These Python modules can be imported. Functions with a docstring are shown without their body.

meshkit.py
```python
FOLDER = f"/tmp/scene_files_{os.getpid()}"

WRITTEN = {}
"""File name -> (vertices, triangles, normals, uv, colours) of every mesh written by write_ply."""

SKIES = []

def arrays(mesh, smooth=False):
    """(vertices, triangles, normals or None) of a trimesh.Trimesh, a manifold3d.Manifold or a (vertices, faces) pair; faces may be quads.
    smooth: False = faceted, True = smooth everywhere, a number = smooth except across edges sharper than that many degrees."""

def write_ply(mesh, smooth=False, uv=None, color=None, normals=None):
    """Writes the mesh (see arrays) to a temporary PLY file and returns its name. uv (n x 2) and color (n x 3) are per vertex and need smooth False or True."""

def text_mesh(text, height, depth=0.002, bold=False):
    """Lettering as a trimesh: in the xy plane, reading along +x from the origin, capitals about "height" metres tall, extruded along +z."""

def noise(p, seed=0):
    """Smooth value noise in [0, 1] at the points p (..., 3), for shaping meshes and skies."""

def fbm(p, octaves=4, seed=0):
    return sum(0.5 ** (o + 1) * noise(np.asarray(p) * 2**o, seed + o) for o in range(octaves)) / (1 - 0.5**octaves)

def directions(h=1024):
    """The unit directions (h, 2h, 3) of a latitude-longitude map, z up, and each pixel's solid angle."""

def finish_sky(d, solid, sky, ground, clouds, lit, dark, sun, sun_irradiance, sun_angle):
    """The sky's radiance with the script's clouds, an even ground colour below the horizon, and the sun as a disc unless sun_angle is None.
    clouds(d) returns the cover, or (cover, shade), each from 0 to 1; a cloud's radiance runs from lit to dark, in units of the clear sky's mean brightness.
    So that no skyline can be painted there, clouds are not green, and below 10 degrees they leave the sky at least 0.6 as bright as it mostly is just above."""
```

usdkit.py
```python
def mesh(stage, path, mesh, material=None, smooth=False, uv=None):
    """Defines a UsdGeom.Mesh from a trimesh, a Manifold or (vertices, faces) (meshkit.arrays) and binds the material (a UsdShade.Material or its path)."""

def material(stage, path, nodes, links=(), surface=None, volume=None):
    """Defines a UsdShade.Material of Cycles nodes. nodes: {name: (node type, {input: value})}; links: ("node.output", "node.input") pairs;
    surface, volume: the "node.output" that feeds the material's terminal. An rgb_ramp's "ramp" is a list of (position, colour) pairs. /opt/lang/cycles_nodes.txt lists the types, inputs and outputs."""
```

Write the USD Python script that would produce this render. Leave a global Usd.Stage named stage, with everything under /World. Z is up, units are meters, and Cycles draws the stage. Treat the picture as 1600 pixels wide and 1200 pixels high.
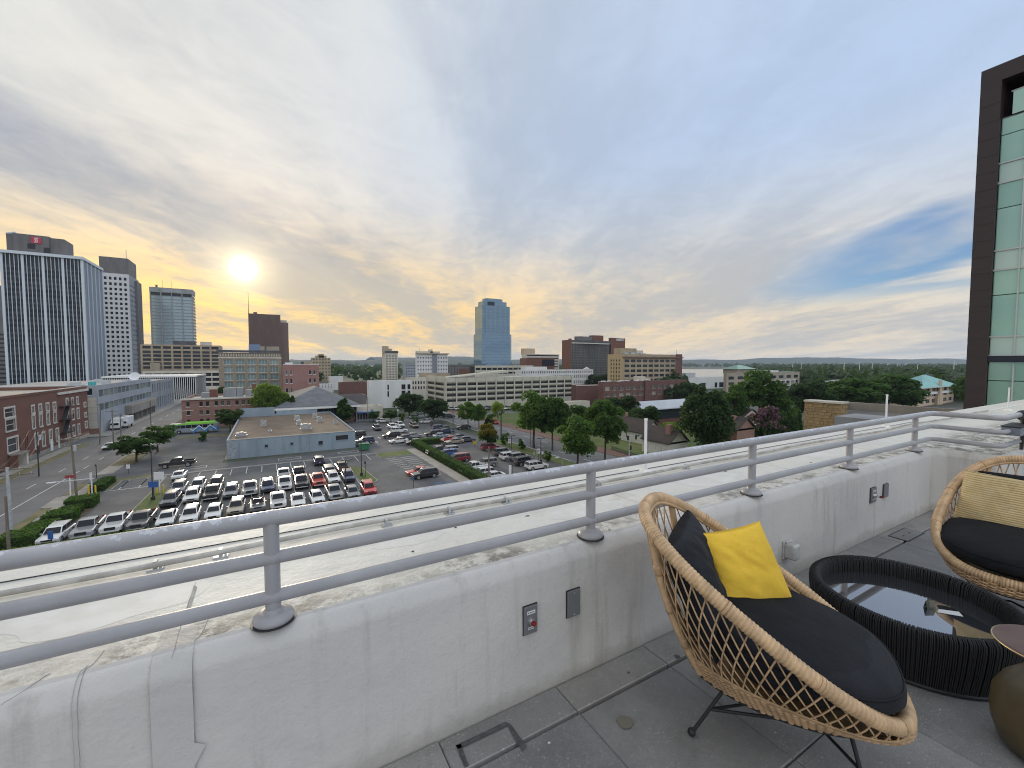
import math, random
import numpy as np, trimesh, usdkit, meshkit
import manifold3d as m3
from shapely.geometry import Polygon, box as sbox, Point
from shapely.ops import unary_union
from pxr import Usd, UsdGeom, UsdLux, UsdShade, Gf, Sdf, Vt

stage = Usd.Stage.CreateInMemory()
UsdGeom.SetStageUpAxis(stage, UsdGeom.Tokens.z)
UsdGeom.SetStageMetersPerUnit(stage, 1.0)
UsdGeom.Xform.Define(stage, '/World')
UsdGeom.Scope.Define(stage, '/World/Looks')

# ------------------------------------------------------------------ camera, sky, sun, exposure
# World: X runs along the parapet, Y straight out over the city (the street grid is parallel to both), z up.
FPX, EYE = 660.0, 20.5                       # focal length in 1600-wide pixels; eye height over the street
PITCH = math.atan(32 / FPX)
FH = np.array([.5, math.sqrt(3) / 2, 0]); RT = np.array([math.sqrt(3) / 2, -.5, 0])
FW = FH * math.cos(PITCH) - np.array([0, 0, math.sin(PITCH)]); UPV = np.cross(RT, FW)
cam = UsdGeom.Camera.Define(stage, '/World/camera')
cam.CreateHorizontalApertureAttr(36.0); cam.CreateVerticalApertureAttr(27.0)
cam.CreateFocalLengthAttr(36.0 * FPX / 1600); cam.CreateClippingRangeAttr(Gf.Vec2f(0.05, 30000))
cam.CreateExposureAttr(0.24)
cm = Gf.Matrix4d(1.0)
for i, v in enumerate((RT, UPV, -FW)): cm.SetRow(i, Gf.Vec4d(*map(float, v), 0))
cm.SetRow(3, Gf.Vec4d(0, 0, EYE, 1))
cam.AddTransformOp().Set(cm)

def ray(px, py): return FW + RT * (px - 800) / FPX - UPV * (py - 600) / FPX
def G(px, py, z=0.0):
    """World point at height z on the line of sight of a photo pixel."""
    r = ray(px, py); q = r * (z - EYE) / r[2]; return np.array([q[0], q[1], z])
def P(px, py, d): return ray(px, py) * d + np.array([0, 0, EYE])

SUN = ray(380, 420); SUN /= np.linalg.norm(SUN)
SUN_EL, SUN_ROT = math.asin(SUN[2]), math.atan2(SUN[0], SUN[1])
sun = UsdLux.DistantLight.Define(stage, '/World/sun')
sun.CreateIntensityAttr(0.40); sun.CreateAngleAttr(12.0); sun.CreateColorAttr(Gf.Vec3f(1.0, 0.86, 0.66)); sun.CreateNormalizeAttr(True)
zq = SUN; xq = np.cross([0, 0, 1], zq); xq /= np.linalg.norm(xq); yq = np.cross(zq, xq)
sm = Gf.Matrix4d(1.0)
for i, v in enumerate((xq, yq, zq)): sm.SetRow(i, Gf.Vec4d(*map(float, v), 0))
sun.AddTransformOp().Set(sm)

class Ref:
    def __init__(s, g, n): s.g, s.n = g, n
    def _m(s, t, a, b=None): return s.g.math(t, a, b)
    def __add__(s, o): return s._m('add', s, o)
    __radd__ = __add__
    def __sub__(s, o): return s._m('subtract', s, o)
    def __rsub__(s, o): return s._m('subtract', o, s)
    def __mul__(s, o): return s._m('multiply', s, o)
    __rmul__ = __mul__
    def __rtruediv__(s, o): return s._m('divide', o, s)
    def __truediv__(s, o): return s._m('divide', s, o)
    def __pow__(s, o): return s._m('power', s, o)
class Graph:
    def __init__(s): s.nodes, s.links, s.k = {}, [], 0
    def node(s, kind, out, **inp):
        s.k += 1; nm = f'n{s.k}'; fixed = {}
        for a, b in inp.items():
            if isinstance(b, Ref): s.links.append((b.n, f'{nm}.{a}'))
            else: fixed[a] = b
        s.nodes[nm] = (kind, fixed)
        return Ref(s, f'{nm}.{out}')
    def also(s, ref, out): return Ref(s, ref.n.split('.')[0] + '.' + out)
    def math(s, t, a, b=None):
        d = {'math_type': t, 'value1': a}
        if b is not None: d['value2'] = b
        return s.node('math', 'value', **d)
    def vec(s, x, y, z): return s.node('combine_xyz', 'vector', x=x, y=y, z=z)
    def noise(s, v, scale, detail=4, rough=.5, dist=0, out='fac', **k): return s.node('noise_texture', out, vector=v, scale=scale, detail=detail, roughness=rough, distortion=dist, **k)
    def step(s, x, a, b, lo=0., hi=1.): return s.node('map_range', 'result', range_type='smoothstep', value=x, from_min=a, from_max=b, to_min=lo, to_max=hi, clamp=True)
    def lin(s, x, a, b, lo=0., hi=1.): return s.node('map_range', 'result', range_type='linear', value=x, from_min=a, from_max=b, to_min=lo, to_max=hi, clamp=True)
    def mix(s, f, a, b, mode='mix'): return s.node('mix', 'color', mix_type=mode, fac=f, color1=a, color2=b)
    def ramp(s, f, stops, interp=True): return s.node('rgb_ramp', 'color', fac=f, ramp=stops, interpolate=interp)
    def done(s, path, surface=None, volume=None): return usdkit.material(stage, path, s.nodes, s.links, surface=surface.n if surface else None, volume=volume.n if volume else None)

def make_sky():
    g = Graph(); S = 0.10
    d = g.node('texture_coordinate', 'generated')
    d = g.node('vector_math', 'vector', math_type='normalize', vector1=d)
    x = g.node('separate_xyz', 'x', vector=d); y, z = g.also(x, 'y'), g.also(x, 'z')
    clear = g.node('sky_texture', 'color', sky_type='single_scattering', sun_disc=False, sun_elevation=SUN_EL, sun_rotation=SUN_ROT, altitude=100.0, air_density=1.0, aerosol_density=1.2, ozone_density=2.0)
    up = g.math('maximum', z, 0.0)
    k = 1.0 / (up + 0.10)
    # cloud sheet overhead: streaks run along the line of sight over the town
    a, b = FH[0], FH[1]
    u = (x * RT[0] + y * RT[1]) * k; v = (x * a + y * b) * k
    w1 = g.noise(g.vec(u * .55, v * .30, 0.0), 1.0, 3, .5)
    uw = u + (w1 - .5) * .8; vw = v + (w1 - .5) * .9
    big = g.noise(g.vec(uw * .62, vw * .20, 3.1), 1.0, 6, .53)
    mid = g.noise(g.vec(uw * 1.7, vw * .55, 7.7), 1.0, 8, .56, .25)
    fine = g.noise(g.vec(uw * 6.0, vw * 4.6, 1.7), 1.0, 6, .64, .5)
    dens = big * .47 + mid * .35 + fine * .18
    sn = g.noise(g.vec(uw * .95, vw * .42, 20.5), 1.0, 8, .60, .3)
    # sun frame
    sl = math.hypot(SUN[0], SUN[1]); sx, sy = SUN[0] / sl, SUN[1] / sl
    fwd = x * sx + y * sy; side = x * sy - y * sx
    q = (side * side) * (1 / .70 ** 2) + ((z - .075) * (z - .075)) * (1 / .150 ** 2)
    glow = g.math('exponent', q * -1.0) * g.step(fwd, 0.0, .35)
    q2 = (side * side) * (1 / .95 ** 2) + ((z - .02) * (z - .02)) * (1 / .16 ** 2)
    low = g.math('exponent', q2 * -1.0) * g.step(fwd, -.3, .5)
    mu = x * SUN[0] + y * SUN[1] + z * SUN[2]
    near = g.math('exponent', (mu - 1.0) * 700.0)
    halo = g.math('exponent', (mu - 1.0) * 26.0)
    disc = g.math('exponent', (mu - 1.0) * 7000.0)
    # colours (radiance)
    thin = g.step(dens, .39, .585)                       # 0 thin, 1 thick
    grey = g.mix(thin, (.635, .64, .62), (.425, .45, .485))
    bluish = g.mix(thin, (.42, .53, .72), (.37, .46, .61))
    right = g.step(side + (w1 - .5) * .5, -.15, .85)
    grey = g.mix(right * g.step(z, .14, .46), grey, bluish)
    warm = g.mix(g.step(dens, .41, .56), (1.04, .66, .17), (.52, .46, .35))
    pale = g.mix(thin, (.88, .635, .35), (.53, .475, .42))
    c = g.mix(low * .8, grey, pale)
    c = g.mix(glow * .95, c, warm)
    c = g.mix(g.step(sn, .46, .60) * g.step(z, .12, .24) * g.step(z, .58, .42) * g.step(u, -.25, -1.1) * .55, c, g.mix(1.0, c, (.60, .66, .78), 'multiply'))
    c = g.mix(1.0, c, g.mix(z, (.97, .97, .97), (1.12, 1.12, 1.12)), 'multiply')
    hole = g.noise(g.vec(uw * .75, vw * .32, 11.3), 1.0, 5, .55, .3)
    gap = g.step(side, .84, .955) * g.step(hole, .56, .42) * g.step(z, .40, .27) * g.step(z, .09, .15)
    cover = 1.0 - gap * .85
    cover = cover * (1.0 - g.step(dens, .40, .33) * g.step(glow + low * .6, .35, .0) * .35)
    clear = g.mix(1.0, clear, (.075, .112, .160), 'multiply')
    col = g.mix(cover, clear, c)
    col = g.node('mix', 'color', mix_type='add', fac=halo * (.58 - thin * .35), color1=col, color2=(.42, .27, .10))
    col = g.node('mix', 'color', mix_type='add', fac=near * .42, color1=col, color2=(1.2, .95, .5))
    col = g.node('mix', 'color', mix_type='add', fac=disc, color1=col, color2=(2.6, 2.2, 1.4))
    col = g.mix(g.step(z, -.02, 0.0), (.10, .11, .11), col)
    bg = g.node('background_shader', 'background', color=g.mix(1.0, col, (1 / S,) * 3, 'multiply'), strength=S)
    return g.done('/World/Looks/sky', surface=bg)
dome = UsdLux.DomeLight.Define(stage, '/World/sky')
dome.CreateIntensityAttr(1.0)
UsdShade.MaterialBindingAPI.Apply(dome.GetPrim()).Bind(make_sky())
dome.GetPrim().SetCustomDataByKey('kind', 'structure')
# ------------------------------------------------------------------ helpers
rng = np.random.default_rng(7); random.seed(7)
used_names = {}
def numbered(parent, name):
    k = (str(parent), name); n = used_names.get(k, 0); used_names[k] = n + 1
    return f'{parent}/{name}' if n == 0 else f'{parent}/{name}_{n:03d}'
def say(prim, label=None, cat=None, group=None, kind=None):
    for k, v in (('label', label), ('category', cat), ('group', group), ('kind', kind)):
        if v: prim.SetCustomDataByKey(k, v)
    return prim
def path_of(p): return '/World' if p is None else (p if isinstance(p, str) else str(p.GetPath()))
def thing(name, label, cat, loc=(0, 0, 0), rot=0.0, group=None, scale=None, kind=None):
    x = UsdGeom.Xform.Define(stage, numbered('/World', name))
    x.AddTranslateOp().Set(Gf.Vec3d(*map(float, loc)))
    if rot: x.AddRotateZOp().Set(float(rot))
    if scale is not None: x.AddScaleOp().Set(Gf.Vec3f(*map(float, np.broadcast_to(scale, 3))))
    return say(x.GetPrim(), label, cat, group, kind)
def put(parent, name, mesh, m, smooth=False, label=None, cat=None, group=None, kind=None):
    """One Mesh prim under parent (or /World)."""
    pr = usdkit.mesh(stage, numbered(path_of(parent), name), mesh, m, smooth).GetPrim()
    return say(pr, label, cat, group, kind)
def again(proto, label, loc, rot=0.0, scale=None, group=None, name=None, cat=None, paint=None):
    """A copy of a finished thing under the next number."""
    x = UsdGeom.Xform.Define(stage, numbered('/World', name or proto.GetName().rsplit('_0', 1)[0]))
    pr = x.GetPrim(); pr.GetReferences().AddInternalReference(proto.GetPath()); pr.SetInstanceable(True)
    x.ClearXformOpOrder()
    x.AddTranslateOp(opSuffix='at').Set(Gf.Vec3d(*map(float, loc)))
    if rot: x.AddRotateZOp(opSuffix='at').Set(float(rot))
    if scale is not None: x.AddScaleOp(opSuffix='at').Set(Gf.Vec3f(*map(float, np.broadcast_to(scale, 3))))
    return say(pr, label, cat, group)

QB = np.array([[0, 2, 1], [0, 3, 2], [4, 5, 6], [4, 6, 7], [0, 1, 5], [0, 5, 4], [1, 2, 6], [1, 6, 5], [2, 3, 7], [2, 7, 6], [3, 0, 4], [3, 4, 7]])
class MB:
    """Collects pieces of ONE part."""
    def __init__(s): s.v, s.f, s.n = [], [], 0
    def raw(s, v, f):
        v = np.asarray(v, float); f = np.asarray(f, int)
        if f.shape[1] == 4: f = np.vstack([f[:, [0, 1, 2]], f[:, [0, 2, 3]]])
        s.v.append(v); s.f.append(f + s.n); s.n += len(v); return s
    def add(s, m):
        v, f, _ = meshkit.arrays(m); return s.raw(v, f)
    def box(s, x0, x1, y0, y1, z0, z1):
        return s.raw([(x0, y0, z0), (x1, y0, z0), (x1, y1, z0), (x0, y1, z0), (x0, y0, z1), (x1, y0, z1), (x1, y1, z1), (x0, y1, z1)], QB)
    def obox(s, O, t, n, a0, a1, d0, d1, z0, z1):
        """Box in a face's frame: a along t, d outward along n."""
        O, t, n = map(np.asarray, (O, t, n)); zz = np.array([0, 0, 1.0])
        q = [O + t * a + n * d + zz * z for z in (z0, z1) for a, d in ((a0, d0), (a1, d0), (a1, d1), (a0, d1))]
        f = QB if np.dot(np.cross(t, n), zz) > 0 else QB[:, ::-1]
        return s.raw(q, f)
    def tube(s, pts, r, n=8, cap=True):
        v, f = tube(pts, r, n, cap); return s.raw(v, f)
    def cyl(s, x, y, z0, z1, r0, r1=None, n=16):
        return s.tube([(x, y, z0), (x, y, z1)], [r0, r0 if r1 is None else r1], n)
    def mesh(s): return trimesh.Trimesh(np.vstack(s.v), np.vstack(s.f), process=False)
    def put(s, parent, name, m, smooth=False, **k): return put(parent, name, s.mesh(), m, smooth, **k) if s.n else None
def tube(pts, r, n=8, cap=True, closed=False, up=None):
    p = np.asarray(pts, float); r = np.broadcast_to(np.asarray(r, float), len(p))
    t = np.gradient(p, axis=0) if not closed else np.roll(p, -1, 0) - np.roll(p, 1, 0)
    t /= np.maximum(np.linalg.norm(t, axis=1, keepdims=True), 1e-12)
    u = np.zeros_like(p); ref = np.array([0, 0, 1.0]) if up is None else np.asarray(up, float)
    if abs(t[0] @ ref) > .9: ref = np.array([1.0, 0, 0])
    a = ref - t[0] * (ref @ t[0]); a /= np.linalg.norm(a)
    for i in range(len(p)):
        a = a - t[i] * (a @ t[i]); a /= max(np.linalg.norm(a), 1e-12); u[i] = a
    w = np.cross(t, u); ang = np.linspace(0, 2 * np.pi, n, endpoint=False)
    v = p[:, None] + r[:, None, None] * (np.cos(ang)[None, :, None] * u[:, None] + np.sin(ang)[None, :, None] * w[:, None])
    m = len(p); V = v.reshape(-1, 3); F = []
    i = np.arange(m if closed else m - 1)[:, None]; j = np.arange(n)[None]
    i2 = (i + 1) % m; j2 = (j + 1) % n
    F = np.stack([i * n + j, i * n + j2, i2 * n + j2, i2 * n + j], -1).reshape(-1, 4)
    F = np.vstack([F[:, [0, 1, 2]], F[:, [0, 2, 3]]])
    if cap and not closed:
        V = np.vstack([V, p[:1], p[-1:]]); c0, c1 = len(V) - 2, len(V) - 1
        jj = np.arange(n); e = np.stack([np.full(n, c0), (jj + 1) % n, jj], -1); k = (m - 1) * n
        e2 = np.stack([np.full(n, c1), k + jj, k + (jj + 1) % n], -1); F = np.vstack([F, e, e2])
    return V, F
def rounded(x, y, z, r, n=12):
    """A box of full size x, y, z with rounded edges (Manifold hull of spheres), centred."""
    r = min(r, x / 2.001, y / 2.001, z / 2.001)
    s = m3.Manifold.sphere(r, n)
    return m3.Manifold.batch_hull([s.translate((a * (x / 2 - r), b * (y / 2 - r), c * (z / 2 - r))) for a in (-1, 1) for b in (-1, 1) for c in (-1, 1)])
def man(mesh): return m3.Manifold(m3.Mesh(np.asarray(mesh.vertices, np.float32), np.asarray(mesh.faces, np.uint32)))
def tri(m):
    q = m.to_mesh(); return trimesh.Trimesh(q.vert_properties[:, :3], q.tri_verts, process=False)
def sheet(poly, z, h=None):
    """A flat polygon at height z (or a slab of thickness h ending at z)."""
    if hasattr(poly, 'geoms'):
        return trimesh.util.concatenate([sheet(q, z, h) for q in poly.geoms])
    if h:
        m = trimesh.creation.extrude_polygon(poly, h, engine='earcut'); m.apply_translation((0, 0, z - h)); return m
    v, f = trimesh.creation.triangulate_polygon(poly, engine='earcut')
    m = trimesh.Trimesh(np.column_stack([v, np.full(len(v), z)]), f, process=False)
    if len(m.faces) and m.face_normals[:, 2].mean() < 0: m.invert()
    return m
def rect(x0, x1, y0, y1): return Polygon([(x0, y0), (x1, y0), (x1, y1), (x0, y1)])

# ------------------------------------------------------------------ materials
mats = {}
def mat(name, base, rough=.7, var=.0, scale=1.0, bump=0.0, bscale=None, metallic=0.0, coat=0.0, spec=.5, second=None, space='world', detail=5, stretch=None, rnd=0.0, thresh=None):
    """Plain surface: base colour, blotches of a second tone (var), fine relief (bump, metres)."""
    if name in mats: return mats[name]
    g = Graph(); b = np.array(base, float)
    pos = g.node('geometry', 'position') if space == 'world' else g.node('texture_coordinate', 'object')
    if stretch: pos = g.node('mapping', 'vector', mapping_type='point', vector=pos, scale=stretch)
    col = tuple(b); kw = {}
    if var or second is not None:
        n = g.noise(pos, scale, detail, .6)
        lo, hi = thresh or (.35, .65)
        sec = tuple(np.array(second, float)) if second is not None else tuple(b * (1 - var))
        top = tuple(b) if second is not None else tuple(np.minimum(b * (1 + var * .6), 1))
        col = g.mix(g.step(n, lo, hi), top, sec)
    if rnd:
        o = g.node('object_info', 'random')
        col = g.mix(1.0, col, g.mix(o, (1 - rnd,) * 3, (1 + rnd,) * 3), 'multiply')
    kw['base_color'] = col
    if bump:
        n2 = g.noise(pos, bscale or scale * 6, 4, .6)
        kw['normal'] = g.node('bump', 'normal', height=n2, distance=bump, strength=1.0)
    s = g.node('principled_bsdf', 'BSDF', roughness=rough, metallic=metallic, coat_weight=coat, coat_roughness=.05, specular_ior_level=spec, **kw)
    mats[name] = g.done('/World/Looks/' + name, surface=s); return mats[name]
def brickmat(name, c1, c2, mortar, scale=1.0, rough=.85, axis=None):
    if name in mats: return mats[name]
    g = Graph(); p = g.node('geometry', 'position'); x = g.node('separate_xyz', 'x', vector=p); y, z = g.also(x, 'y'), g.also(x, 'z')
    br = g.node('brick_texture', 'color', vector=g.vec((x + y), z, 0.0), color1=c1, color2=c2, mortar=mortar, scale=1.0, mortar_size=.012, mortar_smooth=.3, brick_width=.42 * scale, row_height=.14 * scale)
    n = g.noise(p, .35, 5, .6); n2 = g.noise(g.vec(x * 2.0, y * 2.0, z * .25), 1.0, 4, .6)
    br = g.mix(g.step(n, .35, .7) * .35, br, tuple(np.array(c1) * .62))
    br = g.mix(g.step(n2, .52, .75) * .3, br, tuple(np.array(mortar) * .8))
    s = g.node('principled_bsdf', 'BSDF', base_color=br, roughness=rough)
    mats[name] = g.done('/World/Looks/' + name, surface=s); return mats[name]
def glassmat(name, tint=(.02, .025, .03), rough=.06, second=None, spec=.6, metal=0.0, warp=.0, wscale=.4, rnd=True):
    """Opaque-looking window glass seen from outside by day: dark room behind a reflecting pane; some panes have blinds."""
    if name in mats: return mats[name]
    g = Graph(); o = g.node('object_info', 'random'); isl = g.node('geometry', 'random_per_island')
    r = g.math('fract' if False else 'fraction', o * 7.31 + isl * 3.17)
    col = g.mix(g.step(r, .62, .70), tint, second if second is not None else tuple(np.array(tint) * 2.2)) if rnd else tint
    kw = {}
    if warp:
        n = g.noise(g.node('geometry', 'position'), wscale, 2, .5); kw['normal'] = g.node('bump', 'normal', height=n, distance=warp, strength=1.0)
    s = g.node('principled_bsdf', 'BSDF', base_color=col, roughness=rough, specular_ior_level=spec, metallic=metal, **kw)
    mats[name] = g.done('/World/Looks/' + name, surface=s); return mats[name]

M = {}
M['asphalt'] = mat('asphalt', (.158, .159, .162), .9, second=(.112, .113, .116), scale=.22, bump=.004, bscale=14, detail=8)
M['road'] = mat('road_asphalt', (.185, .187, .192), .9, second=(.145, .147, .152), scale=.16, bump=.004, bscale=14, detail=8)
M['concrete'] = mat('concrete', (.42, .395, .355), .9, second=(.31, .295, .265), scale=.5, bump=.002, bscale=20, detail=8)
M['kerb'] = mat('kerb_concrete', (.40, .385, .355), .9, second=(.29, .28, .26), scale=.8)
M['grass'] = mat('grass', (.085, .135, .030), .95, second=(.15, .165, .05), scale=.35, bump=.03, bscale=8, detail=8)
M['drygrass'] = mat('dry_grass', (.14, .145, .055), .95, second=(.24, .205, .115), scale=.4, bump=.03, bscale=8, detail=8)
M['paint'] = mat('road_paint', (.68, .68, .66), .8, second=(.36, .36, .36), scale=2.2, thresh=(.52, .72))
M['yellow'] = mat('yellow_paint', (.62, .44, .04), .6)
M['brickpave'] = mat('brick_paving', (.24, .135, .10), .9, second=(.17, .10, .08), scale=1.2)
M['earth'] = mat('earth_mulch', (.20, .14, .09), .95, second=(.13, .09, .06), scale=.8)
M['steel'] = mat('dark_steel', (.045, .045, .05), .5, metallic=.3)
M['whitemetal'] = mat('white_metal', (.70, .71, .72), .5)
M['galv'] = mat('galvanised_steel', (.46, .48, .50), .45, metallic=.4, var=.15, scale=3)
M['wood'] = mat('weathered_wood', (.20, .165, .13), .9, second=(.12, .10, .08), scale=1.6, stretch=(6, 6, .5))
M['black'] = mat('black_plastic', (.02, .02, .022), .55)
M['tyre'] = mat('tyre_rubber', (.018, .018, .019), .9)
M['glass'] = glassmat('car_glass', (.010, .012, .016), .05, rnd=False, spec=.32)
M['window'] = glassmat('window_glass', (.018, .022, .026), .07, second=(.10, .105, .10))
M['teal'] = glassmat('teal_glass', (.13, .20, .20), .10, second=(.20, .27, .26), spec=.8)
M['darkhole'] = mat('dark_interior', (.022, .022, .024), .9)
# ------------------------------------------------------------------ the ground, roads, lots
def structure(name, mesh, m, smooth=False): return put(None, name, mesh, m, smooth, kind='structure')
def groundmat():
    g = Graph(); p = g.node('geometry', 'position')
    n = g.noise(p, .012, 6, .6); n2 = g.noise(p, .08, 6, .6)
    c = g.mix(g.step(n, .42, .60), (.055, .075, .030), (.15, .145, .135))
    c = g.mix(g.step(n2, .5, .7) * .6, c, (.085, .087, .09))
    return g.done('/World/Looks/town_ground', surface=g.node('principled_bsdf', 'BSDF', base_color=c, roughness=.95))
structure('ground', sheet(rect(-6500, 9000, -1500, 9000), 0.0), groundmat())
Z1, Z2, Z3, Z4 = .02, .04, .06, .08
structure('main_road', sheet(rect(-39.3, -28.0, 20, 700), Z2), M['road'])
structure('cross_road', sheet(rect(-300, 90, 147.5, 158.5), Z1), M['road'])
# car park by the hotel, and the drive in front of the blue building
lot = rect(-24.2, 29.6, 58, 98.0).union(rect(-27.9, 60, 98.0, 104.2)).union(rect(-25.5, -8.6, 104.0, 146)).union(rect(-25.0, -18, 88, 99))
structure('parking_lot', sheet(lot, Z3), M['asphalt'])
far_lot = Polygon([(18.5, 104.3), (31.5, 104.3), (31.5, 55), (52.0, 55), (50.4, 80), (50.2, 98), (50, 146), (18.5, 146)])
structure('far_parking_lot', sheet(far_lot, Z3 + .005), M['asphalt'])
structure('side_street', sheet(rect(54.2, 66.0, 30, 420), Z2 + .006), M['road'])
structure('brick_pavement', sheet(rect(66.0, 70.0, 30, 250), .14, .14), M['brickpave'])
# pavements
def slab(name, poly, m, h=.12): return structure(name, sheet(poly, h, h + .3), m)
slab('sidewalk', rect(-27.9, -25.2, 30, 97.0).difference(rect(-28.2, -24.9, 84.2, 89.6)), M['concrete'])
structure('driveway_apron', sheet(rect(-28.4, -24.0, 84.2, 89.6), Z4 + .01), M['concrete'])
slab('sidewalk', rect(-27.9, -25.4, 104.4, 146.0), M['concrete'])
slab('sidewalk', rect(-43.5, -39.4, 60, 146.5), M['concrete'])
slab('sidewalk', rect(-47.0, -39.4, 160, 420), M['concrete'])
slab('sidewalk', rect(-10, 48, 158.6, 162.0), M['concrete'])
slab('sidewalk', rect(28.1, 30.2, 55, 99.0), M['concrete'])
# kerbs of the planted islands and their turf
def island(poly, turf, name='turf_island'):
    k = poly.difference(poly.buffer(-.18))
    structure('kerb', sheet(k, .16, .3), M['kerb'])
    put(None, name, sheet(poly.buffer(-.17), .19, .3), turf, kind='stuff')
island(Polygon([(-16.9, 75.0), (-16.6, 86.5), (-14.2, 86.8), (-14.0, 75.0), (-14.4, 73.8), (-15.4, 73.3), (-16.4, 73.9)]), M['grass'])
island(Polygon([(13.3, 75.0), (13.2, 86.5), (15.5, 86.5), (16.2, 75.0), (15.6, 74.0), (14.6, 73.8), (13.7, 74.2)]), M['grass'])
island(rect(20.5, 28.0, 92.5, 97.4), M['grass'])
island(rect(23.5, 28.0, 57, 63.5), M['grass'])
island(rect(-24.0, -17.5, 97.0, 99.2), M['drygrass'])
island(rect(-24.8, -22.4, 91.0, 97.0), M['drygrass'])
structure('kerb', MB().box(-17.4, 20.3, 97.6, 98.3, -.1, .16).mesh(), M['kerb'])
put(None, 'verge', sheet(rect(-28.0, -26.9, 55, 83.5), .15, .2), M['drygrass'], kind='stuff')
put(None, 'verge', sheet(rect(-28.0, -26.8, 90.2, 97.5), .15, .2), M['drygrass'], kind='stuff')
put(None, 'verge', sheet(rect(-41.2, -39.45, 100, 146), .15, .2), M['drygrass'], kind='stuff')
put(None, 'verge', sheet(rect(-27.6, -24.2, 112, 124), .16, .2), M['drygrass'], kind='stuff')
put(None, 'verge', sheet(rect(-24.1, -21.9, 55, 83.8), .12, .2), M['earth'], kind='stuff')
put(None, 'verge', sheet(rect(-22, -9, 143.5, 147.3), .12, .2), M['drygrass'], kind='stuff')
# lawn of the little park by the second street
put(None, 'park_lawn', sheet(Polygon([(50.2, 98), (50.6, 80), (51.2, 64), (54.0, 64), (54.0, 99)]), .14, .2), M['grass'], kind='stuff')
structure('brick_pavement', sheet(Polygon([(52.3, 55), (54.1, 55), (54.1, 64.0), (51.1, 64.0)]), .13, .2), M['brickpave'])
put(None, 'garden_lawn', sheet(rect(70.2, 150, 40, 150), .10, .2), M['grass'], kind='stuff')
# painted lines
def line(x0, x1, y0, y1, z=Z4): return MB().box(x0, x1, y0, y1, z - .05, z).mesh()
stalls = MB(); lp = rect(0, 0.001, 0, 0.001)
marks = thing('lane_marking', None, None, kind='structure')
for x in np.arange(-24.0, 29.0, 2.5):
    if -22 < x < 20: put(marks, 'stall_line', line(x - .06, x + .06, 92.0, 97.4), M['paint'])
    if -22 < x < 15: put(marks, 'stall_line', line(x - .06, x + .06, 65.6, 71.0), M['paint'])
for k in range(12):
    x = -13.95 + 2.46 * k
    if x < 14: put(marks, 'stall_line', line(x - .06, x + .06, 74.6, 86.8), M['paint'])
for x in (-24.0, -21.5, -19): put(marks, 'stall_line', line(x - .06, x + .06, 90.5, 96.5), M['paint'])
put(marks, 'stall_line', line(-25, -17.2, 90.3, 90.45), M['paint'])
for k in range(11):
    y = 91.2 - k * 1.75
    put(marks, 'hatch_line', line(21.5 + .12 * k, 23.6 + .1 * k, y, y + .14), M['paint']); put(marks, 'hatch_line', line(24.6, 27.2, y - .3, y - .16), M['paint'])
for (x, y) in ((-13.2, 101.3), (3.6, 100.9), (15.6, 101.5)):
    for b in ((x - 2.2, x + 2.2, y, y + .12), (x - 2.2, x + 2.2, y + 2.0, y + 2.12), (x - 2.2, x - 2.08, y, y + 2.1), (x + 2.08, x + 2.2, y, y + 2.1)): put(marks, 'bay_line', line(*b), M['paint'])
for y in np.arange(62, 150, 12.2): put(marks, 'dash', line(-34.7, -34.56, y, y + 3.2, Z3 + .01), M['paint'])
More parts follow.
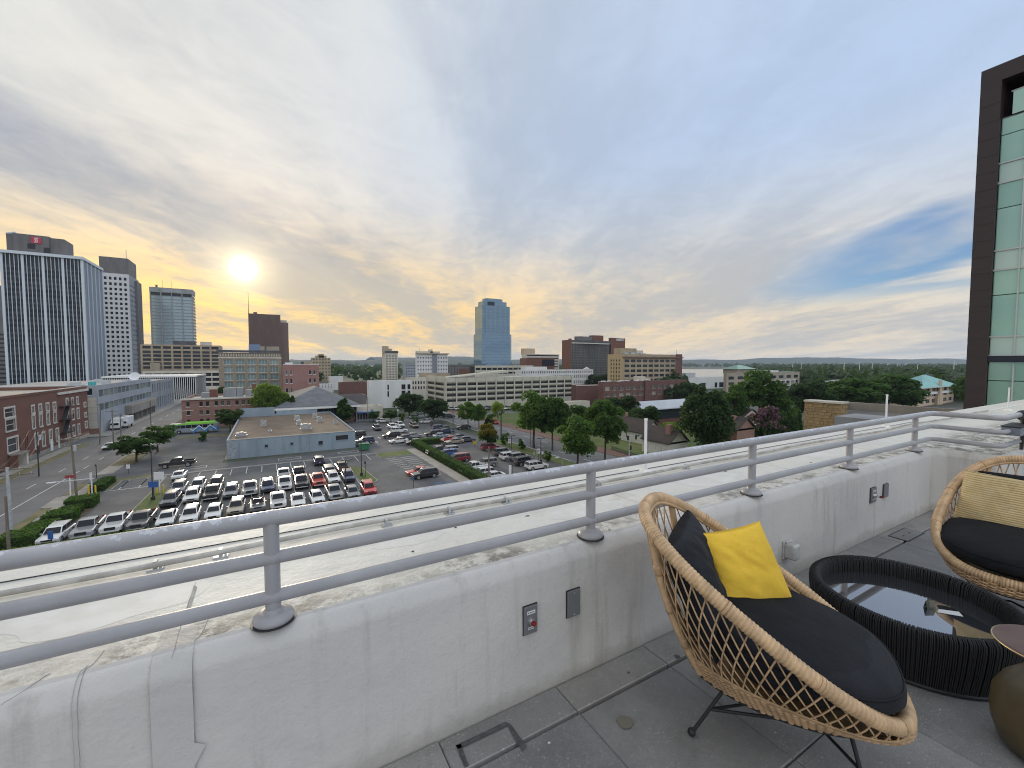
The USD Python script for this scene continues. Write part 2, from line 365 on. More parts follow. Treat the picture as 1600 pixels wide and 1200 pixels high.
put(marks, 'lane_line', line(-31.62, -31.48, 66, 110, Z3 + .01), M['paint'])
for y in np.arange(112, 146, 9): put(marks, 'dash', line(-31.62, -31.48, y, y + 3, Z3 + .01), M['paint'])
for y in np.arange(160, 300, 12): put(marks, 'dash', line(-34.7, -34.5, y, y + 4, Z3 + .01), M['paint'])
for y in np.arange(40, 200, 9): put(marks, 'dash', line(58.0, 58.16, y, y + 3, Z3 + .01), M['paint'])
for y in np.arange(44, 200, 9): put(marks, 'dash', line(62.0, 62.16, y, y + 3, Z3 + .01), M['paint'])
put(marks, 'lane_line', line(54.6, 54.75, 70, 140, Z3 + .01), M['paint'])
for (x, y) in ((24.0, 112.0), (26.0, 118.0), (40, 112), (33, 138)):
    a = MB().raw([(x - .5, y, Z4), (x + .5, y, Z4), (x, y + 1.3, Z4)], [(0, 1, 2)]); a.box(x - .1, x + .1, y - 1.8, y, Z4 - .04, Z4); a.put(marks, 'arrow', M['paint'])
hc = MB().box(23.9, 27.0, 66.0, 68.6, Z4 - .04, Z4); hc.put(marks, 'blue_bay', mat('blue_bay_paint', (.12, .19, .30), .85, second=(.10, .11, .12), scale=1.5))
# river and hills
def watermat():
    g = Graph(); n = g.noise(g.node('geometry', 'position'), .08, 4, .6)
    return g.done('/World/Looks/river_water', surface=g.node('principled_bsdf', 'BSDF', base_color=(.10, .12, .13), roughness=.12, specular_ior_level=.9, normal=g.node('bump', 'normal', height=n, distance=.6, strength=1.0)))
structure('river', sheet(Polygon([tuple(G(a, b_)[:2]) for a, b_ in ((820, 591), (1176, 591), (1200, 580), (1320, 577.2), (1000, 576.6), (820, 577))]), .05), watermat())
M['hill'] = mat('wooded_hill', (.024, .036, .022), .95, second=(.042, .055, .028), scale=.02, detail=8)
def hill(name, y_of, x0, x1, h, seed, width=500, step=12.0):
    """A wooded ridge: a strip of terrain whose skyline is broken by tree tops."""
    xs = np.arange(x0, x1, step); ts = np.linspace(0, 1, 26)
    X, T = np.meshgrid(xs, ts, indexing='ij'); Y = y_of(X) + T * width
    prof = np.sin(np.pi * np.clip(T * .95 + .02, 0, 1)) ** .8
    hh = h * (.45 + .75 * meshkit.fbm(np.stack([X / 900, Y / 900, np.full_like(X, seed)], -1), 3, seed)) * prof
    hh = hh + 10 * (meshkit.fbm(np.stack([X / 40, Y / 40, np.full_like(X, seed + 5)], -1), 4, seed + 1) - .3) * (prof > .05)
    V = np.stack([X, Y, np.maximum(hh, .0)], -1).reshape(-1, 3); n, m = X.shape
    i = np.arange(n - 1)[:, None]; j = np.arange(m - 1)[None]
    F = np.stack([i * m + j, (i + 1) * m + j, (i + 1) * m + j + 1, i * m + j + 1], -1).reshape(-1, 4)
    structure(name, (V, F), M['hill'])
hill('hills', lambda x: 3300 - .30 * x, -3200, 1500, 62, 3, 700)
hill('hills', lambda x: 2950 + .0 * x, 1450, 7500, 48, 9, 700, 16.0)
hill('hills', lambda x: 4300 - .45 * (x - 1500), 1000, 8500, 95, 21, 900, 20.0)
# ------------------------------------------------------------------ buildings
def ratio(px): 
    r = ray(px, 568); return r[0] / r[1]
def Y_at(px, X): return X / ratio(px)
def X_at(px, Y): return Y * ratio(px)
class Bld:
    """A building on the street grid: front faces -Y; side 'R' shows its +X flank, 'L' its -X flank."""
    def __init__(s, name, label, xl, xc, xr, ytop, d, wall, side='R', dp=20.0, cat='building', roof=None, zb=0.0, par=.7, group=None, d0=0.0):
        c = P(xc, ytop, d); s.Z = c[2] - zb; Y0 = c[1]
        if side == 'R':
            X1 = c[0]; X0 = X_at(xl, Y0); Y1 = Y_at(xr, X1) if xr else Y0 + dp
        else:
            X0 = c[0]; X1 = X_at(xr, Y0); Y1 = Y_at(xl, X0) if xl else Y0 + dp
        s.w, s.dp, s.X0, s.Y0 = X1 - X0, Y1 - Y0, X0, Y0
        s.o = thing(name, label, cat, (X0, Y0, zb), group=group); s.wall = wall; s.side = side
        h, w, q = s.Z - par, s.w, s.dp
        MB().box(0, w, 0, q, -3, h).put(s.o, 'wall', wall)
        MB().box(.02, w - .02, .02, q - .02, h - .4, h + .02).put(s.o, 'roof', roof or M['flatroof'])
        if par > 0:
            t = .35
            b = MB().box(0, w, 0, t, h, s.Z).box(0, w, q - t, q, h, s.Z).box(0, t, t, q - t, h, s.Z).box(w - t, w, t, q - t, h, s.Z); b.put(s.o, 'parapet', wall)
        s.h = h
    def frame(s, face):
        return {'F': ((0, 0, 0), (1, 0, 0), (0, -1, 0), s.w), 'R': ((s.w, 0, 0), (0, 1, 0), (1, 0, 0), s.dp), 'L': ((0, s.dp, 0), (0, -1, 0), (-1, 0, 0), s.dp)}[face]
    def grid(s, face, cols, rows, th=.3, z0=-3, z1=None, glass=None, wall=None, each=False, sill=None, frame=None, a0=None, a1=None, pane=.06, name='window', mull=0):
        """A wall skin with real openings: piers and spandrels of thickness th in front of the panes."""
        O, t, n, W = s.frame(face); z1 = s.Z if z1 is None else z1; e = th if face == 'F' else 0.0
        a0 = -e if a0 is None else a0; a1 = W + e if a1 is None else a1
        skin, panes, sills = MB(), MB(), MB(); last = a0
        for (p, q) in cols:
            skin.obox(O, t, n, last, p, 0, th, z0, z1); last = q; lz = z0
            for (u, v) in rows:
                skin.obox(O, t, n, p, q, 0, th, lz, u); lz = v
                if each:
                    wn = MB().obox(O, t, n, p, q, .001, pane, u, v).put(s.o, name, glass or M['window'])
                    if frame is not None:
                        f = .09; fb = MB().obox(O, t, n, p, p + f, pane, pane + .06, u, v).obox(O, t, n, q - f, q, pane, pane + .06, u, v).obox(O, t, n, p + f, q - f, pane, pane + .06, v - f, v).obox(O, t, n, p + f, q - f, pane, pane + .06, u, u + f)
                        for k in range(mull): m_ = p + (q - p) * (k + 1) / (mull + 1); fb.obox(O, t, n, m_ - .05, m_ + .05, pane, pane + .05, u + f, v - f)
                        fb.put(wn, 'frame', frame)
                    if sill is not None: MB().obox(O, t, n, p - .12, q + .12, th, th + .12, u - .22, u).put(wn, 'sill', sill)
                else:
                    panes.obox(O, t, n, p, q, .001, pane, u, v)
                    if sill is not None: sills.obox(O, t, n, p - .1, q + .1, th, th + .1, u - .2, u)
            skin.obox(O, t, n, p, q, 0, th, lz, z1)
        skin.obox(O, t, n, last, a1, 0, th, z0, z1)
        skin.put(s.o, 'facade', wall or s.wall); panes.put(s.o, name + 's', glass or M['window'], kind='stuff'); sills.put(s.o, 'sills', sill)
        return s
    def cols(s, n, frac=.6, m0=0.0, m1=0.0, face='F', W=None):
        W = W or s.frame(face)[3]; p = (W - m0 - m1) / n
        return [(m0 + p * (k + .5 - frac / 2), m0 + p * (k + .5 + frac / 2)) for k in range(n)]
    def rows(s, n, frac=.55, z0=0.0, z1=None):
        z1 = s.Z if z1 is None else z1; p = (z1 - z0) / n
        return [(z0 + p * (k + .5 - frac / 2), z0 + p * (k + .5 + frac / 2)) for k in range(n)]
    def trim(s, face, name, m, z0, z1, out=.3, off=.3, a0=None, a1=None):
        O, t, n, W = s.frame(face); e = off + out if face == 'F' else 0
        return MB().obox(O, t, n, -e if a0 is None else a0, W + e if a1 is None else a1, off, off + out, z0, z1).put(s.o, name, m)
    def zpx(s, py, px=None, d=None, X=None, Y=None):
        """Height (local) of a photo row at the front's distance."""
        Y = s.Y0 if Y is None else Y; X = (s.X0 + s.w / 2) if X is None else X
        dd = X * FH[0] + Y * FH[1]; return EYE + (568 - py) * dd / FPX - float(s.o.GetAttribute('xformOp:translate').Get()[2])
    def apx(s, px): return X_at(px, s.Y0) - s.X0
    def roofbox(s, name, m, xl, xr, ytop, y0=4.0, dp=6.0, base=None, label=None):
        a0, a1 = s.apx(xl), s.apx(xr); return MB().box(a0, a1, y0, y0 + dp, s.h - .1 if base is None else base, s.zpx(ytop, Y=s.Y0 + y0)).put(s.o, name, m, label=label)

def wm(name, c, **k): return mat(name, c, k.pop('rough', .85), second=tuple(np.array(c) * k.pop('dark', .78)), scale=k.pop('scale', .25), stretch=(1, 1, .35), **k)
M['flatroof'] = mat('flat_roof', (.46, .45, .43), .9, second=(.33, .32, .31), scale=.12, detail=8)
M['darkroof'] = mat('dark_roof', (.10, .10, .105), .9, second=(.07, .07, .075), scale=.2)
M['brownroof'] = mat('gravel_roof', (.235, .175, .125), .95, second=(.17, .13, .10), scale=.25, detail=8)
M['white'] = wm('white_wall', (.66, .66, .65), dark=.88); M['cream'] = wm('cream_wall', (.56, .52, .44), dark=.86)
M['tan'] = wm('tan_brick', (.40, .32, .22)); M['beige'] = wm('beige_stone', (.36, .31, .24)); M['grey'] = wm('grey_wall', (.30, .31, .33))
M['bluegrey'] = wm('blue_grey_panel', (.33, .36, .40), dark=.86); M['brown'] = wm('brown_stone', (.17, .105, .085), dark=.85)
M['slate'] = wm('slate_brown', (.155, .145, .145)); M['peach'] = wm('peach_stucco', (.55, .42, .30), dark=.9)
M['red'] = brickmat('red_brick', (.185, .072, .048), (.145, .058, .040), (.15, .095, .075)); M['pink'] = brickmat('pink_brick', (0.324, 0.150, 0.126), (0.264, 0.120, 0.108), (0.360, 0.288, 0.264))
M['darkred'] = brickmat('dark_red_brick', (0.155, 0.061, 0.051), (0.121, 0.051, 0.046), (0.162, 0.121, 0.108)); M['midbrick'] = brickmat('mid_brick', (0.280, 0.137, 0.104), (0.221, 0.111, 0.091), (0.338, 0.273, 0.234))
M['olivebrick'] = brickmat('olive_brick', (0.305, 0.247, 0.176), (0.260, 0.208, 0.150), (0.338, 0.299, 0.247)); M['stone'] = wm('foundation_stone', (.30, .27, .23))
M['trim'] = mat('pale_trim', (.62, .59, .52), .8, second=(.50, .47, .41), scale=.6); M['whitetrim'] = mat('white_trim', (.72, .72, .71), .7)
M['tealroof'] = mat('teal_metal_roof', (.16, .36, .34), .55, second=(.20, .40, .38), scale=.3); M['silver'] = mat('silver_roof', (.55, .58, .62), .45, second=(.47, .50, .54), scale=.2, stretch=(1, .2, 1))
M['officeglass'] = glassmat('office_glass', (.016, .020, .030), .07, second=(.035, .04, .05), spec=.35)
M['skyglass'] = glassmat('mirror_glass', (.185, .275, .37), .04, rnd=False, metal=.88, warp=.10, wscale=.06)
M['paleglass'] = glassmat('pale_glass', (.30, .38, .42), .12, second=(.36, .44, .48), metal=.45)
M['signred'] = mat('sign_red', (.55, .02, .05), .4)

# dark office tower with white mullions, far left
b = Bld('office_tower', 'dark office tower with white vertical mullions and brown penthouse, leftmost high-rise', 12, 128, 165, 406, 340, M['officeglass'], par=.4)
fr = mat('tower_frame', (.60, .64, .68), .7); sp = mat('tower_spandrel', (.030, .034, .045), .35); pan = wm('flank_panel', (.23, .26, .31), dark=.9)
O, t, n, W = b.frame('F'); bw = W / 4; top = b.Z
for k in range(5): MB().obox(O, t, n, k * bw - .75, k * bw + .75, .3, 1.0, -2, top - .01).put(b.o, 'pier', fr)
for k in range(4):
    for j in range(1, 5): MB().obox(O, t, n, k * bw + j * bw / 5 - .17, k * bw + j * bw / 5 + .17, .3, .75, 1, top - .01).put(b.o, 'mullion', fr)
for k in range(24): MB().obox(O, t, n, 0, W, 0, .3, 4 + k * 3.9, 5.5 + k * 3.9).put(b.o, 'spandrel', sp)
O, t, n, W = b.frame('R'); MB().obox(O, t, n, .8, W, 0, .3, -2, top - .4).put(b.o, 'flank_panels', pan)
for k in range(6): MB().obox(O, t, n, max(.9, k * W / 5 - .3), k * W / 5 + .3, .3, .8, -2, top - .01).put(b.o, 'mullion', fr)
MB().box(-2.2, b.w + 1.2, -2.2, b.dp + 1, top, top + 2.2).put(b.o, 'roof_slab', fr)
MB().box(1.5, b.apx(107), 4, 22, top + 2.2, b.zpx(372)).put(b.o, 'penthouse', M['slate'])
MB().box(b.apx(27), b.apx(84), 3.2, 14, top + 2.2, b.zpx(370.5)).put(b.o, 'plant_room', M['slate'])
MB().box(b.apx(50), b.apx(62), 3.1, 3.2, b.zpx(392), b.zpx(384)).put(b.o, 'louvre', M['darkhole'])
MB().box(b.apx(75), b.apx(84.5), 3.1, 3.2, b.zpx(396), b.zpx(388)).put(b.o, 'louvre', M['darkhole'])
a0, a1, z0, z1 = b.apx(56.5), b.apx(72), b.zpx(383), b.zpx(373.5)
sg = MB().box(a0, a1, 2.7, 3.15, z0, z1).put(b.o, 'roof_sign', M['signred'])
def letters(parent, txt, h, at, ax, m, name='lettering', bold=True, depth=.12, width=None):
    """Raised lettering on a -Y face (ax 'F') or a +X face ('R') or a -X face ('L')."""
    q = meshkit.text_mesh(txt, h, depth, bold); v = np.array(q.vertices)
    if width: v[:, 0] *= width / np.ptp(v[:, 0])
    v[:, 0] -= v[:, 0].min()
    if ax == 'F': w = np.stack([v[:, 0], -v[:, 2], v[:, 1]], 1)
    elif ax == 'R': w = np.stack([v[:, 2], v[:, 0], v[:, 1]], 1)
    else: w = np.stack([-v[:, 2], -v[:, 0], v[:, 1]], 1)
    return put(parent, name, (w + np.array(at), np.array(q.faces)), m)
letters(sg, 'S', (z1 - z0) * .72, (a0 + (a1 - a0) * .32, 2.69, z0 + (z1 - z0) * .14), 'F', M['whitemetal'], width=(a1 - a0) * .36)
MB().tube([(a0 + .3 * (a1 - a0), 2.6, z0 + .4), (a0 + .72 * (a1 - a0), 2.6, z1 - .4)], .22, 4).put(sg, 'sign_stroke', M['whitemetal'])
for px, py in ((20, 371), (26, 370), (94, 381), (98, 381)):
    MB().tube([(b.apx(px) - 1.5, 6, b.zpx(py) - .6), (b.apx(px) + 1.5, 6, b.zpx(py) + .6)], [1.2, 1.0], 8).put(b.o, 'rooftop_dish', M['galv'])
# slivers behind it
b = Bld('apartment_tower', 'narrow brown high-rise edge behind the dark tower, at the left picture edge', -40, 14, 40, 447, 480, M['slate'], dp=30)
b = Bld('banded_building', 'grey banded mid-rise partly hidden behind the leftmost dark tower', -60, 24, 40, 520, 420, M['slate'], dp=30)
b.grid('F', [(1, b.w - 1)], b.rows(12, .4), glass=M['officeglass'])
# white punched-window tower
b = Bld('white_tower', 'white high-rise with a grid of small square windows beside dark tower', 150, 200, 221, 429, 430, M['cream'])
wt = mat('white_precast', (.60, .60, .60), .8)
zt = b.Z
b.grid('F', b.cols(7, .55, .4, .4), b.rows(20, .52, 2, b.zpx(449)) + [(b.zpx(447), b.zpx(442.5)), (b.zpx(438.5), b.zpx(434))], wall=wt, glass=M['officeglass'], th=.6)
b.grid('R', [(k * b.dp / 3 + 1, (k + 1) * b.dp / 3 - 1) for k in range(3)], b.rows(20, .25, 2, zt - 8), wall=M['grey'], glass=M['grey'], th=.6)
MB().box(b.w - 1, b.w + 2.5, b.dp * .55, b.dp * 1.05, -2, b.zpx(433)).put(b.o, 'stair_tower', M['slate'])
MB().box(b.apx(160), b.w - .5, 4, b.dp - 3, zt - 1, b.zpx(404, Y=b.Y0 + 4)).put(b.o, 'penthouse', M['slate'])
MB().tube([(b.w - 2, 6, zt + 16), (b.w - 2, 6, zt + 26)], .25, 5).put(b.o, 'antenna', M['galv'])
# glass bank tower with sign
b = Bld('bank_tower', 'pale glass high-rise with rooftop sign band left of the low sun', 239, 300, 308, 453, 520, M['paleglass'])
W, zt = b.w, b.Z
for k in range(5): MB().box(k * W / 4 - .5, k * W / 4 + .5, -.7, 0, 0, zt).put(b.o, 'pier', M['grey'])
for k in range(26): MB().box(0, W, -.4, 0, 4 + k * 3.9, 4.7 + k * 3.9).put(b.o, 'spandrel', M['grey']); MB().box(W, W + .5, .5, b.dp, 4 + k * 3.9, 5.6 + k * 3.9).put(b.o, 'spandrel', M['slate'])
MB().box(-.6, W + .6, -.8, b.dp + .6, b.zpx(459), zt + .3).put(b.o, 'sign_band', M['grey']); MB().box(.2, W - .2, -.55, -.4, b.zpx(463.5), b.zpx(459)).put(b.o, 'louvre_band', M['darkhole'])
letters(b.o, 'REGIONS', 3.2, (b.apx(259), -.82, b.zpx(457.5)), 'F', M['galv'], width=b.apx(287) - b.apx(259))
MB().raw([(b.apx(251), -.95, b.zpx(457.5)), (b.apx(256), -.95, b.zpx(457.5)), (b.apx(253.5), -.95, b.zpx(453.5))], [(0, 1, 2)]).put(b.o, 'sign_emblem', mat('sign_green', (.08, .22, .10), .5))
MB().box(b.apx(246), b.apx(249), 5, 8, zt, zt + 4).put(b.o, 'roof_plant', M['slate'])
for px in (257, 271): MB().tube([(b.apx(px), 6, zt), (b.apx(px), 6, zt + 10)], .18, 4).put(b.o, 'antenna', M['galv'])
# beige office block
b = Bld('beige_office', 'long beige office block with rows of wide dark windows', 222, 343, None, 540, 400, M['beige'], dp=30)
b.grid('F', b.cols(8, .80), [(b.zpx(y1), b.zpx(y0)) for y0, y1 in ((572, 576), (566, 570), (560, 564), (554, 558), (548.5, 552.5), (541.5, 545.5))][0:6], wall=M['tan'], glass=M['officeglass'], each=True, th=.7)
b.roofbox('plant_room', M['darkroof'], 270, 305, 533); b.roofbox('stair_head', M['cream'], 313, 330, 533.5); MB().box(b.apx(236), b.apx(251), -4, -.8, 0, b.zpx(567)).put(b.o, 'entrance_block', M['beige'])
# garage below it
b = Bld('parking_garage', 'concrete parking garage with white columns under the beige office block', 225, 343, None, 579, 345, M['beige'], dp=26)
b.grid('F', b.cols(9, .88), [(b.zpx(604), b.zpx(599)), (b.zpx(596), b.zpx(591)), (b.zpx(588), b.zpx(583))], wall=M['cream'], glass=M['darkhole'], each=True, th=.9, name='opening')
# black and white finned block
b = Bld('finned_office', 'low dark office block with close white vertical fins', 160, 305, 320, 589, 245, M['officeglass'], par=.3)
MB().box(-.6, b.w + .6, -.9, b.dp, b.Z, b.Z + .9).put(b.o, 'roof_slab', M['whitetrim'])
for k in range(45): MB().box(k * b.w / 44 - .13, k * b.w / 44 + .13, -.55, 0, 0, b.Z).put(b.o, 'fin', M['whitetrim'])
O, t, n, W = b.frame('R'); MB().obox(O, t, n, 0, W, 0, .3, 0, b.Z).put(b.o, 'flank', M['bluegrey'])
# brick loft building with teal glazing
b = Bld('loft_building', 'tan brick loft building with five bays of large teal windows', 343, 438, None, 552, 268, M['olivebrick'], dp=30)
zs = [(b.zpx(y1), b.zpx(y0)) for y0, y1 in ((596, 604.5), (584.5, 593.5), (573, 582), (562, 570))]
b.grid('F', b.cols(5, .76, 1.4, .6), zs, glass=M['teal'], each=True, frame=M['whitetrim'], sill=M['trim'], mull=2, th=.45)
b.trim('F', 'string_course', M['trim'], b.zpx(560), b.zpx(558.2)); b.trim('F', 'cornice', M['darkroof'], b.zpx(551), b.zpx(547.5), 1.0)
for k in range(24): MB().obox((0, 0, 0), (1, 0, 0), (0, -1, 0), (k + .25) * b.w / 24, (k + .62) * b.w / 24, .45, .6, b.zpx(557), b.zpx(553)).put(b.o, 'bracket', M['trim'])
b.roofbox('plant_unit', mat('blue_plant', (.16, .22, .34), .6), 389, 407, 538); b.roofbox('stair_head', M['beige'], 407, 414, 541, dp=5); b.roofbox('stair_head', M['beige'], 417, 437, 541)
# brown tower
b = Bld('brown_tower', 'windowless looking reddish brown high-rise with tall mast, under the sun', 390, 438, None, 492, 640, M['brown'], dp=40)
for k in range(18): MB().box((k + .1) * b.w / 18, (k + .45) * b.w / 18, -.7, 0, 0, b.Z - .4).put(b.o, 'rib', M['brown'])
MB().box(b.apx(411), b.apx(452), 3, 36, -2, b.zpx(503)).put(b.o, 'side_wing', M['brown']); MB().box(b.apx(440), b.apx(450), 6, 20, b.zpx(503), b.zpx(499)).put(b.o, 'plant_room', M['cream']); b.roofbox('plant_room', M['brown'], 398, 404, 489)
MB().tube([(.5, 5, b.h), (.5, 5, b.zpx(458))], [.5, .15], 5).put(b.o, 'mast', M['steel'])
# pinkish brick with white windows
b = Bld('brick_warehouse', 'pinkish brick block with few white windows behind grey roof', 440, 443, 497, 570, 232, M['pink'], side='L')
rws = [(b.zpx(y1), b.zpx(y0)) for y0, y1 in ((606, 613), (591.5, 598.5), (578.5, 585.5))]
b.grid('F', [(b.apx(x), b.apx(x + 4)) for x in (445.5, 452.5, 482, 489)], rws, each=True, frame=M['whitetrim'], sill=M['whitetrim'], glass=M['window'], mull=0)
b.trim('F', 'coping', M['whitetrim'], b.Z, b.Z + .3, .1, .2); b.roofbox('skylight', M['whitemetal'], 446, 458, 566.5); b.roofbox('stair_head', M['tan'], 476, 489, 565)
for px in (452, 472, 474): b.roofbox('vent', M['steel'], px, px + 1.5, 565, y0=6, dp=1)
# cream art deco block far
b = Bld('stepped_block', 'small beige block with stepped crown on the horizon beside pinkish brick', 488, 516, None, 559, 480, M['beige'], dp=20)
b.grid('F', b.cols(6, .4), b.rows(7, .4, 2), wall=M['tan'], glass=M['officeglass']); b.roofbox('crown', M['tan'], 494, 511, 555.5); b.roofbox('crown', M['tan'], 499, 507, 553)
# small brick block by the bus
b = Bld('brick_office', 'small red brick office block with pale cornice behind the bus', 283, 400, None, 620, 142, M['midbrick'], dp=24)
wc = [(b.apx(x), b.apx(x + 5.2)) for x in (289, 309.5, 319.5, 333.5, 343, 352.5, 366, 376, 385)]
b.grid('F', wc, [(b.zpx(y1), b.zpx(y0)) for y0, y1 in ((653, 659), (640, 646.5), (626.5, 633.5))], each=True, sill=M['trim'], frame=M['steel'], th=.28)
b.trim('F', 'cornice', M['trim'], b.zpx(623.5), b.zpx(621.5), .35, .28); b.trim('F', 'coping', M['trim'], b.Z, b.Z + .25, .1, .25); b.trim('F', 'string_course', M['trim'], b.zpx(640), b.zpx(639), .1, .28, a1=b.apx(300))
b.roofbox('chimney', M['red'], 324, 336, 608, y0=3, dp=3); b.roofbox('chimney', M['red'], 390, 397, 601, y0=16, dp=2)
for x0, x1, y in ((343, 352, 608), (352, 365, 606.5), (366, 376, 606.5), (306, 322, 613), (380, 398, 610)): b.roofbox('roof_unit', M['grey'], x0, x1, y, y0=9, dp=3)
# grey hip-roofed building
b = Bld('hip_roof_building', 'brick building with wide grey hip roof and small arched dormer', 435, 553, None, 632, 150, M['midbrick'], dp=46, par=0)
ov = 2.0; w, q, z = b.w, b.dp, b.Z; zr = b.zpx(604, Y=b.Y0 + 20)
rv = [(-ov, -ov, z), (w + ov, -ov, z), (w + ov, q + ov, z), (-ov, q + ov, z), (w * .55, q * .38, zr), (w * .55, q * .60, zr)]
MB().raw(rv, [(0, 1, 4), (1, 5, 4), (1, 2, 5), (2, 3, 5), (3, 4, 5), (3, 0, 4)]).put(b.o, 'hip_roof', mat('grey_shingle', (.135, .14, .155), .85, second=(.10, .105, .115), scale=.4))
MB().box(-ov, w + ov, -ov, q + ov, z - .7, z - .01).put(b.o, 'fascia', M['whitetrim'])
MB().box(.3, w - .3, -.35, 0, z - 4.2, z - .7).put(b.o, 'window_band', M['officeglass'])
for k in range(15): MB().box(.3 + k * (w - .9) / 14, .5 + k * (w - .9) / 14, -.5, -.35, z - 4.2, z - .7).put(b.o, 'mullion', M['steel'])
MB().box(-.3, w + .3, -.4, 0, z - 7.5, z - 4.2).put(b.o, 'brick_band', M['midbrick'])
dm = b.apx(496); aa = np.linspace(0, np.pi, 13); dz = b.zpx(625, Y=b.Y0 + 9)
dv = trimesh.creation.extrude_polygon(Polygon([(1.5 * math.cos(x), 1.5 * math.sin(x)) for x in aa]), 4, engine='earcut').apply_transform(trimesh.transformations.rotation_matrix(np.pi / 2, (1, 0, 0))).apply_translation((dm, 12, dz))
dd = put(b.o, 'dormer', dv, M['darkred']); MB().box(dm - .9, dm + .9, 7.9, 7.99, dz + .1, dz + .9).put(dd, 'pane', M['officeglass'])
# low roofs behind it
for nm, lb, xl, xr, yt, d, wall, rf in (
    ('grey_warehouse', 'low grey warehouse with pale roof right of the hip roof', 520, 572, 617, 175, M['slate'], M['flatroof']),
    ('white_rooftop_block', 'low white block with flat roof below the stepped beige block', 496, 520, 600, 300, M['white'], M['flatroof']),
    ('white_workshop', 'white workshop wall beside dark red roof near the slim tower', 515, 536, 588, 330, M['white'], M['flatroof']),
    ('dark_red_block', 'low dark red brick block left of the white blank building', 531, 574, 597, 270, M['darkred'], M['darkroof']),
    ('curved_roof_shop', 'cream shop with low roof beside white blank building', 556, 598, 634, 160, M['cream'], M['cream']),
    ('blue_awning_shop', 'small shop with blue awning near street trees', 556, 588, 642, 152, M['grey'], M['flatroof']),
    ('far_grey_block', 'pale grey mid-rise edge left of the white hotel', 633, 649, 569, 420, M['bluegrey'], M['flatroof']),
    ('brown_block', 'dull brown mid-rise right of the white hotel', 699, 738, 570, 400, M['slate'], M['darkroof']),
    ('tan_lowrise', 'low tan building with white roof edge below the white hotel', 661, 703, 583, 300, M['tan'], M['flatroof']),
    ('red_brick_sliver', 'narrow red brick block left of the far garage', 724, 739, 577, 330, M['red'], M['darkroof']),
    ('cream_arcade_block', 'cream block with two rows of dark windows left of the long garage', 640, 670, 590, 235, M['cream'], M['flatroof'])):
    b = Bld(nm, lb, xl, xr, None, yt, d, wall, dp=9, roof=rf)
    if nm == 'cream_arcade_block': b.grid('F', [(b.apx(x), b.apx(x + 2.2)) for x in (644, 648, 652.5, 656.5, 661, 665)], [(b.zpx(608), b.zpx(603.5)), (b.zpx(600), b.zpx(595.5))], glass=M['officeglass'])
    elif nm == 'brown_block': b.grid('F', b.cols(9, .35), b.rows(6, .45, 3), glass=M['officeglass'])
    elif nm == 'far_grey_block': b.grid('F', b.cols(4, .5), b.rows(6, .4, 3), glass=M['officeglass'])
    elif nm == 'blue_awning_shop':
        MB().box(0, b.w, -2.5, -.1, 3.2, 3.6).put(b.o, 'awning', mat('blue_awning', (.05, .12, .28), .7)); b.grid('F', b.cols(7, .7), [(.8, 2.8)], glass=M['window'])
    elif nm == 'white_rooftop_block': b.grid('F', b.cols(5, .3), b.rows(3, .35, 3), glass=M['officeglass'])
# white blank building
b = Bld('white_gallery', 'plain white building with few narrow dark windows, middle distance', 577, 642, None, 594, 200, M['white'], dp=6)
zr_ = [(b.zpx(y1), b.zpx(y0)) for y0, y1 in ((611, 620), (601, 609))]
b.grid('F', [(b.apx(604.5), b.apx(607)), (b.apx(626.5), b.apx(633)), (b.apx(636), b.apx(640.5))], zr_, each=True, glass=M['officeglass'])
# slim cream tower
b = Bld('slim_tower', 'slim cream tower with stepped brown top left of the white hotel', 597, 602, 621, 551, 420, M['cream'], side='L')
b.grid('F', b.cols(4, .5), b.rows(10, .45, 3, b.Z - 2), wall=M['cream'], glass=M['officeglass']); b.trim('F', 'crown_band', M['darkroof'], b.Z - .3, b.Z + 1.8, .5, .3)
b.roofbox('lift_tower', M['tan'], 601, 609, 541); b.roofbox('lift_tower', M['tan'], 609, 614, 545)
# white hotel, U-shaped
b = Bld('white_hotel', 'white hotel of eight storeys with a dark recess down its middle', 649, 651, 699, 553, 345, M['white'], side='L')
rw = b.rows(8, .42, 1, b.Z - 1.5); c1, c2 = b.apx(675), b.apx(683)
b.grid('F', [c for c in b.cols(12, .42) if c[1] < c1 - .3 or c[0] > c2 + .3], rw, wall=M['white'], glass=M['officeglass'], a1=None)
MB().box(c1, c2, -.42, -.3, 2, b.Z - .2).put(b.o, 'recess', mat('recess_grey', (.20, .21, .24), .8)); b.trim('F', 'cornice', M['tan'], b.Z, b.Z + .8, 1.1, .2)
b.roofbox('penthouse', M['cream'], 655, 690, 549); b.roofbox('lift_tower', M['cream'], 675, 679, 546)
MB().tube([(b.apx(660.5), 8, b.Z), (b.apx(660.5), 8, b.zpx(543))], .2, 5).put(b.o, 'flag_pole', M['galv'])
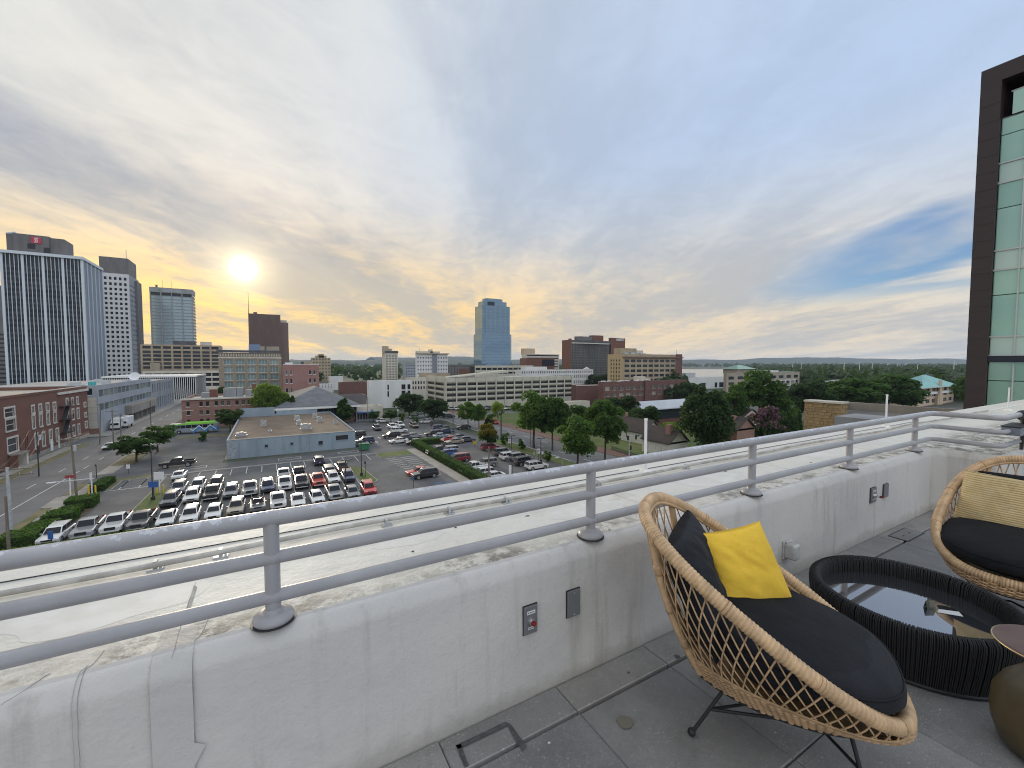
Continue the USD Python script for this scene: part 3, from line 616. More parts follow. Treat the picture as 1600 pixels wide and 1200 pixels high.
# mirror-glass tower
cL = P(755, 465, 520); X0, Y0 = cL[0], cL[1]; X1 = X_at(798.5, Y0); Y1 = Y_at(741, X0); zt = cL[2]
o = thing('glass_tower', 'blue mirror glass skyscraper with stepped top, tallest in the centre', 'building', (X0, Y0, 0)); w, q = X1 - X0, Y1 - Y0; ch = 3.0
def octo(w0, q0, c, e=0): return Polygon([(-e + c, -e), (w0 + e - c, -e), (w0 + e, -e + c), (w0 + e, q0 + e - c), (w0 + e - c, q0 + e), (-e + c, q0 + e), (-e, q0 + e - c), (-e, -e + c)])
zlow = EYE + (568 - 521) * 520 / FPX
put(o, 'shaft', sheet(octo(w, q, ch), zt - 9, zt - 9 - zlow), M['skyglass']); put(o, 'lower_shaft', sheet(octo(w, q, ch, 1.4), zlow, zlow), M['skyglass'])
put(o, 'crown', sheet(octo(w, q, ch, -3), zt - 3, 6), M['skyglass']); put(o, 'crown', sheet(octo(w, q, ch, -7), zt + 1, 4), M['skyglass'])
mg = mat('glass_joint', (.15, .21, .28), .25, metallic=.7)
for k in range(int(zt / 4.0) - 2):
    z = 4 + k * 4.0; e = 1.46 if z < zlow else .06
    if abs(z - zlow) > .5: put(o, 'floor_line', sheet(octo(w, q, ch, e), z + .28, .28), mg)
for k in range(1, 22): MB().box(k * w / 22 - .1, k * w / 22 + .1, -.12, 0, zlow + .1, zt - 9).put(o, 'mullion', mg)
MB().box(w * .2, w * .42, 1.5, 3.1, zt - 9, zt - 4).put(o, 'louvre', M['officeglass'])
# long car park
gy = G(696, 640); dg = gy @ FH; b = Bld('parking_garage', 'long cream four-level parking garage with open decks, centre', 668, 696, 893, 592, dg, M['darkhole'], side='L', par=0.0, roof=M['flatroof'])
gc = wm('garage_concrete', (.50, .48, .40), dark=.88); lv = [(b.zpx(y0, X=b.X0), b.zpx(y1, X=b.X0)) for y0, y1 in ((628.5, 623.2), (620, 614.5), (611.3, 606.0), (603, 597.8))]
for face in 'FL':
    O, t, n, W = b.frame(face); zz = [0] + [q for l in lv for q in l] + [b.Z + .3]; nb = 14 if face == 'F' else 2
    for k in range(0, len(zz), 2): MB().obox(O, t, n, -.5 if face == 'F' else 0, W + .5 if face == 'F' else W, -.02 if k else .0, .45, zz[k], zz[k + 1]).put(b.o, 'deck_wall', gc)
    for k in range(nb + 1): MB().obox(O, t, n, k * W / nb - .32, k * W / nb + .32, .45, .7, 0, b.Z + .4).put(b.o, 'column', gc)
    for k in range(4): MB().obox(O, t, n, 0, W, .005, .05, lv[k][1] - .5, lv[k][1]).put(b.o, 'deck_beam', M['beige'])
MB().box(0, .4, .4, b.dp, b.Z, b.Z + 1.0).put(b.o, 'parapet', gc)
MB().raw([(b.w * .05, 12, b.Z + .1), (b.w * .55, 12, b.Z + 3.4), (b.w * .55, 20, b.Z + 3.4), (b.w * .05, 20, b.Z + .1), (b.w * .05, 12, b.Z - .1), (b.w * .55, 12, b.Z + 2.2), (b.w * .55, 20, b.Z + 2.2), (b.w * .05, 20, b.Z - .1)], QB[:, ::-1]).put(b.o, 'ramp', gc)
# far garage
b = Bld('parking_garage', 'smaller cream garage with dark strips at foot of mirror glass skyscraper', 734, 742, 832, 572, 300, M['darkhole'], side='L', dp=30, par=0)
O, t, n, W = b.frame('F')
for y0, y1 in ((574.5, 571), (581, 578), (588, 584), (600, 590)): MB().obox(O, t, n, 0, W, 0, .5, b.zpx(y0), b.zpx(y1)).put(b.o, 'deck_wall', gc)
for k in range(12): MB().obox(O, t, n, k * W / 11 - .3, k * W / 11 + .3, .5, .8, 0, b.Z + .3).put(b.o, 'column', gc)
# white arcaded block
b = Bld('arcaded_block', 'long white block with rows of arched windows above the parking garage', 805, 814, 926, 578, 275, M['white'], side='L', dp=25)
b.grid('F', [c for c in b.cols(34, .42) if not b.apx(846) < c[0] < b.apx(884) or True], [(b.zpx(600), b.zpx(595)), (b.zpx(591), b.zpx(586)), (b.zpx(583), b.zpx(579.6))], wall=M['white'], glass=M['officeglass'])
MB().raw([(b.apx(911), -.5, b.Z), (b.apx(922), -.5, b.Z), (b.apx(916.5), -.5, b.zpx(573.5)), (b.apx(911), .3, b.Z), (b.apx(922), .3, b.Z), (b.apx(916.5), .3, b.zpx(573.5))], [(0, 1, 2), (3, 5, 4), (0, 2, 5), (0, 5, 3), (1, 4, 5), (1, 5, 2)]).put(b.o, 'gable', M['whitetrim'])
b.roofbox('plant_room', M['white'], 826, 860, 573)
# peach and white apartments far
b = Bld('terraced_apartments', 'stepped peach and white terraced apartments left of the brick hotel', 815, 822, 873, 553, 430, M['cream'], side='L', dp=25)
b.grid('F', [(1, b.w - 1)], b.rows(9, .4, 4), wall=M['cream'], glass=M['officeglass']); b.roofbox('stepped_top', M['peach'], 822, 839, 545); MB().box(b.apx(812), b.apx(856), -12, -.5, -2, b.zpx(560)).put(b.o, 'brick_wing', M['red']); MB().box(b.apx(837), b.apx(855), -12.6, -12, b.zpx(571), b.zpx(562)).put(b.o, 'window_wall', M['officeglass'])
# red brick hotel with dark glass
b = Bld('brick_hotel', 'red brick hotel slab with wide dark glass front', 878, 888, 972, 531, 370, M['red'], side='L', dp=22)
a0, a1 = b.apx(889.5), b.apx(948); am = (b.apx(913) + b.apx(921)) / 2; ztop = b.zpx(538)
hb = glassmat('bronze_glass', (.028, .030, .030), .12, second=(.04, .042, .04))
MB().raw([(a0, -3.1, 0), (am, -.4, 0), (a1, -3.1, 0), (a0, -3.1, ztop), (am, -.4, ztop), (a1, -3.1, ztop)], [(0, 1, 4), (0, 4, 3), (1, 2, 5), (1, 5, 4)]).put(b.o, 'glass_front', hb)
MB().box(a0, a1, -7, -3.3, 0, .5).put(b.o, 'plinth', M['grey'])
for k in range(17):
    MB().raw([(a0, -3.2, z), (am, -.5, z), (a1, -3.2, z), (a0, -3.2, z + .35), (am, -.5, z + .35), (a1, -3.2, z + .35)] if (z := 2 + k * ztop / 17.2) else [], [(0, 1, 4), (0, 4, 3), (1, 2, 5), (1, 5, 4)]).put(b.o, 'floor_line', M['slate'])
for k in range(26):
    a = a0 + (a1 - a0) * k / 25; y = -3.3 + 2.7 * (1 - abs(a - am) / (am - a0 if a < am else a1 - am)); MB().box(a - .12, a + .12, y, y + .2, 0, ztop).put(b.o, 'mullion', M['slate'])
bm = MB().box(0, max(a0, .6), -3.2, -.01, -2, b.zpx(531)).put(b.o, 'end_wing', M['red']); MB().box(a1 + 2, b.w + .4, -3.2, -.01, -2, b.zpx(527.5)).put(b.o, 'end_wing', M['red']); MB().box(a0, a1 + 2, -3.15, -.01, ztop, b.zpx(533)).put(b.o, 'top_band', M['darkroof']); MB().box(a0, a1, -3.5, -3.16, ztop, ztop + .8).put(b.o, 'trim', M['trim'])
b.roofbox('plant_room', M['slate'], 908, 930, 526.5); b.roofbox('plant_room', M['red'], 931, 947, 524)
letters(b.o, 'MARRIOTT', 2.2, (b.apx(959), -3.3, b.zpx(532)), 'F', M['whitetrim'], width=b.apx(971) - b.apx(959))
# tan brick office
b = Bld('tan_office', 'tan brick office block with yellow corner and rows of wide dark windows', 950, 974, 1064, 553, 258, M['tan'], side='L')
M['yellowbrick'] = wm('yellow_brick', (.46, .35, .20), dark=.9)
b.grid('L', b.cols(4, .42, 2, 2, 'L'), [(b.zpx(y1, X=b.X0), b.zpx(y0, X=b.X0)) for y0, y1 in ((592, 595), (586, 590), (579.5, 583), (573.5, 577), (567.5, 571), (561.5, 565))][::1], wall=M['yellowbrick'], glass=M['officeglass'], each=True)
b.grid('F', b.cols(9, .76, .3, b.w - b.apx(1055)), [(b.zpx(y1), b.zpx(y0)) for y0, y1 in ((592, 596), (584.5, 588.5), (577, 581), (569.5, 573.5), (562, 566))], wall=M['tan'], glass=M['officeglass'], each=True, frame=M['slate'], mull=2)
MB().obox((0, 0, 0), (1, 0, 0), (0, -1, 0), b.apx(1055), b.w + .3, .3, .7, -2, b.Z + .4).put(b.o, 'end_pier', M['darkred']); b.trim('F', 'cornice', M['brown'], b.zpx(559.5), b.zpx(557.6), .8, .3)
b.roofbox('penthouse', M['tan'], 977, 1002, 545); b.roofbox('penthouse', M['cream'], 1002, 1012, 548)
for x0, x1, y in ((980, 986, 552), (990, 996, 551), (1005, 1012, 552), (1014, 1018, 553), (1020, 1025, 554)): b.roofbox('cooling_unit', M['galv'], x0, x1, y, y0=2, dp=2)
MB().tube([(b.apx(1062), 3, b.Z), (b.apx(1062), 3, b.zpx(545))], .12, 4).put(b.o, 'mast', M['steel'])
# low brick blocks
b = Bld('brick_storehouse', 'windowless dark red brick storehouse right of the long garage', 893, 900, 938, 602, 205, M['darkred'], side='L', dp=18); b.trim('F', 'coping', M['trim'], b.Z - .4, b.Z, .1, .02)
b = Bld('brick_market', 'long brown brick market hall with two rows of windows and white roof', 935, 943, 1072, 597, 196, M['darkred'], side='L', dp=22)
b.grid('F', b.cols(13, .66), [(b.zpx(617), b.zpx(612)), (b.zpx(608), b.zpx(601.5))], each=True, frame=M['trim'], glass=glassmat('market_glass', (.05, .05, .05), .12, second=(.30, .28, .24)), mull=3)
MB().box(b.apx(1006), b.apx(1012), -1.2, -.31, -2, b.Z + .3).put(b.o, 'pier', M['darkred']); b.roofbox('stair_head', M['cream'], 1009, 1016, 588, y0=3, dp=5); b.roofbox('stair_head', M['cream'], 1016, 1024, 592, y0=3, dp=5)
for k in range(11): b.roofbox('roof_unit', M['whitemetal'], 945 + k * 7, 948 + k * 7 + (k % 3), 594.5 - (k % 2), y0=3 + k % 4, dp=1.5)
# tan flat building among the trees
b = Bld('flat_roof_shop', 'low flat-roofed cream building half hidden by street trees', 866, 876, 922, 629, 140, M['cream'], side='L', dp=16)
# silver-roofed pavilion
b = Bld('silver_pavilion', 'hall with bright silver metal roof among trees', 997, 1001, 1073, 640, 138, M['darkred'], side='L', dp=20, par=0)
w, q, z = b.w, b.dp, b.Z; zr = z + 2.6
MB().raw([(-1, -1.5, z), (w + 1, -1.5, z), (w + 1, q * .5, zr), (-1, q * .5, zr), (w + 1, q + 1.5, z), (-1, q + 1.5, z), (-1, -1.5, z - .3), (w + 1, -1.5, z - .3)], [(0, 1, 2), (0, 2, 3), (3, 2, 4), (3, 4, 5), (6, 7, 1), (6, 1, 0), (0, 3, 5), (1, 4, 2)]).put(b.o, 'metal_roof', M['silver'])
for k in range(26): x = -1 + (w + 2) * k / 25; MB().tube([(x, -1.5, z + .04), (x, q * .5, zr + .04)], .05, 4).put(b.o, 'roof_seam', M['silver'])
MB().box(.5, w - .5, -.2, 0, z - 3.6, z - .5).put(b.o, 'window_band', M['officeglass'])
# white convention hall, river side
b = Bld('convention_hall', 'plain white convention hall in front of the river', 1061, 1072, 1136, 590, 330, M['white'], side='L', dp=40)
b.grid('F', [(b.apx(1096), b.apx(1103)), (b.apx(1117), b.apx(1121)), (b.apx(1124), b.apx(1131))], [(b.zpx(606), b.zpx(598))], each=True, glass=M['officeglass']); MB().box(b.apx(1082), b.apx(1097), 6, 16, b.Z, b.zpx(582.5)).put(b.o, 'roof_canopy', M['galv'])
# beige block with green dome roof
b = Bld('green_dome_office', 'beige riverside office with pale green hip roof on its tower', 1131, 1135, 1249, 583, 270, M['beige'], side='L', dp=30)
b.grid('F', b.cols(9, .6), [(b.zpx(y1), b.zpx(y0)) for y0, y1 in ((604, 609), (595.5, 600), (587, 591.5))], each=True, glass=M['officeglass'], wall=M['beige'])
for x in (1210.5, 1219, 1226, 1233, 1240.5): MB().box(b.apx(x) - .35, b.apx(x) + .35, -1.2, -.31, 0, b.zpx(594)).put(b.o, 'white_frame', M['whitetrim'])
for y in (594.5, 603): MB().box(b.apx(1210), b.apx(1241), -1.25, -.31, b.zpx(y + 1), b.zpx(y)).put(b.o, 'white_frame', M['whitetrim'])
a0, a1, z0 = b.apx(1161), b.apx(1188), b.zpx(576.5); MB().box(a0, a1, 4, 14, b.h, z0).put(b.o, 'tower', M['beige'])
am = (a0 + a1) / 2; MB().raw([(a0 - 1, 3, z0), (a1 + 1, 3, z0), (a1 + 1, 15, z0), (a0 - 1, 15, z0), (am - 2, 9, b.zpx(570)), (am + 2, 9, b.zpx(570))], [(0, 1, 5), (0, 5, 4), (1, 2, 5), (2, 3, 4), (2, 4, 5), (3, 0, 4)]).put(b.o, 'green_roof', mat('pale_green_roof', (.22, .34, .27), .6)); MB().box(b.apx(1226), b.apx(1247), 2, 8, b.h, b.zpx(581.5)).put(b.o, 'green_roof', mat('pale_green_roof', (0, 0, 0)))
b.roofbox('gable_house', M['white'], 1214, 1226, 579)
b = Bld('white_pavilion', 'small white flat-roofed pavilion among riverside trees', 1281, 1286, 1320, 594.5, 330, M['white'], side='L', dp=15); b.grid('F', [(2, b.w - 2)], [(b.Z - 4.5, b.Z - 1.5)], glass=M['teal'])
# teal-roofed apartments
b = Bld('teal_roof_apartments', 'peach apartment house with wide teal metal roof', 1394, 1434, 1491, 606, 200, M['peach'], side='L', par=0)
w, q, z = b.w, b.dp, b.Z; zr = b.zpx(585.5, Y=b.Y0 + q * .5); ov = 2.0
MB().raw([(-ov, -ov, z), (w + ov, -ov, z), (w + ov, q + ov, z), (-ov, q + ov, z), (w * .42, q * .45, zr), (w * .58, q * .55, zr)], [(0, 1, 5), (0, 5, 4), (1, 2, 5), (2, 3, 4), (2, 4, 5), (3, 0, 4)]).put(b.o, 'teal_roof', M['tealroof'])
MB().box(-ov, w + ov, -ov, q + ov, z - .35, z - .02).put(b.o, 'eaves', M['trim'])
for face in 'FL':
    O, t, n, W = b.frame(face); cl = [c for c in b.cols(6 if face == 'F' else 5, .62, .5, .5, face)]
    b.grid(face, cl, [(1.0, 3.0), (4.2, 6.2), (z - 2.3, z - .45)], each=True, glass=M['officeglass'], wall=M['peach'], th=.3, frame=M['whitetrim'], mull=1); MB().obox(O, t, n, 0, W, .3, .9, z - 3.6, z - 2.5).put(b.o, 'balcony', M['whitetrim'])
ac = (b.apx(1461) + b.apx(1470)) / 2; MB().box(ac - 1.4, ac + 1.4, -1.6, -.92, 0, b.zpx(594)).put(b.o, 'chimney', M['peach']); MB().raw([(ac - 3.6, -1.5, 0), (ac + 3.6, -1.5, 0), (ac + 3.6, -1.5, 3.2), (ac + 1.4, -1.5, z - 2.6), (ac - 1.4, -1.5, z - 2.6), (ac - 3.6, -1.5, 3.2)] + [(ac - 3.6, -.31, 0), (ac + 3.6, -.31, 0), (ac + 3.6, -.31, 3.2), (ac + 1.4, -.31, z - 2.6), (ac - 1.4, -.31, z - 2.6), (ac - 3.6, -.31, 3.2)], [(0, 1, 2), (0, 2, 3), (0, 3, 4), (0, 4, 5)] + [t_ for i in range(6) for t_ in ((i, 6 + i, 6 + (i + 1) % 6), (i, 6 + (i + 1) % 6, (i + 1) % 6))]).put(b.o, 'gable', M['peach'])
# small white houses in the garden
def house(name, label, xc, yeave, d, xl, xr, rise, wall, roofm, zb=0.0, cols=3, ov=.4):
    b = Bld(name, label, xl, xc, xr, yeave, d, wall, side='L', par=0, cat='house'); w, q, z = b.w, b.dp, b.Z; zr = z + rise
    MB().raw([(0, 0, z - .4), (w, 0, z - .4), (w / 2, 0, zr - .06), (0, q, z - .4), (w, q, z - .4), (w / 2, q, zr - .06)], [(0, 1, 2), (3, 5, 4), (0, 2, 5), (0, 5, 3), (1, 4, 5), (1, 5, 2)]).put(b.o, 'gable', wall)
    s = (zr - z) / (w / 2)
    for sx in (0, 1):
        e = -ov if sx == 0 else w + ov; z0 = z - ov * s
        v = [(e, -ov, z0), (w / 2, -ov, zr), (w / 2, q + ov, zr), (e, q + ov, z0)]; v += [(x, y, zz + .18) for x, y, zz in v]
        MB().raw(v, QB if sx else QB[:, ::-1]).put(b.o, 'roof_slope', roofm)
    b.grid('L', b.cols(cols, .16, 1, 1, 'L'), [(.9, 2.4)], each=True, frame=M['whitetrim'], z1=z - .3, th=.12)
    return b
M['shingle'] = mat('brown_shingle', (.075, .060, .055), .9, second=(.055, .046, .043), scale=.8, stretch=(1, .3, 1)); M['clap'] = mat('white_clapboard', (.60, .59, .54), .8, second=(.52, .51, .47), scale=.5)
h1 = house('white_cottage', 'white clapboard cottage with brown roof and brick chimney beside the white pipe', 1046, 692, 92, 1006, 1077, 2.6, M['clap'], M['shingle'])
MB().box(h1.w * .25, h1.w * .25 + 1.1, 1.2, 2.4, h1.Z, h1.Z + 3.6).put(h1.o, 'chimney', M['midbrick'])
h2 = house('white_cottage', 'white clapboard cottage partly hidden behind the green street trees', 1008, 676, 106, 955, 1034, 2.8, M['clap'], M['shingle']); MB().box(h2.w * .45, h2.w * .45 + 1.1, h2.dp - 3, h2.dp - 1.8, h2.Z, h2.Z + 4.0).put(h2.o, 'chimney', M['midbrick'])
h3 = house('brick_cottage', 'low brick cottage with brown roof behind the dark magnolia', 1152, 671, 92, 1122, 1182, 2.3, M['midbrick'], M['shingle']); MB().box(h3.w * .3, h3.w * .3 + 1, 2, 3, h3.Z, h3.Z + 2.6).put(h3.o, 'chimney', M['midbrick'])
h4 = house('yellow_cottage', 'pale yellow cottage behind the brick cottage', 1160, 652, 118, 1138, 1190, 2.0, M['cream'], M['shingle'])
# ------------------------------------------------------------------ the blue building in the car park, buildings along the left street
bw, bd, bh = 26.0, 60.0, 4.2
c0 = G(355, 718); bx, by = c0[0], c0[1]
bx1 = X_at(553, by)
M['bluewall'] = mat('blue_grey_paint', (.27, .335, .39), .8, second=(.23, .285, .335), scale=.35, stretch=(1, 1, .4), detail=8); 
o = thing('blue_store', 'low pale blue store with brown gravel roof in the car park', 'building', (bx, by, 0)); w = bx1 - bx; q = G(375, 650, bh)[1] - by
MB().box(0, w, 0, q, -.5, bh - .5).put(o, 'wall', M['bluewall']); MB().box(.3, w - .3, .3, q - .3, bh - .6, bh - .42).put(o, 'roof', M['brownroof'])
MB().box(0, w, 0, .3, bh - .5, bh).put(o, 'parapet', M['bluewall']); MB().box(0, .3, .3, q, bh - .5, bh).put(o, 'parapet', M['bluewall']); MB().box(w - .3, w, .3, q, bh - .5, bh).put(o, 'parapet', M['bluewall']); MB().box(.3, w - .3, q - .3, q, bh - .5, bh).put(o, 'parapet', M['bluewall'])
MB().box(-.05, w + .05, -.07, -.002, bh - .12, bh + .03).put(o, 'coping', M['trim'])
for px in (398, 440, 482, 518): x = X_at(px, by) - bx; MB().box(x - .12, x + .12, -.08, -.002, 0, bh - .15).put(o, 'pilaster', M['bluewall'])
for px0, px1, y0, y1 in ((410, 415, 696, 700), (450.5, 455, 692.5, 696), (495, 501.5, 690, 696), (522.5, 541.5, 681.5, 688.5)):
    x0, x1 = X_at(px0, by) - bx, X_at(px1, by) - bx; d = (bx + x0) * FH[0] + by * FH[1]; z0, z1 = EYE - (y1 - 568) * d / FPX, EYE - (y0 - 568) * d / FPX
    wn = MB().box(x0, x1, -.06, -.002, z0, z1).put(o, 'window', M['darkhole']); MB().box(x0 - .1, x1 + .1, -.1, -.062, z0 - .1, z0).put(wn, 'sill', M['bluewall'])
MB().box(.1, 1.6, -.02, -.001, 0, bh - .6).put(o, 'stained_patch', mat('faded_paint', (.33, .37, .39), .9, second=(.22, .25, .28), scale=2.5))
for x in (2.2, 14.0): MB().cyl(x, -.14, 0, bh - .2, .05, n=6).put(o, 'downpipe', M['bluewall'])
MB().box(.3, 9.5, q - .25, q + .4, bh - .4, bh + 2.3).put(o, 'false_front', M['bluewall']); MB().box(10, 22, q - .2, q + .4, bh - .3, bh + 1.0).put(o, 'false_front', M['bluewall'])
MB().box(-.5, -.02, 0, q * .98, 0, .12).put(o, 'side_walk', M['concrete'])
M['unitgrey'] = mat('unit_paint', (.46, .46, .45), .6, second=(.34, .34, .33), scale=2)
def roof_unit(px, py, sx, sy, sz, label, m='unitgrey'):
    sx, sy, sz = sx * .82, sy * .82, sz * .72
    g0 = G(px, py, bh - .4); u = thing('rooftop_unit', label, 'roof unit', (g0[0], g0[1], bh - .42), group='units on the blue store roof')
    put(u, 'casing', tri(rounded(sx, sy, sz, .06).translate((0, 0, sz / 2 + .2))), M[m]); MB().box(-sx / 2 - .1, sx / 2 + .1, -sy / 2 - .1, sy / 2 + .1, 0, .2).put(u, 'curb', M['galv'])
    MB().cyl(0, 0, sz + .2, sz + .34, min(sx, sy) * .36, n=18).put(u, 'fan_ring', M['steel'])
    for k in range(4): MB().box(-sx / 2 + .1, sx / 2 - .1, -sy / 2 - .03, -sy / 2 - .002, .35 + k * sz / 5, .35 + k * sz / 5 + .08).put(u, 'louvre', M['galv'])
for a in ((377, 681, 2.6, 1.6, .8, 'low white unit near the front left corner of the blue store roof'), (412, 664.5, 1.6, 1.6, 1.7, 'tall white unit left of centre on the blue store roof'), (464, 655.5, 1.6, 1.6, 1.3, 'rear white unit at the middle of the blue store roof'), (467, 663, 1.5, 1.5, 1.2, 'white unit just before the rear middle unit on blue roof'),
          (478, 670, 3.0, 2.2, 1.5, 'largest grey-white unit on the blue store roof'), (492, 652, 1.6, 1.6, 1.3, 'rear right white unit on the blue store roof'), (499, 658, 1.6, 1.6, 1.3, 'white unit beside rear right unit of blue roof'), (524, 661, 1.2, 1.2, .9, 'small white square unit at right end of the blue roof'), (422, 674, .7, .7, .6, 'tiny white vent in the middle of blue store roof')): roof_unit(*a)
# red brick block across the street on the left
X = -44.0; Yn, Yf = 60.0, Y_at(134, X); zt = 14.2
o = thing('brick_school', 'old red brick building with pale stone window surrounds, far left street', 'building', (X, Yn, 0)); L = Yf - Yn
MB().box(-26, -.3, 0, L, -1, zt - .8).put(o, 'wall', M['red']); MB().box(-25.7, -.5, .3, L - .3, zt - 1.0, zt - .78).put(o, 'roof', mat('cream_roof', (.50, .46, .38), .9, second=(.36, .33, .28), scale=.15)); 
for bx_ in ((-26, -.3, 0, .3), (-26, -.3, L - .3, L), (-26, -25.7, .3, L - .3), (-.6, -.3, .3, L - .3)): MB().box(bx_[0], bx_[1], bx_[2], bx_[3], zt - .8, zt).put(o, 'parapet', M['red'])
def ya(px): return Y_at(px, X) - Yn
def za(py, px):
    Yp = Y_at(px, X); return EYE - (py - 568) * (X * FH[0] + Yp * FH[1]) / FPX
F_O, F_t, F_n = (-.3, 0, 0), (0, 1, 0), (1, 0, 0)
wins = []   # (y0, y1, z0, z1)
def wpx(p0, p1, q0, q1, arch=False): 
    pm = (p0 + p1) / 2; wins.append((ya(p0), ya(p1), za(q1, pm), za(q0, pm), arch))
for p0, p1, q0, q1 in ((2.5, 18, 638, 651), (3.5, 18.5, 655.5, 672.5), (4.5, 20.5, 685, 706)): wpx(p0, p1, q0, q1)
for p, qa, qb in ((47, 635, 669), (58.5, 633, 666), (70, 631, 663), (81, 630, 660)):
    wpx(p - 1.6, p + 2.2, qa, qa + 10); wpx(p - 1.6, p + 2.2, qa + 15, qb)
for p, qa, qb in ((50, 679, 701), (61.5, 677, 697), (73, 673, 692), (83.5, 671, 689)): wpx(p - 1.7, p + 2.0, qa, qb)
for p in (101, 109.5, 117.5):
    k = (p - 101) / 16
    wpx(p - 1, p + 1.8, 624 - 2.5 * k, 633 - 2 * k); wpx(p - 1, p + 1.8, 642 - 3 * k, 657 - 3.5 * k); wpx(p - 1, p + 1.8, 668 - 4 * k, 684 - 6 * k, True)
for p, qa, qb in ((129, 630, 635), (129.5, 646, 651), (129.5, 660, 668)): wpx(p - 1.2, p + 1.5, qa, qb)
fac = m3.Manifold.cube((.3, L, zt + 1)).translate((0, 0, -1))
hole = m3.Manifold.compose([m3.Manifold.cube((1, y1 - y0, z1 - z0)).translate((-.5, y0, z0)) for y0, y1, z0, z1, a in wins])
put(o, 'facade', trimesh.Trimesh(*(lambda q: (q.vertices + np.array([-.3, 0, 0]), q.faces))(tri(fac - hole)), process=False), M['red'])
for y0, y1, z0, z1, a in wins:
    wn = MB().box(-.29, -.2, y0, y1, z0, z1).put(o, 'window', M['window'])
    f = .12 if y1 - y0 < 4 else .25; fb = MB().box(-.2, -.1, y0, y0 + f, z0, z1).box(-.2, -.1, y1 - f, y1, z0, z1).box(-.2, -.1, y0 + f, y1 - f, z1 - f, z1).box(-.2, -.1, y0 + f, y1 - f, (z0 + z1) / 2 - .06, (z0 + z1) / 2 + .06); fb.put(wn, 'frame', M['trim'])
    MB().box(.001, .14, y0 - .25, y1 + .25, z0 - .3, z0).put(wn, 'sill', M['trim'])
    if y1 - y0 > .5: MB().box(.001, .08, y0 - .3, y1 + .3, z1, z1 + .35).put(wn, 'lintel', M['trim']); MB().box(.001, .06, y0 - .3, y0, z0, z1).put(wn, 'surround', M['trim']); MB().box(.001, .06, y1, y1 + .3, z0, z1).put(wn, 'surround', M['trim'])
MB().box(0.001, .35, ya(87), L, za(612, 110) - .3, za(612, 110) + .25).put(o, 'cornice', M['trim']); MB().box(0.001, .12, 0, ya(87), za(618, 40), za(618, 40) + .2).put(o, 'string_course', M['red']); MB().box(-.62, .06, ya(40), ya(125), zt, zt + .12).put(o, 'coping', M['trim'])
MB().box(0.001, .10, ya(22), L, -1, za(702, 60) - .4).put(o, 'foundation', M['stone'])
MB().box(.1, .16, ya(71), ya(75), .3, 3.0).put(o, 'door', M['whitetrim']); MB().box(.1, .2, ya(83), ya(85.5), .2, 3.3).put(o, 'door_surround', M['trim']); MB().box(.1, .16, ya(50), ya(53), .8, 2.6).put(o, 'basement_window', M['darkhole'])
for k in range(3):   # fire escape in the recess
    z = 3.5 + 3.3 * k; fe = MB().box(0.01, 1.6, ya(88), ya(98), z, z + .08); fe.put(o, 'escape_landing', M['steel'])
    r = MB()
    for j in range(8): y = ya(88) + j * (ya(98) - ya(88)) / 7; r.box(1.52, 1.58, y - .02, y + .02, z + .08, z + 1.1)
    r.box(1.5, 1.6, ya(88), ya(98), z + 1.1, z + 1.16); r.put(o, 'escape_railing', M['steel'])
    if k < 2: MB().raw([(.3, ya(89), z), (1.1, ya(89), z), (1.1, ya(97), z + 3.3), (.3, ya(97), z + 3.3), (.3, ya(89), z + .15), (1.1, ya(89), z + .15), (1.1, ya(97), z + 3.45), (.3, ya(97), z + 3.45)], QB).put(o, 'escape_stair', M['steel'])
for p in (24, 33, 36): MB().box(.001, .12, ya(p), ya(p) + .14, 0, 5.5).put(o, 'downpipe', M['darkred'])
MB().box(.1, 1.5, ya(4), ya(22), 2.6, 2.9).put(o, 'porch_roof', M['stone']); MB().box(.1, 1.3, ya(19), ya(22), 0, 2.6).put(o, 'porch_wall', M['trim']); MB().box(.1, 1.2, ya(5), ya(6), 0, 2.6).put(o, 'porch_post', M['red'])
# banded grey building further along
Xb, Yb = -43.2, 166.0; b = Bld.__new__(Bld); zt = EYE - (602 - 568) * (Xb * FH[0] + Yb * FH[1]) / FPX
b.w, b.dp, b.X0, b.Y0, b.Z, b.h, b.side, b.wall = 30.0, Y_at(233, Xb) - Yb, Xb - 30, Yb, zt, zt - .6, 'R', M['bluegrey']
b.o = thing('banded_office', 'long blue-grey office with ribbon windows along the left street', 'building', (Xb - 30, Yb, 0))
MB().box(0, b.w, 0, b.dp, -1, b.h).put(b.o, 'wall', M['bluegrey']); MB().box(.3, b.w - .3, .3, b.dp, b.h - .1, b.h + .03).put(b.o, 'roof', M['flatroof'])
zz = [z for z in (.3 * zt, .52 * zt, .64 * zt, .80 * zt, .92 * zt)]
b.grid('F', [(b.w - 11 + 3.6 * k, b.w - 8 + 3.6 * k) for k in range(3)], [(.80 * zt, .94 * zt)], each=True, glass=M['officeglass'], frame=M['whitetrim']); 
b.grid('R', b.cols(14, .93, .5, .5, 'R'), [(.47 * zt, .61 * zt), (.76 * zt, .90 * zt)], each=True, glass=glassmat('ribbon_glass', (.06, .075, .075), .15, second=(.16, .17, .15)), a0=.0)
MB().box(b.w - 11.6, b.w, -.36, -.3, .12 * zt, .75 * zt).put(b.o, 'pale_cladding', M['cream']); MB().box(0, b.w + .32, -.5, -.301, -1, .12 * zt).put(b.o, 'brick_base', M['red'])
for k in range(5): MB().box(b.w - 11.6, b.w + .02, -.38, -.36, (.16 + .13 * k) * zt, (.165 + .13 * k) * zt).put(b.o, 'cladding_joint', M['grey'])
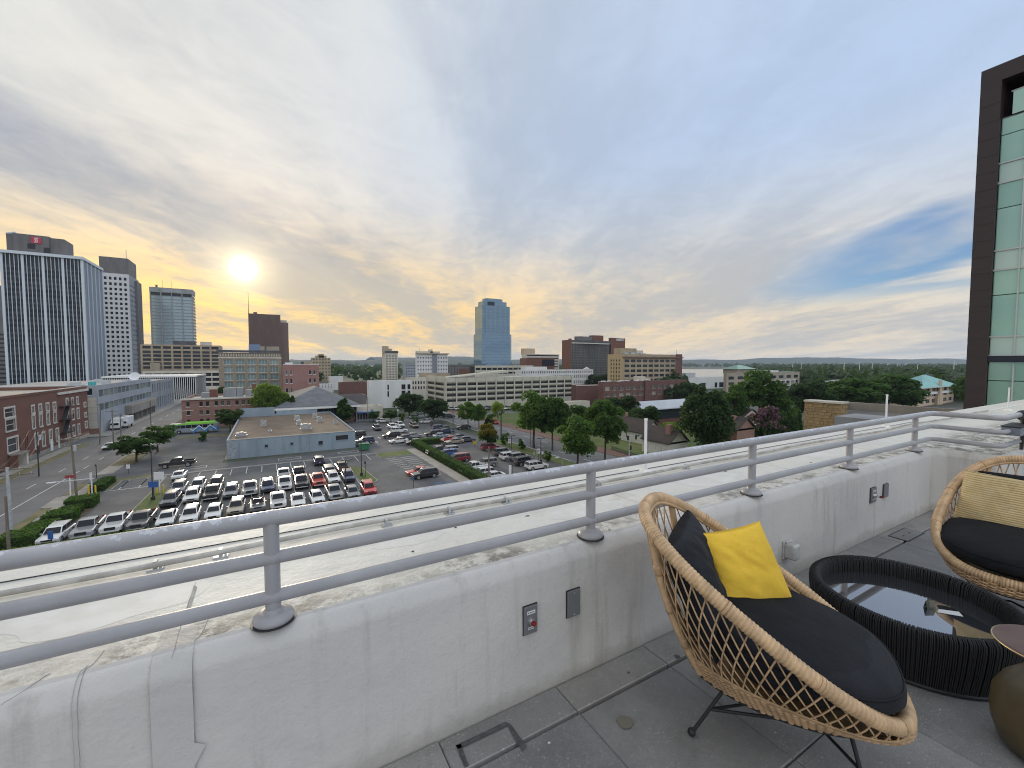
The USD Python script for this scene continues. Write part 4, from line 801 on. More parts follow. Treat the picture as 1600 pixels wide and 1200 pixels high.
MB().box(b.w + .301, b.w + 2.2, b.dp * .40, b.dp * 1.0, .22 * zt, .42 * zt).put(b.o, 'loading_canopy', M['stone']); MB().box(b.w + .301, b.w + .4, b.dp * .45, b.dp * .98, -.5, .22 * zt).put(b.o, 'loading_bay', M['darkhole'])
for k in range(6): MB().box(b.w + .3, b.w + 1.6, b.dp * .45 + k * b.dp * .105, b.dp * .45 + k * b.dp * .105 + .6, 0, .22 * zt).put(b.o, 'bay_column', M['stone'])
for k in range(7): MB().box(b.w - 6 - (k % 3) * 3, b.w - 4 - (k % 3) * 3, 4 + k * b.dp / 8, 6 + k * b.dp / 8, b.h, b.h + .7 + .5 * (k % 2)).put(b.o, 'roof_plant', M['galv'])
tq = mat('turquoise_hoarding', (.02, .36, .38), .6)
b2 = Bld('turquoise_hoarding', 'turquoise hoarding behind the red brick building below the dark tower', 45, 93, None, 597, 225, tq, dp=1.0, cat='hoarding', par=0)
th_ = thing('turquoise_hoarding', 'turquoise screen on the roof of banded office beneath the dark tower', 'hoarding', (0, 0, 0))
for k in range(6): xa = X_at(136, Yb + 6); xw = (Xb - 1.5 - xa) / 6; MB().box(xa + k * xw, xa + (k + 1) * xw - .06, Yb + 6, Yb + 6.15, zt - .62, zt + .85).put(th_, 'panel', tq)
Xc, Yc = Xb, Yb + b.dp; c = Bld.__new__(Bld); zt2 = zt - 1.2
c.w, c.dp, c.X0, c.Y0, c.Z, c.h, c.side, c.wall = 30.0, Y_at(268, Xc) - Yc, Xc - 30, Yc + .05, zt2, zt2 - .5, 'R', M['grey']
c.o = thing('stone_office', 'grey stone office with tall narrow windows beyond the banded office', 'building', (Xc - 30, Yc + .05, 0)); MB().box(0, c.w, 0, c.dp, -1, c.h).put(c.o, 'wall', M['bluegrey']); MB().box(.3, c.w, .3, c.dp, c.h - .1, c.h + .03).put(c.o, 'roof', M['flatroof'])
c.grid('R', c.cols(10, .42, .5, .5, 'R'), [(1.0, .42 * zt2), (.62 * zt2, .9 * zt2)], each=True, glass=glassmat('ribbon_glass'), a0=0)
sat = thing('satellite_dish', 'large white dish on the roof of the grey stone office', 'satellite dish', (Xc - 6, Yc + 6, zt2 - .5)); 
an = np.linspace(0, 1, 8); prof = [(1.9 * a, .9 * a * a) for a in an]; pv = trimesh.creation.revolve([(0, -.05)] + prof + [(1.9, .82), (0, -.06)][:1], sections=20)
put(sat, 'reflector', trimesh.Trimesh(pv.vertices @ trimesh.transformations.rotation_matrix(math.radians(60), (1, 0, 0))[:3, :3].T + [0, 0, 2.2], pv.faces), M['whitemetal'], True); MB().cyl(0, .4, 0, 2.0, .18).put(sat, 'stand', M['galv'])
# ------------------------------------------------------------------ trees, hedges, woodland
def leafmat(name, c1, c2, trans=.48):
    g = Graph(); isl = g.node('geometry', 'random_per_island'); o = g.node('object_info', 'random')
    col = g.mix(isl, c1, c2); col = g.mix(1.0, col, g.mix(o, (.78, .80, .78), (1.22, 1.18, 1.1)), 'multiply')
    a = g.node('principled_bsdf', 'BSDF', base_color=col, roughness=.55, specular_ior_level=.35)
    b = g.node('translucent_bsdf', 'BSDF', color=g.mix(1.0, col, (1.5, 1.7, .75), 'multiply'))
    mats[name] = g.done('/World/Looks/' + name, surface=g.node('mix_closure', 'closure', fac=trans, closure1=a, closure2=b)); return mats[name]
M['leaf'] = leafmat('leaf_green', (0.089, 0.161, 0.036), (0.203, 0.315, 0.071)); M['leafdark'] = leafmat('leaf_dark', (0.036, 0.068, 0.023), (0.102, 0.152, 0.049)); M['leafmid'] = leafmat('leaf_mid', (0.061, 0.116, 0.029), (0.152, 0.239, 0.061))
M['leafbright'] = leafmat('leaf_bright', (0.193, 0.266, 0.045), (0.386, 0.447, 0.091)); M['leafgold'] = leafmat('leaf_gold', (.30, .19, .02), (.24, .21, .03)); M['flower'] = leafmat('crape_flower', (.20, .085, .165), (.27, .14, .215), .2)
M['leafwood'] = leafmat('leaf_woodland', (.034, .058, .024), (.080, .110, .044), .3)
M['hedge'] = leafmat('hedge_leaf', (0.073, 0.137, 0.031), (0.185, 0.290, 0.066)); M['bark'] = mat('bark', (.085, .065, .050), .95, second=(.05, .04, .032), scale=3, stretch=(2, 2, .5))
def leaves(pts, nrm, size, r, jitter=.9):
    """One small bent leaf clump (two triangles) at every point."""
    n = len(pts); d = nrm + r.normal(0, jitter, (n, 3)); d /= np.linalg.norm(d, axis=1, keepdims=True)
    a = np.cross(d, r.normal(0, 1, (n, 3))); a /= np.maximum(np.linalg.norm(a, axis=1, keepdims=True), 1e-9); b = np.cross(d, a)
    s = (size * r.uniform(.55, 1.35, n))[:, None]
    V = np.stack([pts - a * s, pts + b * s * .62 - d * s * .18, pts + a * s, pts - b * s * .62 - d * s * .18], 1).reshape(-1, 3)
    k = np.arange(n)[:, None] * 4; return V, np.vstack([k + [0, 1, 2], k + [0, 2, 3]])
def crown_points(n, r, nb=26, spread=1.0, blob=(.26, .42), low=-.9):
    c = []
    while len(c) < nb:
        q = r.uniform(-1, 1, 3)
        if .22 < np.linalg.norm(q) < .86 and q[2] > low: c.append(q)
    c = np.array(c) * spread; br = r.uniform(*blob, nb)
    k = r.integers(0, nb, n); d = r.normal(0, 1, (n, 3)); d /= np.linalg.norm(d, axis=1, keepdims=True); d[:, 2] = np.where(d[:, 2] < -.3, -d[:, 2], d[:, 2])
    p = c[k] + d * (br[k] * (1 - np.abs(r.normal(0, .22, n))))[:, None]
    return p, d, c, br
def make_tree(label, loc, scale, seed, R=4.0, Hh=10.0, z0=2.4, n=4200, leaf=.30, m='leafmid', nb=26, group=None, top=None, rot=0, taper=0.0, name='tree'):
    r = np.random.default_rng(seed); t = thing(name, label, 'tree', loc, rot, scale=scale, group=group)
    hc = (Hh - z0) / 2; zc = z0 + hc; p, d, c, br = crown_points(n, r, nb)
    def shape(q):
        k = 1 - taper * np.clip((q[:, 2:3] + 1) / 2, 0, 1); return np.concatenate([q[:, :2] * R * k, q[:, 2:] * hc + zc], 1)
    tr = MB(); zz = np.linspace(0, zc + hc * .3, 7); tr.tube(np.column_stack([r.normal(0, .05, 7).cumsum(), r.normal(0, .05, 7).cumsum(), zz]), np.linspace(.24, .07, 7) * R / 4, 7); tr.put(t, 'trunk', M['bark'])
    cs = shape(c)
    for k in r.choice(len(c), 7, replace=False):
        s = np.array([0, 0, zc - hc * r.uniform(.35, .9)]); e = cs[k]; put(t, 'limb', tube([s, s * .5 + e * .5 + [0, 0, .25], e], [.10, .07, .03], 5), M['bark'])
    v, f = leaves(shape(p), d, leaf, r); q = put(t, 'crown', (v, f), M[m])
    if top:
        s = p[:, 2] > r.uniform(-.1, .6, n); v, f = leaves(shape(p[s] * 1.02), d[s], leaf, r); put(t, 'blossom' if top == 'flower' else 'upper_crown', (v, f), M[top])
    return t
protos = {}
def tree(kind, px, pyb, halfw, ytop, label, z=0.0, group=None, cfg=None):
    K = dict(round=dict(R=4, Hh=9, z0=2.0, m='leafmid', seed=1), street=dict(R=4, Hh=12, z0=3.0, m='leaf', seed=2, n=5200, nb=32, leaf=.32), dark=dict(R=4, Hh=9, z0=.8, m='leafdark', seed=3, n=5200, nb=34), bright=dict(R=4, Hh=9, z0=1.2, m='leafbright', seed=4), conic=dict(R=3, Hh=10, z0=.8, m='leafmid', seed=5, taper=.75, nb=30),
             gold=dict(R=4, Hh=7.5, z0=1.0, m='leafmid', seed=6, top='leafgold'), pink=dict(R=4, Hh=7, z0=1.0, m='leafdark', seed=7, top='flower', n=3200), bush=dict(R=3, Hh=3.4, z0=.1, m='leafmid', seed=8, n=1500, nb=12, leaf=.22), tall=dict(R=4, Hh=12, z0=3.4, m='leafmid', seed=9, n=6000, nb=36), magnolia=dict(R=4, Hh=11, z0=.5, m='leafdark', seed=11, n=7500, nb=44, leaf=.26, taper=.25))[kind]
    g0 = G(px, pyb, z); d = g0 @ FH; rr = halfw * d / FPX; hh = EYE - (ytop - 568) * d / FPX - z; sc = (rr / K['R'] * 1.08, rr / K['R'] * 1.08, max(hh, .5) / K['Hh'])
    rot = float(rng.uniform(0, 360))
    if kind not in protos: protos[kind] = make_tree(label, g0, sc, rot=rot, group=group, name='shrub' if kind == 'bush' else {'conic': 'conifer', 'magnolia': 'magnolia_tree', 'pink': 'crape_myrtle'}.get(kind, 'tree'), **K)
    else: again(protos[kind], label, g0, rot, sc, group)
for a in (
    ('round', 213, 722, 27, 681, 'broad green tree on the corner lawn beside the left street'),
    ('round', 247, 706, 24, 664, 'green tree behind the corner tree, right of the white car on the street'),
    ('round', 360, 676, 17, 638, 'small dark green tree right of the bus'),
    ('bright', 421, 664, 22, 600, 'tall yellow-green tree between the brick office and the hip roof building'),
    ('bright', 441, 660, 14, 612, 'smaller yellow-green tree touching the tall yellow-green one'),
    ('conic', 457, 662, 17, 617, 'green conical tree before the left half of hip roof building'),
    ('conic', 537, 662, 19, 621, 'green conical tree at the right end of hip roof building'),
    ('round', 584, 660, 9, 642, 'small clipped tree left of the far car park entrance'),
    ('round', 611, 660, 10, 640, 'small ragged tree in front of the white blank building'),
    ('bush', 628, 661, 6, 648, 'low bush right of the ragged small tree'),
    ('dark', 640, 652, 22, 615, 'wide dark evergreen tree beneath the white blank building'),
    ('dark', 677, 660, 22, 624, 'wide dark evergreen tree in front of the long parking garage'),
    ('bush', 648, 664, 6, 651, 'low bush before the dark evergreens'),
    ('street', 731, 668, 15, 628, 'light green street tree left of the far crossing'),
    ('street', 748, 670, 13, 632, 'light green street tree beside the far crossing, right of its twin'),
    ('bush', 765, 668, 10, 648, 'spiky grey-green shrub at the far crossing'),
    ('bright', 778, 660, 9, 628, 'yellowish tree in front of the garage right of the tall pole'),
    ('gold', 762, 702, 15, 665, 'small tree with orange-gold top at the car park corner'),
    ('bush', 789, 695, 8, 678, 'grey-green shrub on the park lawn by the tall black pole'),
    ('bush', 815, 702, 8, 688, 'grey-green shrub on the park lawn left of the big street trees'),
    ('bush', 855, 722, 7, 706, 'dark shrub beside the lone white parked SUV'),
    ('street', 834, 700, 32, 613, 'tall street tree left of its neighbours along the second street'),
    ('tall', 863, 704, 25, 622, 'tall dark street tree second along the brick pavement'),
    ('street', 903, 738, 33, 652, 'nearest bright green street tree just above the railing'),
    ('tall', 945, 724, 30, 627, 'tall dark street tree behind the nearest bright green one'),
    ('tall', 899, 690, 28, 634, 'tree crown filling the gap behind the nearest bright green tree'),
    ('dark', 905, 612, 8, 588, 'small dark tree left of tan office in front of the arcaded block'),
    ('dark', 928, 613, 12, 586, 'dark tree in front of the arcaded block below the brick hotel'),
    ('dark', 948, 608, 9, 584, 'dark tree at the left foot of tan office'),
    ('dark', 970, 668, 30, 620, 'dark tree left of the silver roof'),
    ('dark', 1007, 680, 26, 636, 'dark tree below the silver roof behind the cottages'),
    ('bright', 1047, 690, 18, 660, 'small yellow-green tree below the silver roof'),
    ('dark', 1075, 632, 17, 598, 'dark tree at right end of the brick market hall'),
    ('magnolia', 1101, 716, 40, 602, 'huge dark magnolia tree right of the white cottages'),
    ('tall', 1146, 680, 20, 602, 'green tree right behind the magnolia'),
    ('tall', 1187, 670, 36, 580, 'large mid-green tree in front of the green-domed office'),
    ('round', 1215, 672, 28, 612, 'green tree below the white framed corner of green-domed office'),
    ('pink', 1196, 706, 27, 639, 'crape myrtle with purple-pink flowers'),
    ('dark', 1226, 704, 16, 646, 'dark reddish shrub tree right of the pink crape myrtle'),
    ('conic', 1246, 700, 12, 636, 'narrow green tree left of the stone-clad wall'),
    ('dark', 1264, 660, 30, 598, 'dark round tree behind the stone-clad wall'),
    ('tall', 1335, 650, 38, 592, 'broad green tree mass behind the stone-clad wall, left part'),
    ('tall', 1385, 648, 36, 586, 'broad green tree left of the teal-roofed apartments'),
    ('round', 1308, 640, 26, 600, 'low green tree under the white pavilion'),
    ('round', 1412, 646, 26, 606, 'dark green tree hiding the left corner of teal-roofed apartments'),
    ('tall', 1505, 645, 14, 590, 'green tree between the teal-roofed apartments and dark brown tower'),
    ('round', 1280, 620, 18, 590, 'pale green tree near the white pavilion'),
    ('round', 1062, 606, 9, 594, 'small tree by the white convention hall'),
    ('bush', 317, 690, 9, 676, 'round dark shrub in front of the bus'),
    ('bush', 385, 682, 12, 672, 'low shrub at the corner of blue store'),
    ('round', 397, 590, 8, 575, 'small dark tree on the roofline before the loft building'),
    ('dark', 1120, 650, 18, 612, 'dark tree filling the gap behind the magnolia top'),
    ('round', 345, 622, 8, 604, 'small street tree far up the left street')): tree(*a)

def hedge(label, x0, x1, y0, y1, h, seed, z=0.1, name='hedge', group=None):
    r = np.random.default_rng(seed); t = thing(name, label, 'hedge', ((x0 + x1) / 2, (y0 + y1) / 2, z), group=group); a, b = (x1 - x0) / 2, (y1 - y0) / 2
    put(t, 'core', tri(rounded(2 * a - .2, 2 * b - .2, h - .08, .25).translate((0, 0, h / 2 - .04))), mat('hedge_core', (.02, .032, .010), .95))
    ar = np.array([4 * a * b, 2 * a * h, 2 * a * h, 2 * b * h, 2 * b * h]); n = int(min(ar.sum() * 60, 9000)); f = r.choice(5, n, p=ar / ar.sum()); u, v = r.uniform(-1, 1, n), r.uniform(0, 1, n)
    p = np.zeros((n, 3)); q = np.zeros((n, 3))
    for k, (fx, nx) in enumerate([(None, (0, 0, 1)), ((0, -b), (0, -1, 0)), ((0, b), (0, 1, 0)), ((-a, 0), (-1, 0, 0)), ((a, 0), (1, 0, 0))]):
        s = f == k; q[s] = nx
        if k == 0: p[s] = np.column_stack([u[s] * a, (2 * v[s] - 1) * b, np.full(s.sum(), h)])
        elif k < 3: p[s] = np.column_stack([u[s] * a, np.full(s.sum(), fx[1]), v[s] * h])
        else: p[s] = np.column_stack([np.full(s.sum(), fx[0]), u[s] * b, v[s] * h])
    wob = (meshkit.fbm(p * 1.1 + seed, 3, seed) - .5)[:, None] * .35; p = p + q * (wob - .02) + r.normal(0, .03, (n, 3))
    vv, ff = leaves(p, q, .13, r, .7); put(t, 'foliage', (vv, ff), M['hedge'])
hedge('long clipped hedge between the two car parks beside the pale footpath', 30.5, 32.2, 62, 103.5, 1.35, 31)
hedge('short return of the clipped hedge at its far end', 32.25, 37.8, 101.8, 103.5, 1.35, 32)
hedge('low hedge in front of the nearest parked trucks above the railing', -27, -12.5, 62.0, 63.6, 1.1, 33)
hedge('low hedge along the front row of cars, right piece near the railing', -12, -2.0, 62.2, 63.4, .8, 34)
hedge('clipped box hedge behind the white sign post and yellow bollards', -24.9, -23.2, 90.3, 96.6, 1.1, 35)
for i, (x, y, s, lb) in enumerate(((-23.4, 82.0, 1.15, 'large round shrub at the drive entrance, farthest of the row'), (-23.6, 78.4, .85, 'round shrub second from the drive entrance'), (-23.6, 75.4, 1.1, 'wide round shrub in the middle of the row by the footpath'), (-24.0, 71.6, 1.0, 'round shrub next to the nearest white truck'), (-24.4, 67.6, 1.2, 'round shrub nearest the railing at left'))):
    hedge(lb, x - 1.3 * s, x + 1.3 * s, y - 1.25 * s, y + 1.25 * s, 1.25 * s, 40 + i, name='shrub', group='shrubs along the footpath')
hedge('clipped hedge by the far car park entrance', 37, 45, 160.2, 161.6, 1.1, 50)
# the wooded plain: far-off trees that read as one mass
def woodland(name, label, spots, size, seed, m):
    r = np.random.default_rng(seed); P_, N_, S_ = [], [], []
    for x, y, s in spots:
        k = int(np.clip(5200 * size / math.hypot(x, y), 14, 60)); d = r.normal(0, 1, (k, 3)); d /= np.linalg.norm(d, axis=1, keepdims=True); d[:, 2] = np.abs(d[:, 2])
        P_.append(np.array([x, y, s * .25]) + d * [s * .55, s * .55, s * .75] * r.uniform(.75, 1.1, (k, 1))); N_.append(d); S_.append(np.full(k, s * .26))
    p, q, s = np.vstack(P_), np.vstack(N_), np.concatenate(S_); v, f = leaves(p, q, s, r, .45); put(None, name, (v, f), m, label=label, kind='stuff')
r = np.random.default_rng(77); sp = []
while len(sp) < 3000:
    d = 210 * (3000 / 210) ** r.uniform(0, 1); px = r.uniform(1040, 1620); q = P(px, 570, d); 
    if q[0] > 140 and not (q[1] < 150 and q[0] < 150): sp.append((q[0], q[1], r.uniform(7, 14) * (1 + d / 3500)))
river = Polygon([tuple(G(a, b_)[:2]) for a, b_ in ((820, 596), (1176, 593), (1203, 580), (1325, 577.6), (1000, 576), (820, 576))])
sp = [s for s in sp if not river.contains(Point(s[0], s[1])) and not (s[0] * FH[0] + s[1] * FH[1] < 345 and 1062 < 800 + FPX * (s[0] * RT[0] + s[1] * RT[1]) / (s[0] * FH[0] + s[1] * FH[1]) < 1330) and not (s[0] * FH[0] + s[1] * FH[1] < 225 and 1370 < 800 + FPX * (s[0] * RT[0] + s[1] * RT[1]) / (s[0] * FH[0] + s[1] * FH[1]) < 1525)]
# hold the view of the river open from the terrace side, where the plain is built up
sp = [s for s in sp if not (330 < s[0] * FH[0] + s[1] * FH[1] < 2100 and 1055 < 800 + FPX * (s[0] * RT[0] + s[1] * RT[1]) / (s[0] * FH[0] + s[1] * FH[1]) < 1150)]
woodland('woodland', 'wooded plain of dark trees stretching to the hills on the right', sp, 1.0, 78, M['leafwood'])
sp = []
while len(sp) < 700:
    d = 450 * (2600 / 450) ** r.uniform(0, 1); px = r.uniform(440, 1000); q = P(px, 570, d); sp.append((q[0], q[1], r.uniform(8, 14) * (1 + d / 3000)))
woodland('woodland', 'dark trees on the horizon behind the slim tower and white hotel', sp, 1.0, 79, M['leafdark'])
def far_block(px0, px1, y0, d, label, m, h=6.0):
    q = P(px0, y0, d); x1 = X_at(px1, q[1]); o = thing('far_warehouse', label, 'building', (q[0], q[1], 0)); w = x1 - q[0]; z = q[2]
    MB().box(0, w, 0, 25, 0, z).put(o, 'wall', m); MB().box(-.4, w + .4, -.4, 25.4, z, z + .5).put(o, 'roof', M['whitetrim']); MB().box(w * .1, w * .9, -.15, -.001, z * .45, z * .75).put(o, 'window_band', M['officeglass'])
for a in ((1250, 1276, 585, 520, 'far white shed left of the white pavilion on the plain', M['white']), (1266, 1285, 579.5, 900, 'tiny far white shed above the white pavilion', M['white']), (1327, 1350, 583.5, 700, 'far pale shed right of the white pavilion', M['cream']), (1352, 1378, 589, 430, 'far long white shed between the pavilion and teal roof', M['white']), (1362, 1392, 585, 640, 'far white shed just left of the teal roof', M['bluegrey']), (1455, 1492, 582, 600, 'far building with dark red roof right of teal roof ridge', M['darkred']), (1196, 1216, 580, 420, 'far white shed behind the green-domed office', M['white'])): far_block(*a)
for i, (px, y0, y1, lb) in enumerate(((1343, 566, 592, 'tall thin white mast on the plain left of the teal roof'), (1363, 567, 590, 'thin mast right of the tall white mast'), (1319, 568, 588, 'thin mast right above the white pavilion'), (1402, 569, 590, 'thin mast just left of the teal roof'), (1434, 570, 588, 'thin mast behind the teal roof ridge'), (1491, 563, 592, 'thin mast near the dark brown tower'), (1252, 569, 588, 'thin mast left above the white pavilion'), (1238, 570, 586, 'thin mast behind the right end of green-domed office'))):
    q = P(px, y0, 520); o = thing('light_mast', lb, 'mast', (q[0], q[1], 0)); MB().cyl(0, 0, 0, q[2], .35, .2, 6).put(o, 'pole', M['whitemetal']); MB().box(-1.4, 1.4, -.3, .3, q[2], q[2] + .7).put(o, 'lamp_head', M['galv'])
# ------------------------------------------------------------------ vehicles
PAINT = {'white': (.64, .64, .63), 'silver': (.27, .28, .29), 'grey': (.16, .165, .175), 'dark grey': (.065, .068, .073), 'black': (.014, .014, .016), 'navy': (.018, .026, .060), 'red': (.40, .025, .022), 'maroon': (.14, .014, .022), 'blue': (.022, .085, .27), 'beige': (.33, .28, .22), 'brown': (.10, .075, .06), 'bluish': (.28, .34, .42), 'orange-red': (.46, .06, .04)}
def paint(c):
    if 'paint_' + c.replace(' ', '_').replace('-', '_') in mats: return mats['paint_' + c.replace(' ', '_').replace('-', '_')]
    return mat('paint_' + c.replace(' ', '_').replace('-', '_'), PAINT[c], .34, coat=.9)
M['lamp'] = mat('headlamp', (.55, .57, .58), .12); M['tail'] = mat('tail_lamp', (.30, .012, .012), .2); M['rim'] = mat('alloy_rim', (.42, .43, .44), .35, metallic=.7); M['trimblack'] = mat('black_trim', (.018, .018, .019), .5); M['plate'] = mat('number_plate', (.60, .60, .58), .5); M['chrome'] = mat('chrome', (.60, .61, .62), .18, metallic=.9)
# type: length, width, wheel radius, wheel x front/rear, profile of the lower body (x from nose back, z), cabin (base x0, x1, roof x0, x1, belt z, roof z)
CARS = {
 'sedan': dict(L=4.75, W=1.82, r=.33, wx=(1.42, -1.38), prof=[(2.36, .38), (2.37, .62), (2.20, .76), (1.05, .93), (-1.55, .98), (-2.20, 1.00), (-2.36, .86), (-2.37, .40), (-2.2, .26), (2.2, .24)], cab=(1.15, -1.85, .32, -1.00, .93, 1.45)),
 'SUV': dict(L=4.75, W=1.90, r=.37, wx=(1.45, -1.40), prof=[(2.36, .45), (2.37, .80), (2.22, .95), (1.05, 1.08), (-2.10, 1.12), (-2.33, 1.05), (-2.37, .50), (-2.2, .32), (2.2, .30)], cab=(1.20, -2.25, .45, -1.95, 1.07, 1.72)),
 'minivan': dict(L=5.1, W=1.98, r=.36, wx=(1.60, -1.50), prof=[(2.52, .42), (2.55, .74), (2.35, .92), (1.35, 1.06), (-2.30, 1.10), (-2.50, 1.0), (-2.55, .45), (-2.3, .26), (2.3, .26)], cab=(1.75, -2.45, .65, -2.20, 1.03, 1.76)),
 'hatchback': dict(L=4.2, W=1.78, r=.32, wx=(1.28, -1.25), prof=[(2.08, .40), (2.10, .66), (1.95, .80), (.95, .95), (-1.85, 1.0), (-2.06, .92), (-2.10, .42), (-1.9, .27), (1.9, .25)], cab=(1.05, -1.98, .25, -1.45, .95, 1.50)),
 'pickup': dict(L=5.8, W=2.02, r=.41, wx=(1.85, -1.75), prof=[(2.88, .55), (2.90, .95), (2.78, 1.10), (1.20, 1.20), (-2.80, 1.22), (-2.90, 1.15), (-2.90, .62), (-2.7, .48), (2.7, .44)], cab=(1.25, -.85, .60, -.60, 1.18, 1.90)),
 'jeep': dict(L=4.2, W=1.87, r=.40, wx=(1.30, -1.15), prof=[(2.05, .60), (2.08, 1.02), (1.95, 1.10), (.62, 1.14), (-1.98, 1.14), (-2.06, 1.06), (-2.06, .60), (-1.9, .46), (1.9, .46)], cab=(.62, -1.95, .38, -1.90, 1.13, 1.86))}
def loft(sections, cap):
    V = np.vstack(sections); n = len(sections[0]); F = []
    for s in range(len(sections) - 1):
        for i in range(n):
            a, b = s * n + i, s * n + (i + 1) % n; F += [(a, b, b + n), (a, b + n, a + n)]
    F += [tuple(t[::-1]) for t in cap] + [tuple(np.array(t) + (len(sections) - 1) * n) for t in cap]
    m = trimesh.Trimesh(V, F, process=False)
    if m.volume < 0: m.invert()
    return m
def car_meshes(kind):
    k = CARS[kind]; W, r = k['W'], k['r']; pr = np.array(k['prof']); c = pr.mean(0)
    _, cap = trimesh.creation.triangulate_polygon(Polygon(pr), engine='earcut'); pv, cap = trimesh.creation.triangulate_polygon(Polygon(pr), engine='earcut'); idx = [int(np.argmin(((pr - q) ** 2).sum(1))) for q in pv]; cap = [tuple(idx[i] for i in t) for t in cap]
    def sec(y, sx, sz): q = c + (pr - c) * [sx, sz]; return np.column_stack([q[:, 0], np.full(len(q), y), q[:, 1]])
    h = W / 2; body = man(loft([sec(-h, .95, .80), sec(-h + .09, .985, .95), sec(-h + .3, 1, 1), sec(h - .3, 1, 1), sec(h - .09, .985, .95), sec(h, .95, .80)], cap))
    for x in k['wx']:
        for s in (-1, 1): body -= m3.Manifold.cylinder(.42, r + .07, r + .07, 24, True).rotate((90, 0, 0)).translate((x, s * (h - .1), r))
    b0, b1, r0, r1, zb, zr = k['cab']; hb, hr = h - .10, h - .27; bed = None
    if kind == 'pickup': body -= m3.Manifold.cube((1.86, W - .26, .6), True).translate((-1.88, 0, 1.02))
    pts = [(b0, s * hb * .97, zb - .05) for s in (-1, 1)] + [(b1, s * hb, zb - .05) for s in (-1, 1)] + [(r0, s * hr, zr - .06) for s in (-1, 1)] + [(r1, s * hr, zr - .06) for s in (-1, 1)] + [(r0 - .25, s * (hr - .2), zr) for s in (-1, 1)] + [(r1 + .2, s * (hr - .2), zr) for s in (-1, 1)]
    cabin = tri(m3.Manifold.hull_points(np.array(pts)))
    g = {}
    def quad(a, b, c_, d, e=.014, mx=.06, my=.07):
        a, b, c_, d = map(np.array, (a, b, c_, d)); n = np.cross(b - a, d - a); n = n / np.linalg.norm(n)
        def at(u, v): return (a * (1 - u) + b * u) * (1 - v) + (d * (1 - u) + c_ * u) * v
        q = [at(mx, my), at(1 - mx, my), at(1 - mx, 1 - my), at(mx, 1 - my)]; return np.array(q), n * e
    def pane(*a, **kw):
        q, n = quad(*a, **kw); return np.vstack([q, q + n]), QB
    z0, z1 = zb + .02, zr - .06
    g['windscreen'] = [pane((b0 - .01, -hb * .95, z0), (b0 - .01, hb * .95, z0), (r0, hr, z1), (r0, -hr, z1))]
    g['rear_window'] = [pane((b1, hb * .95, z0), (b1, -hb * .95, z0), (r1, -hr, z1), (r1, hr, z1), my=.10)]
    sw = []; cuts = [0, .5, 1] if kind == 'pickup' else [0, .38, .72, 1]
    for s in (-1, 1):
        for u0, u1 in zip(cuts[:-1], cuts[1:]):
            def L(u, top): return ((r0 + (r1 - r0) * u, s * hr, z1) if top else (b0 + (b1 - b0) * u, s * hb, z0))
            q = (L(u0, 0), L(u1, 0), L(u1, 1), L(u0, 1)) if s > 0 else (L(u1, 0), L(u0, 0), L(u0, 1), L(u1, 1))
            v, f = pane(*q, mx=.05, my=.10); sw.append((v, f))
    # outward test
    g['side_window'] = []
    for v, f in sw:
        n = v[4:].mean(0) - v[:4].mean(0)
        if n[1] * v[:4].mean(0)[1] < 0: v = np.vstack([v[:4], v[:4] - (v[4:] - v[:4])])
        g['side_window'].append((v, f))
    nose, tail = pr[:, 0].max(), pr[:, 0].min(); zl = pr[1][1] if kind != 'sedan' else .62
    return k, tri(body), cabin, g, nose, tail, zl
car_cache = {}
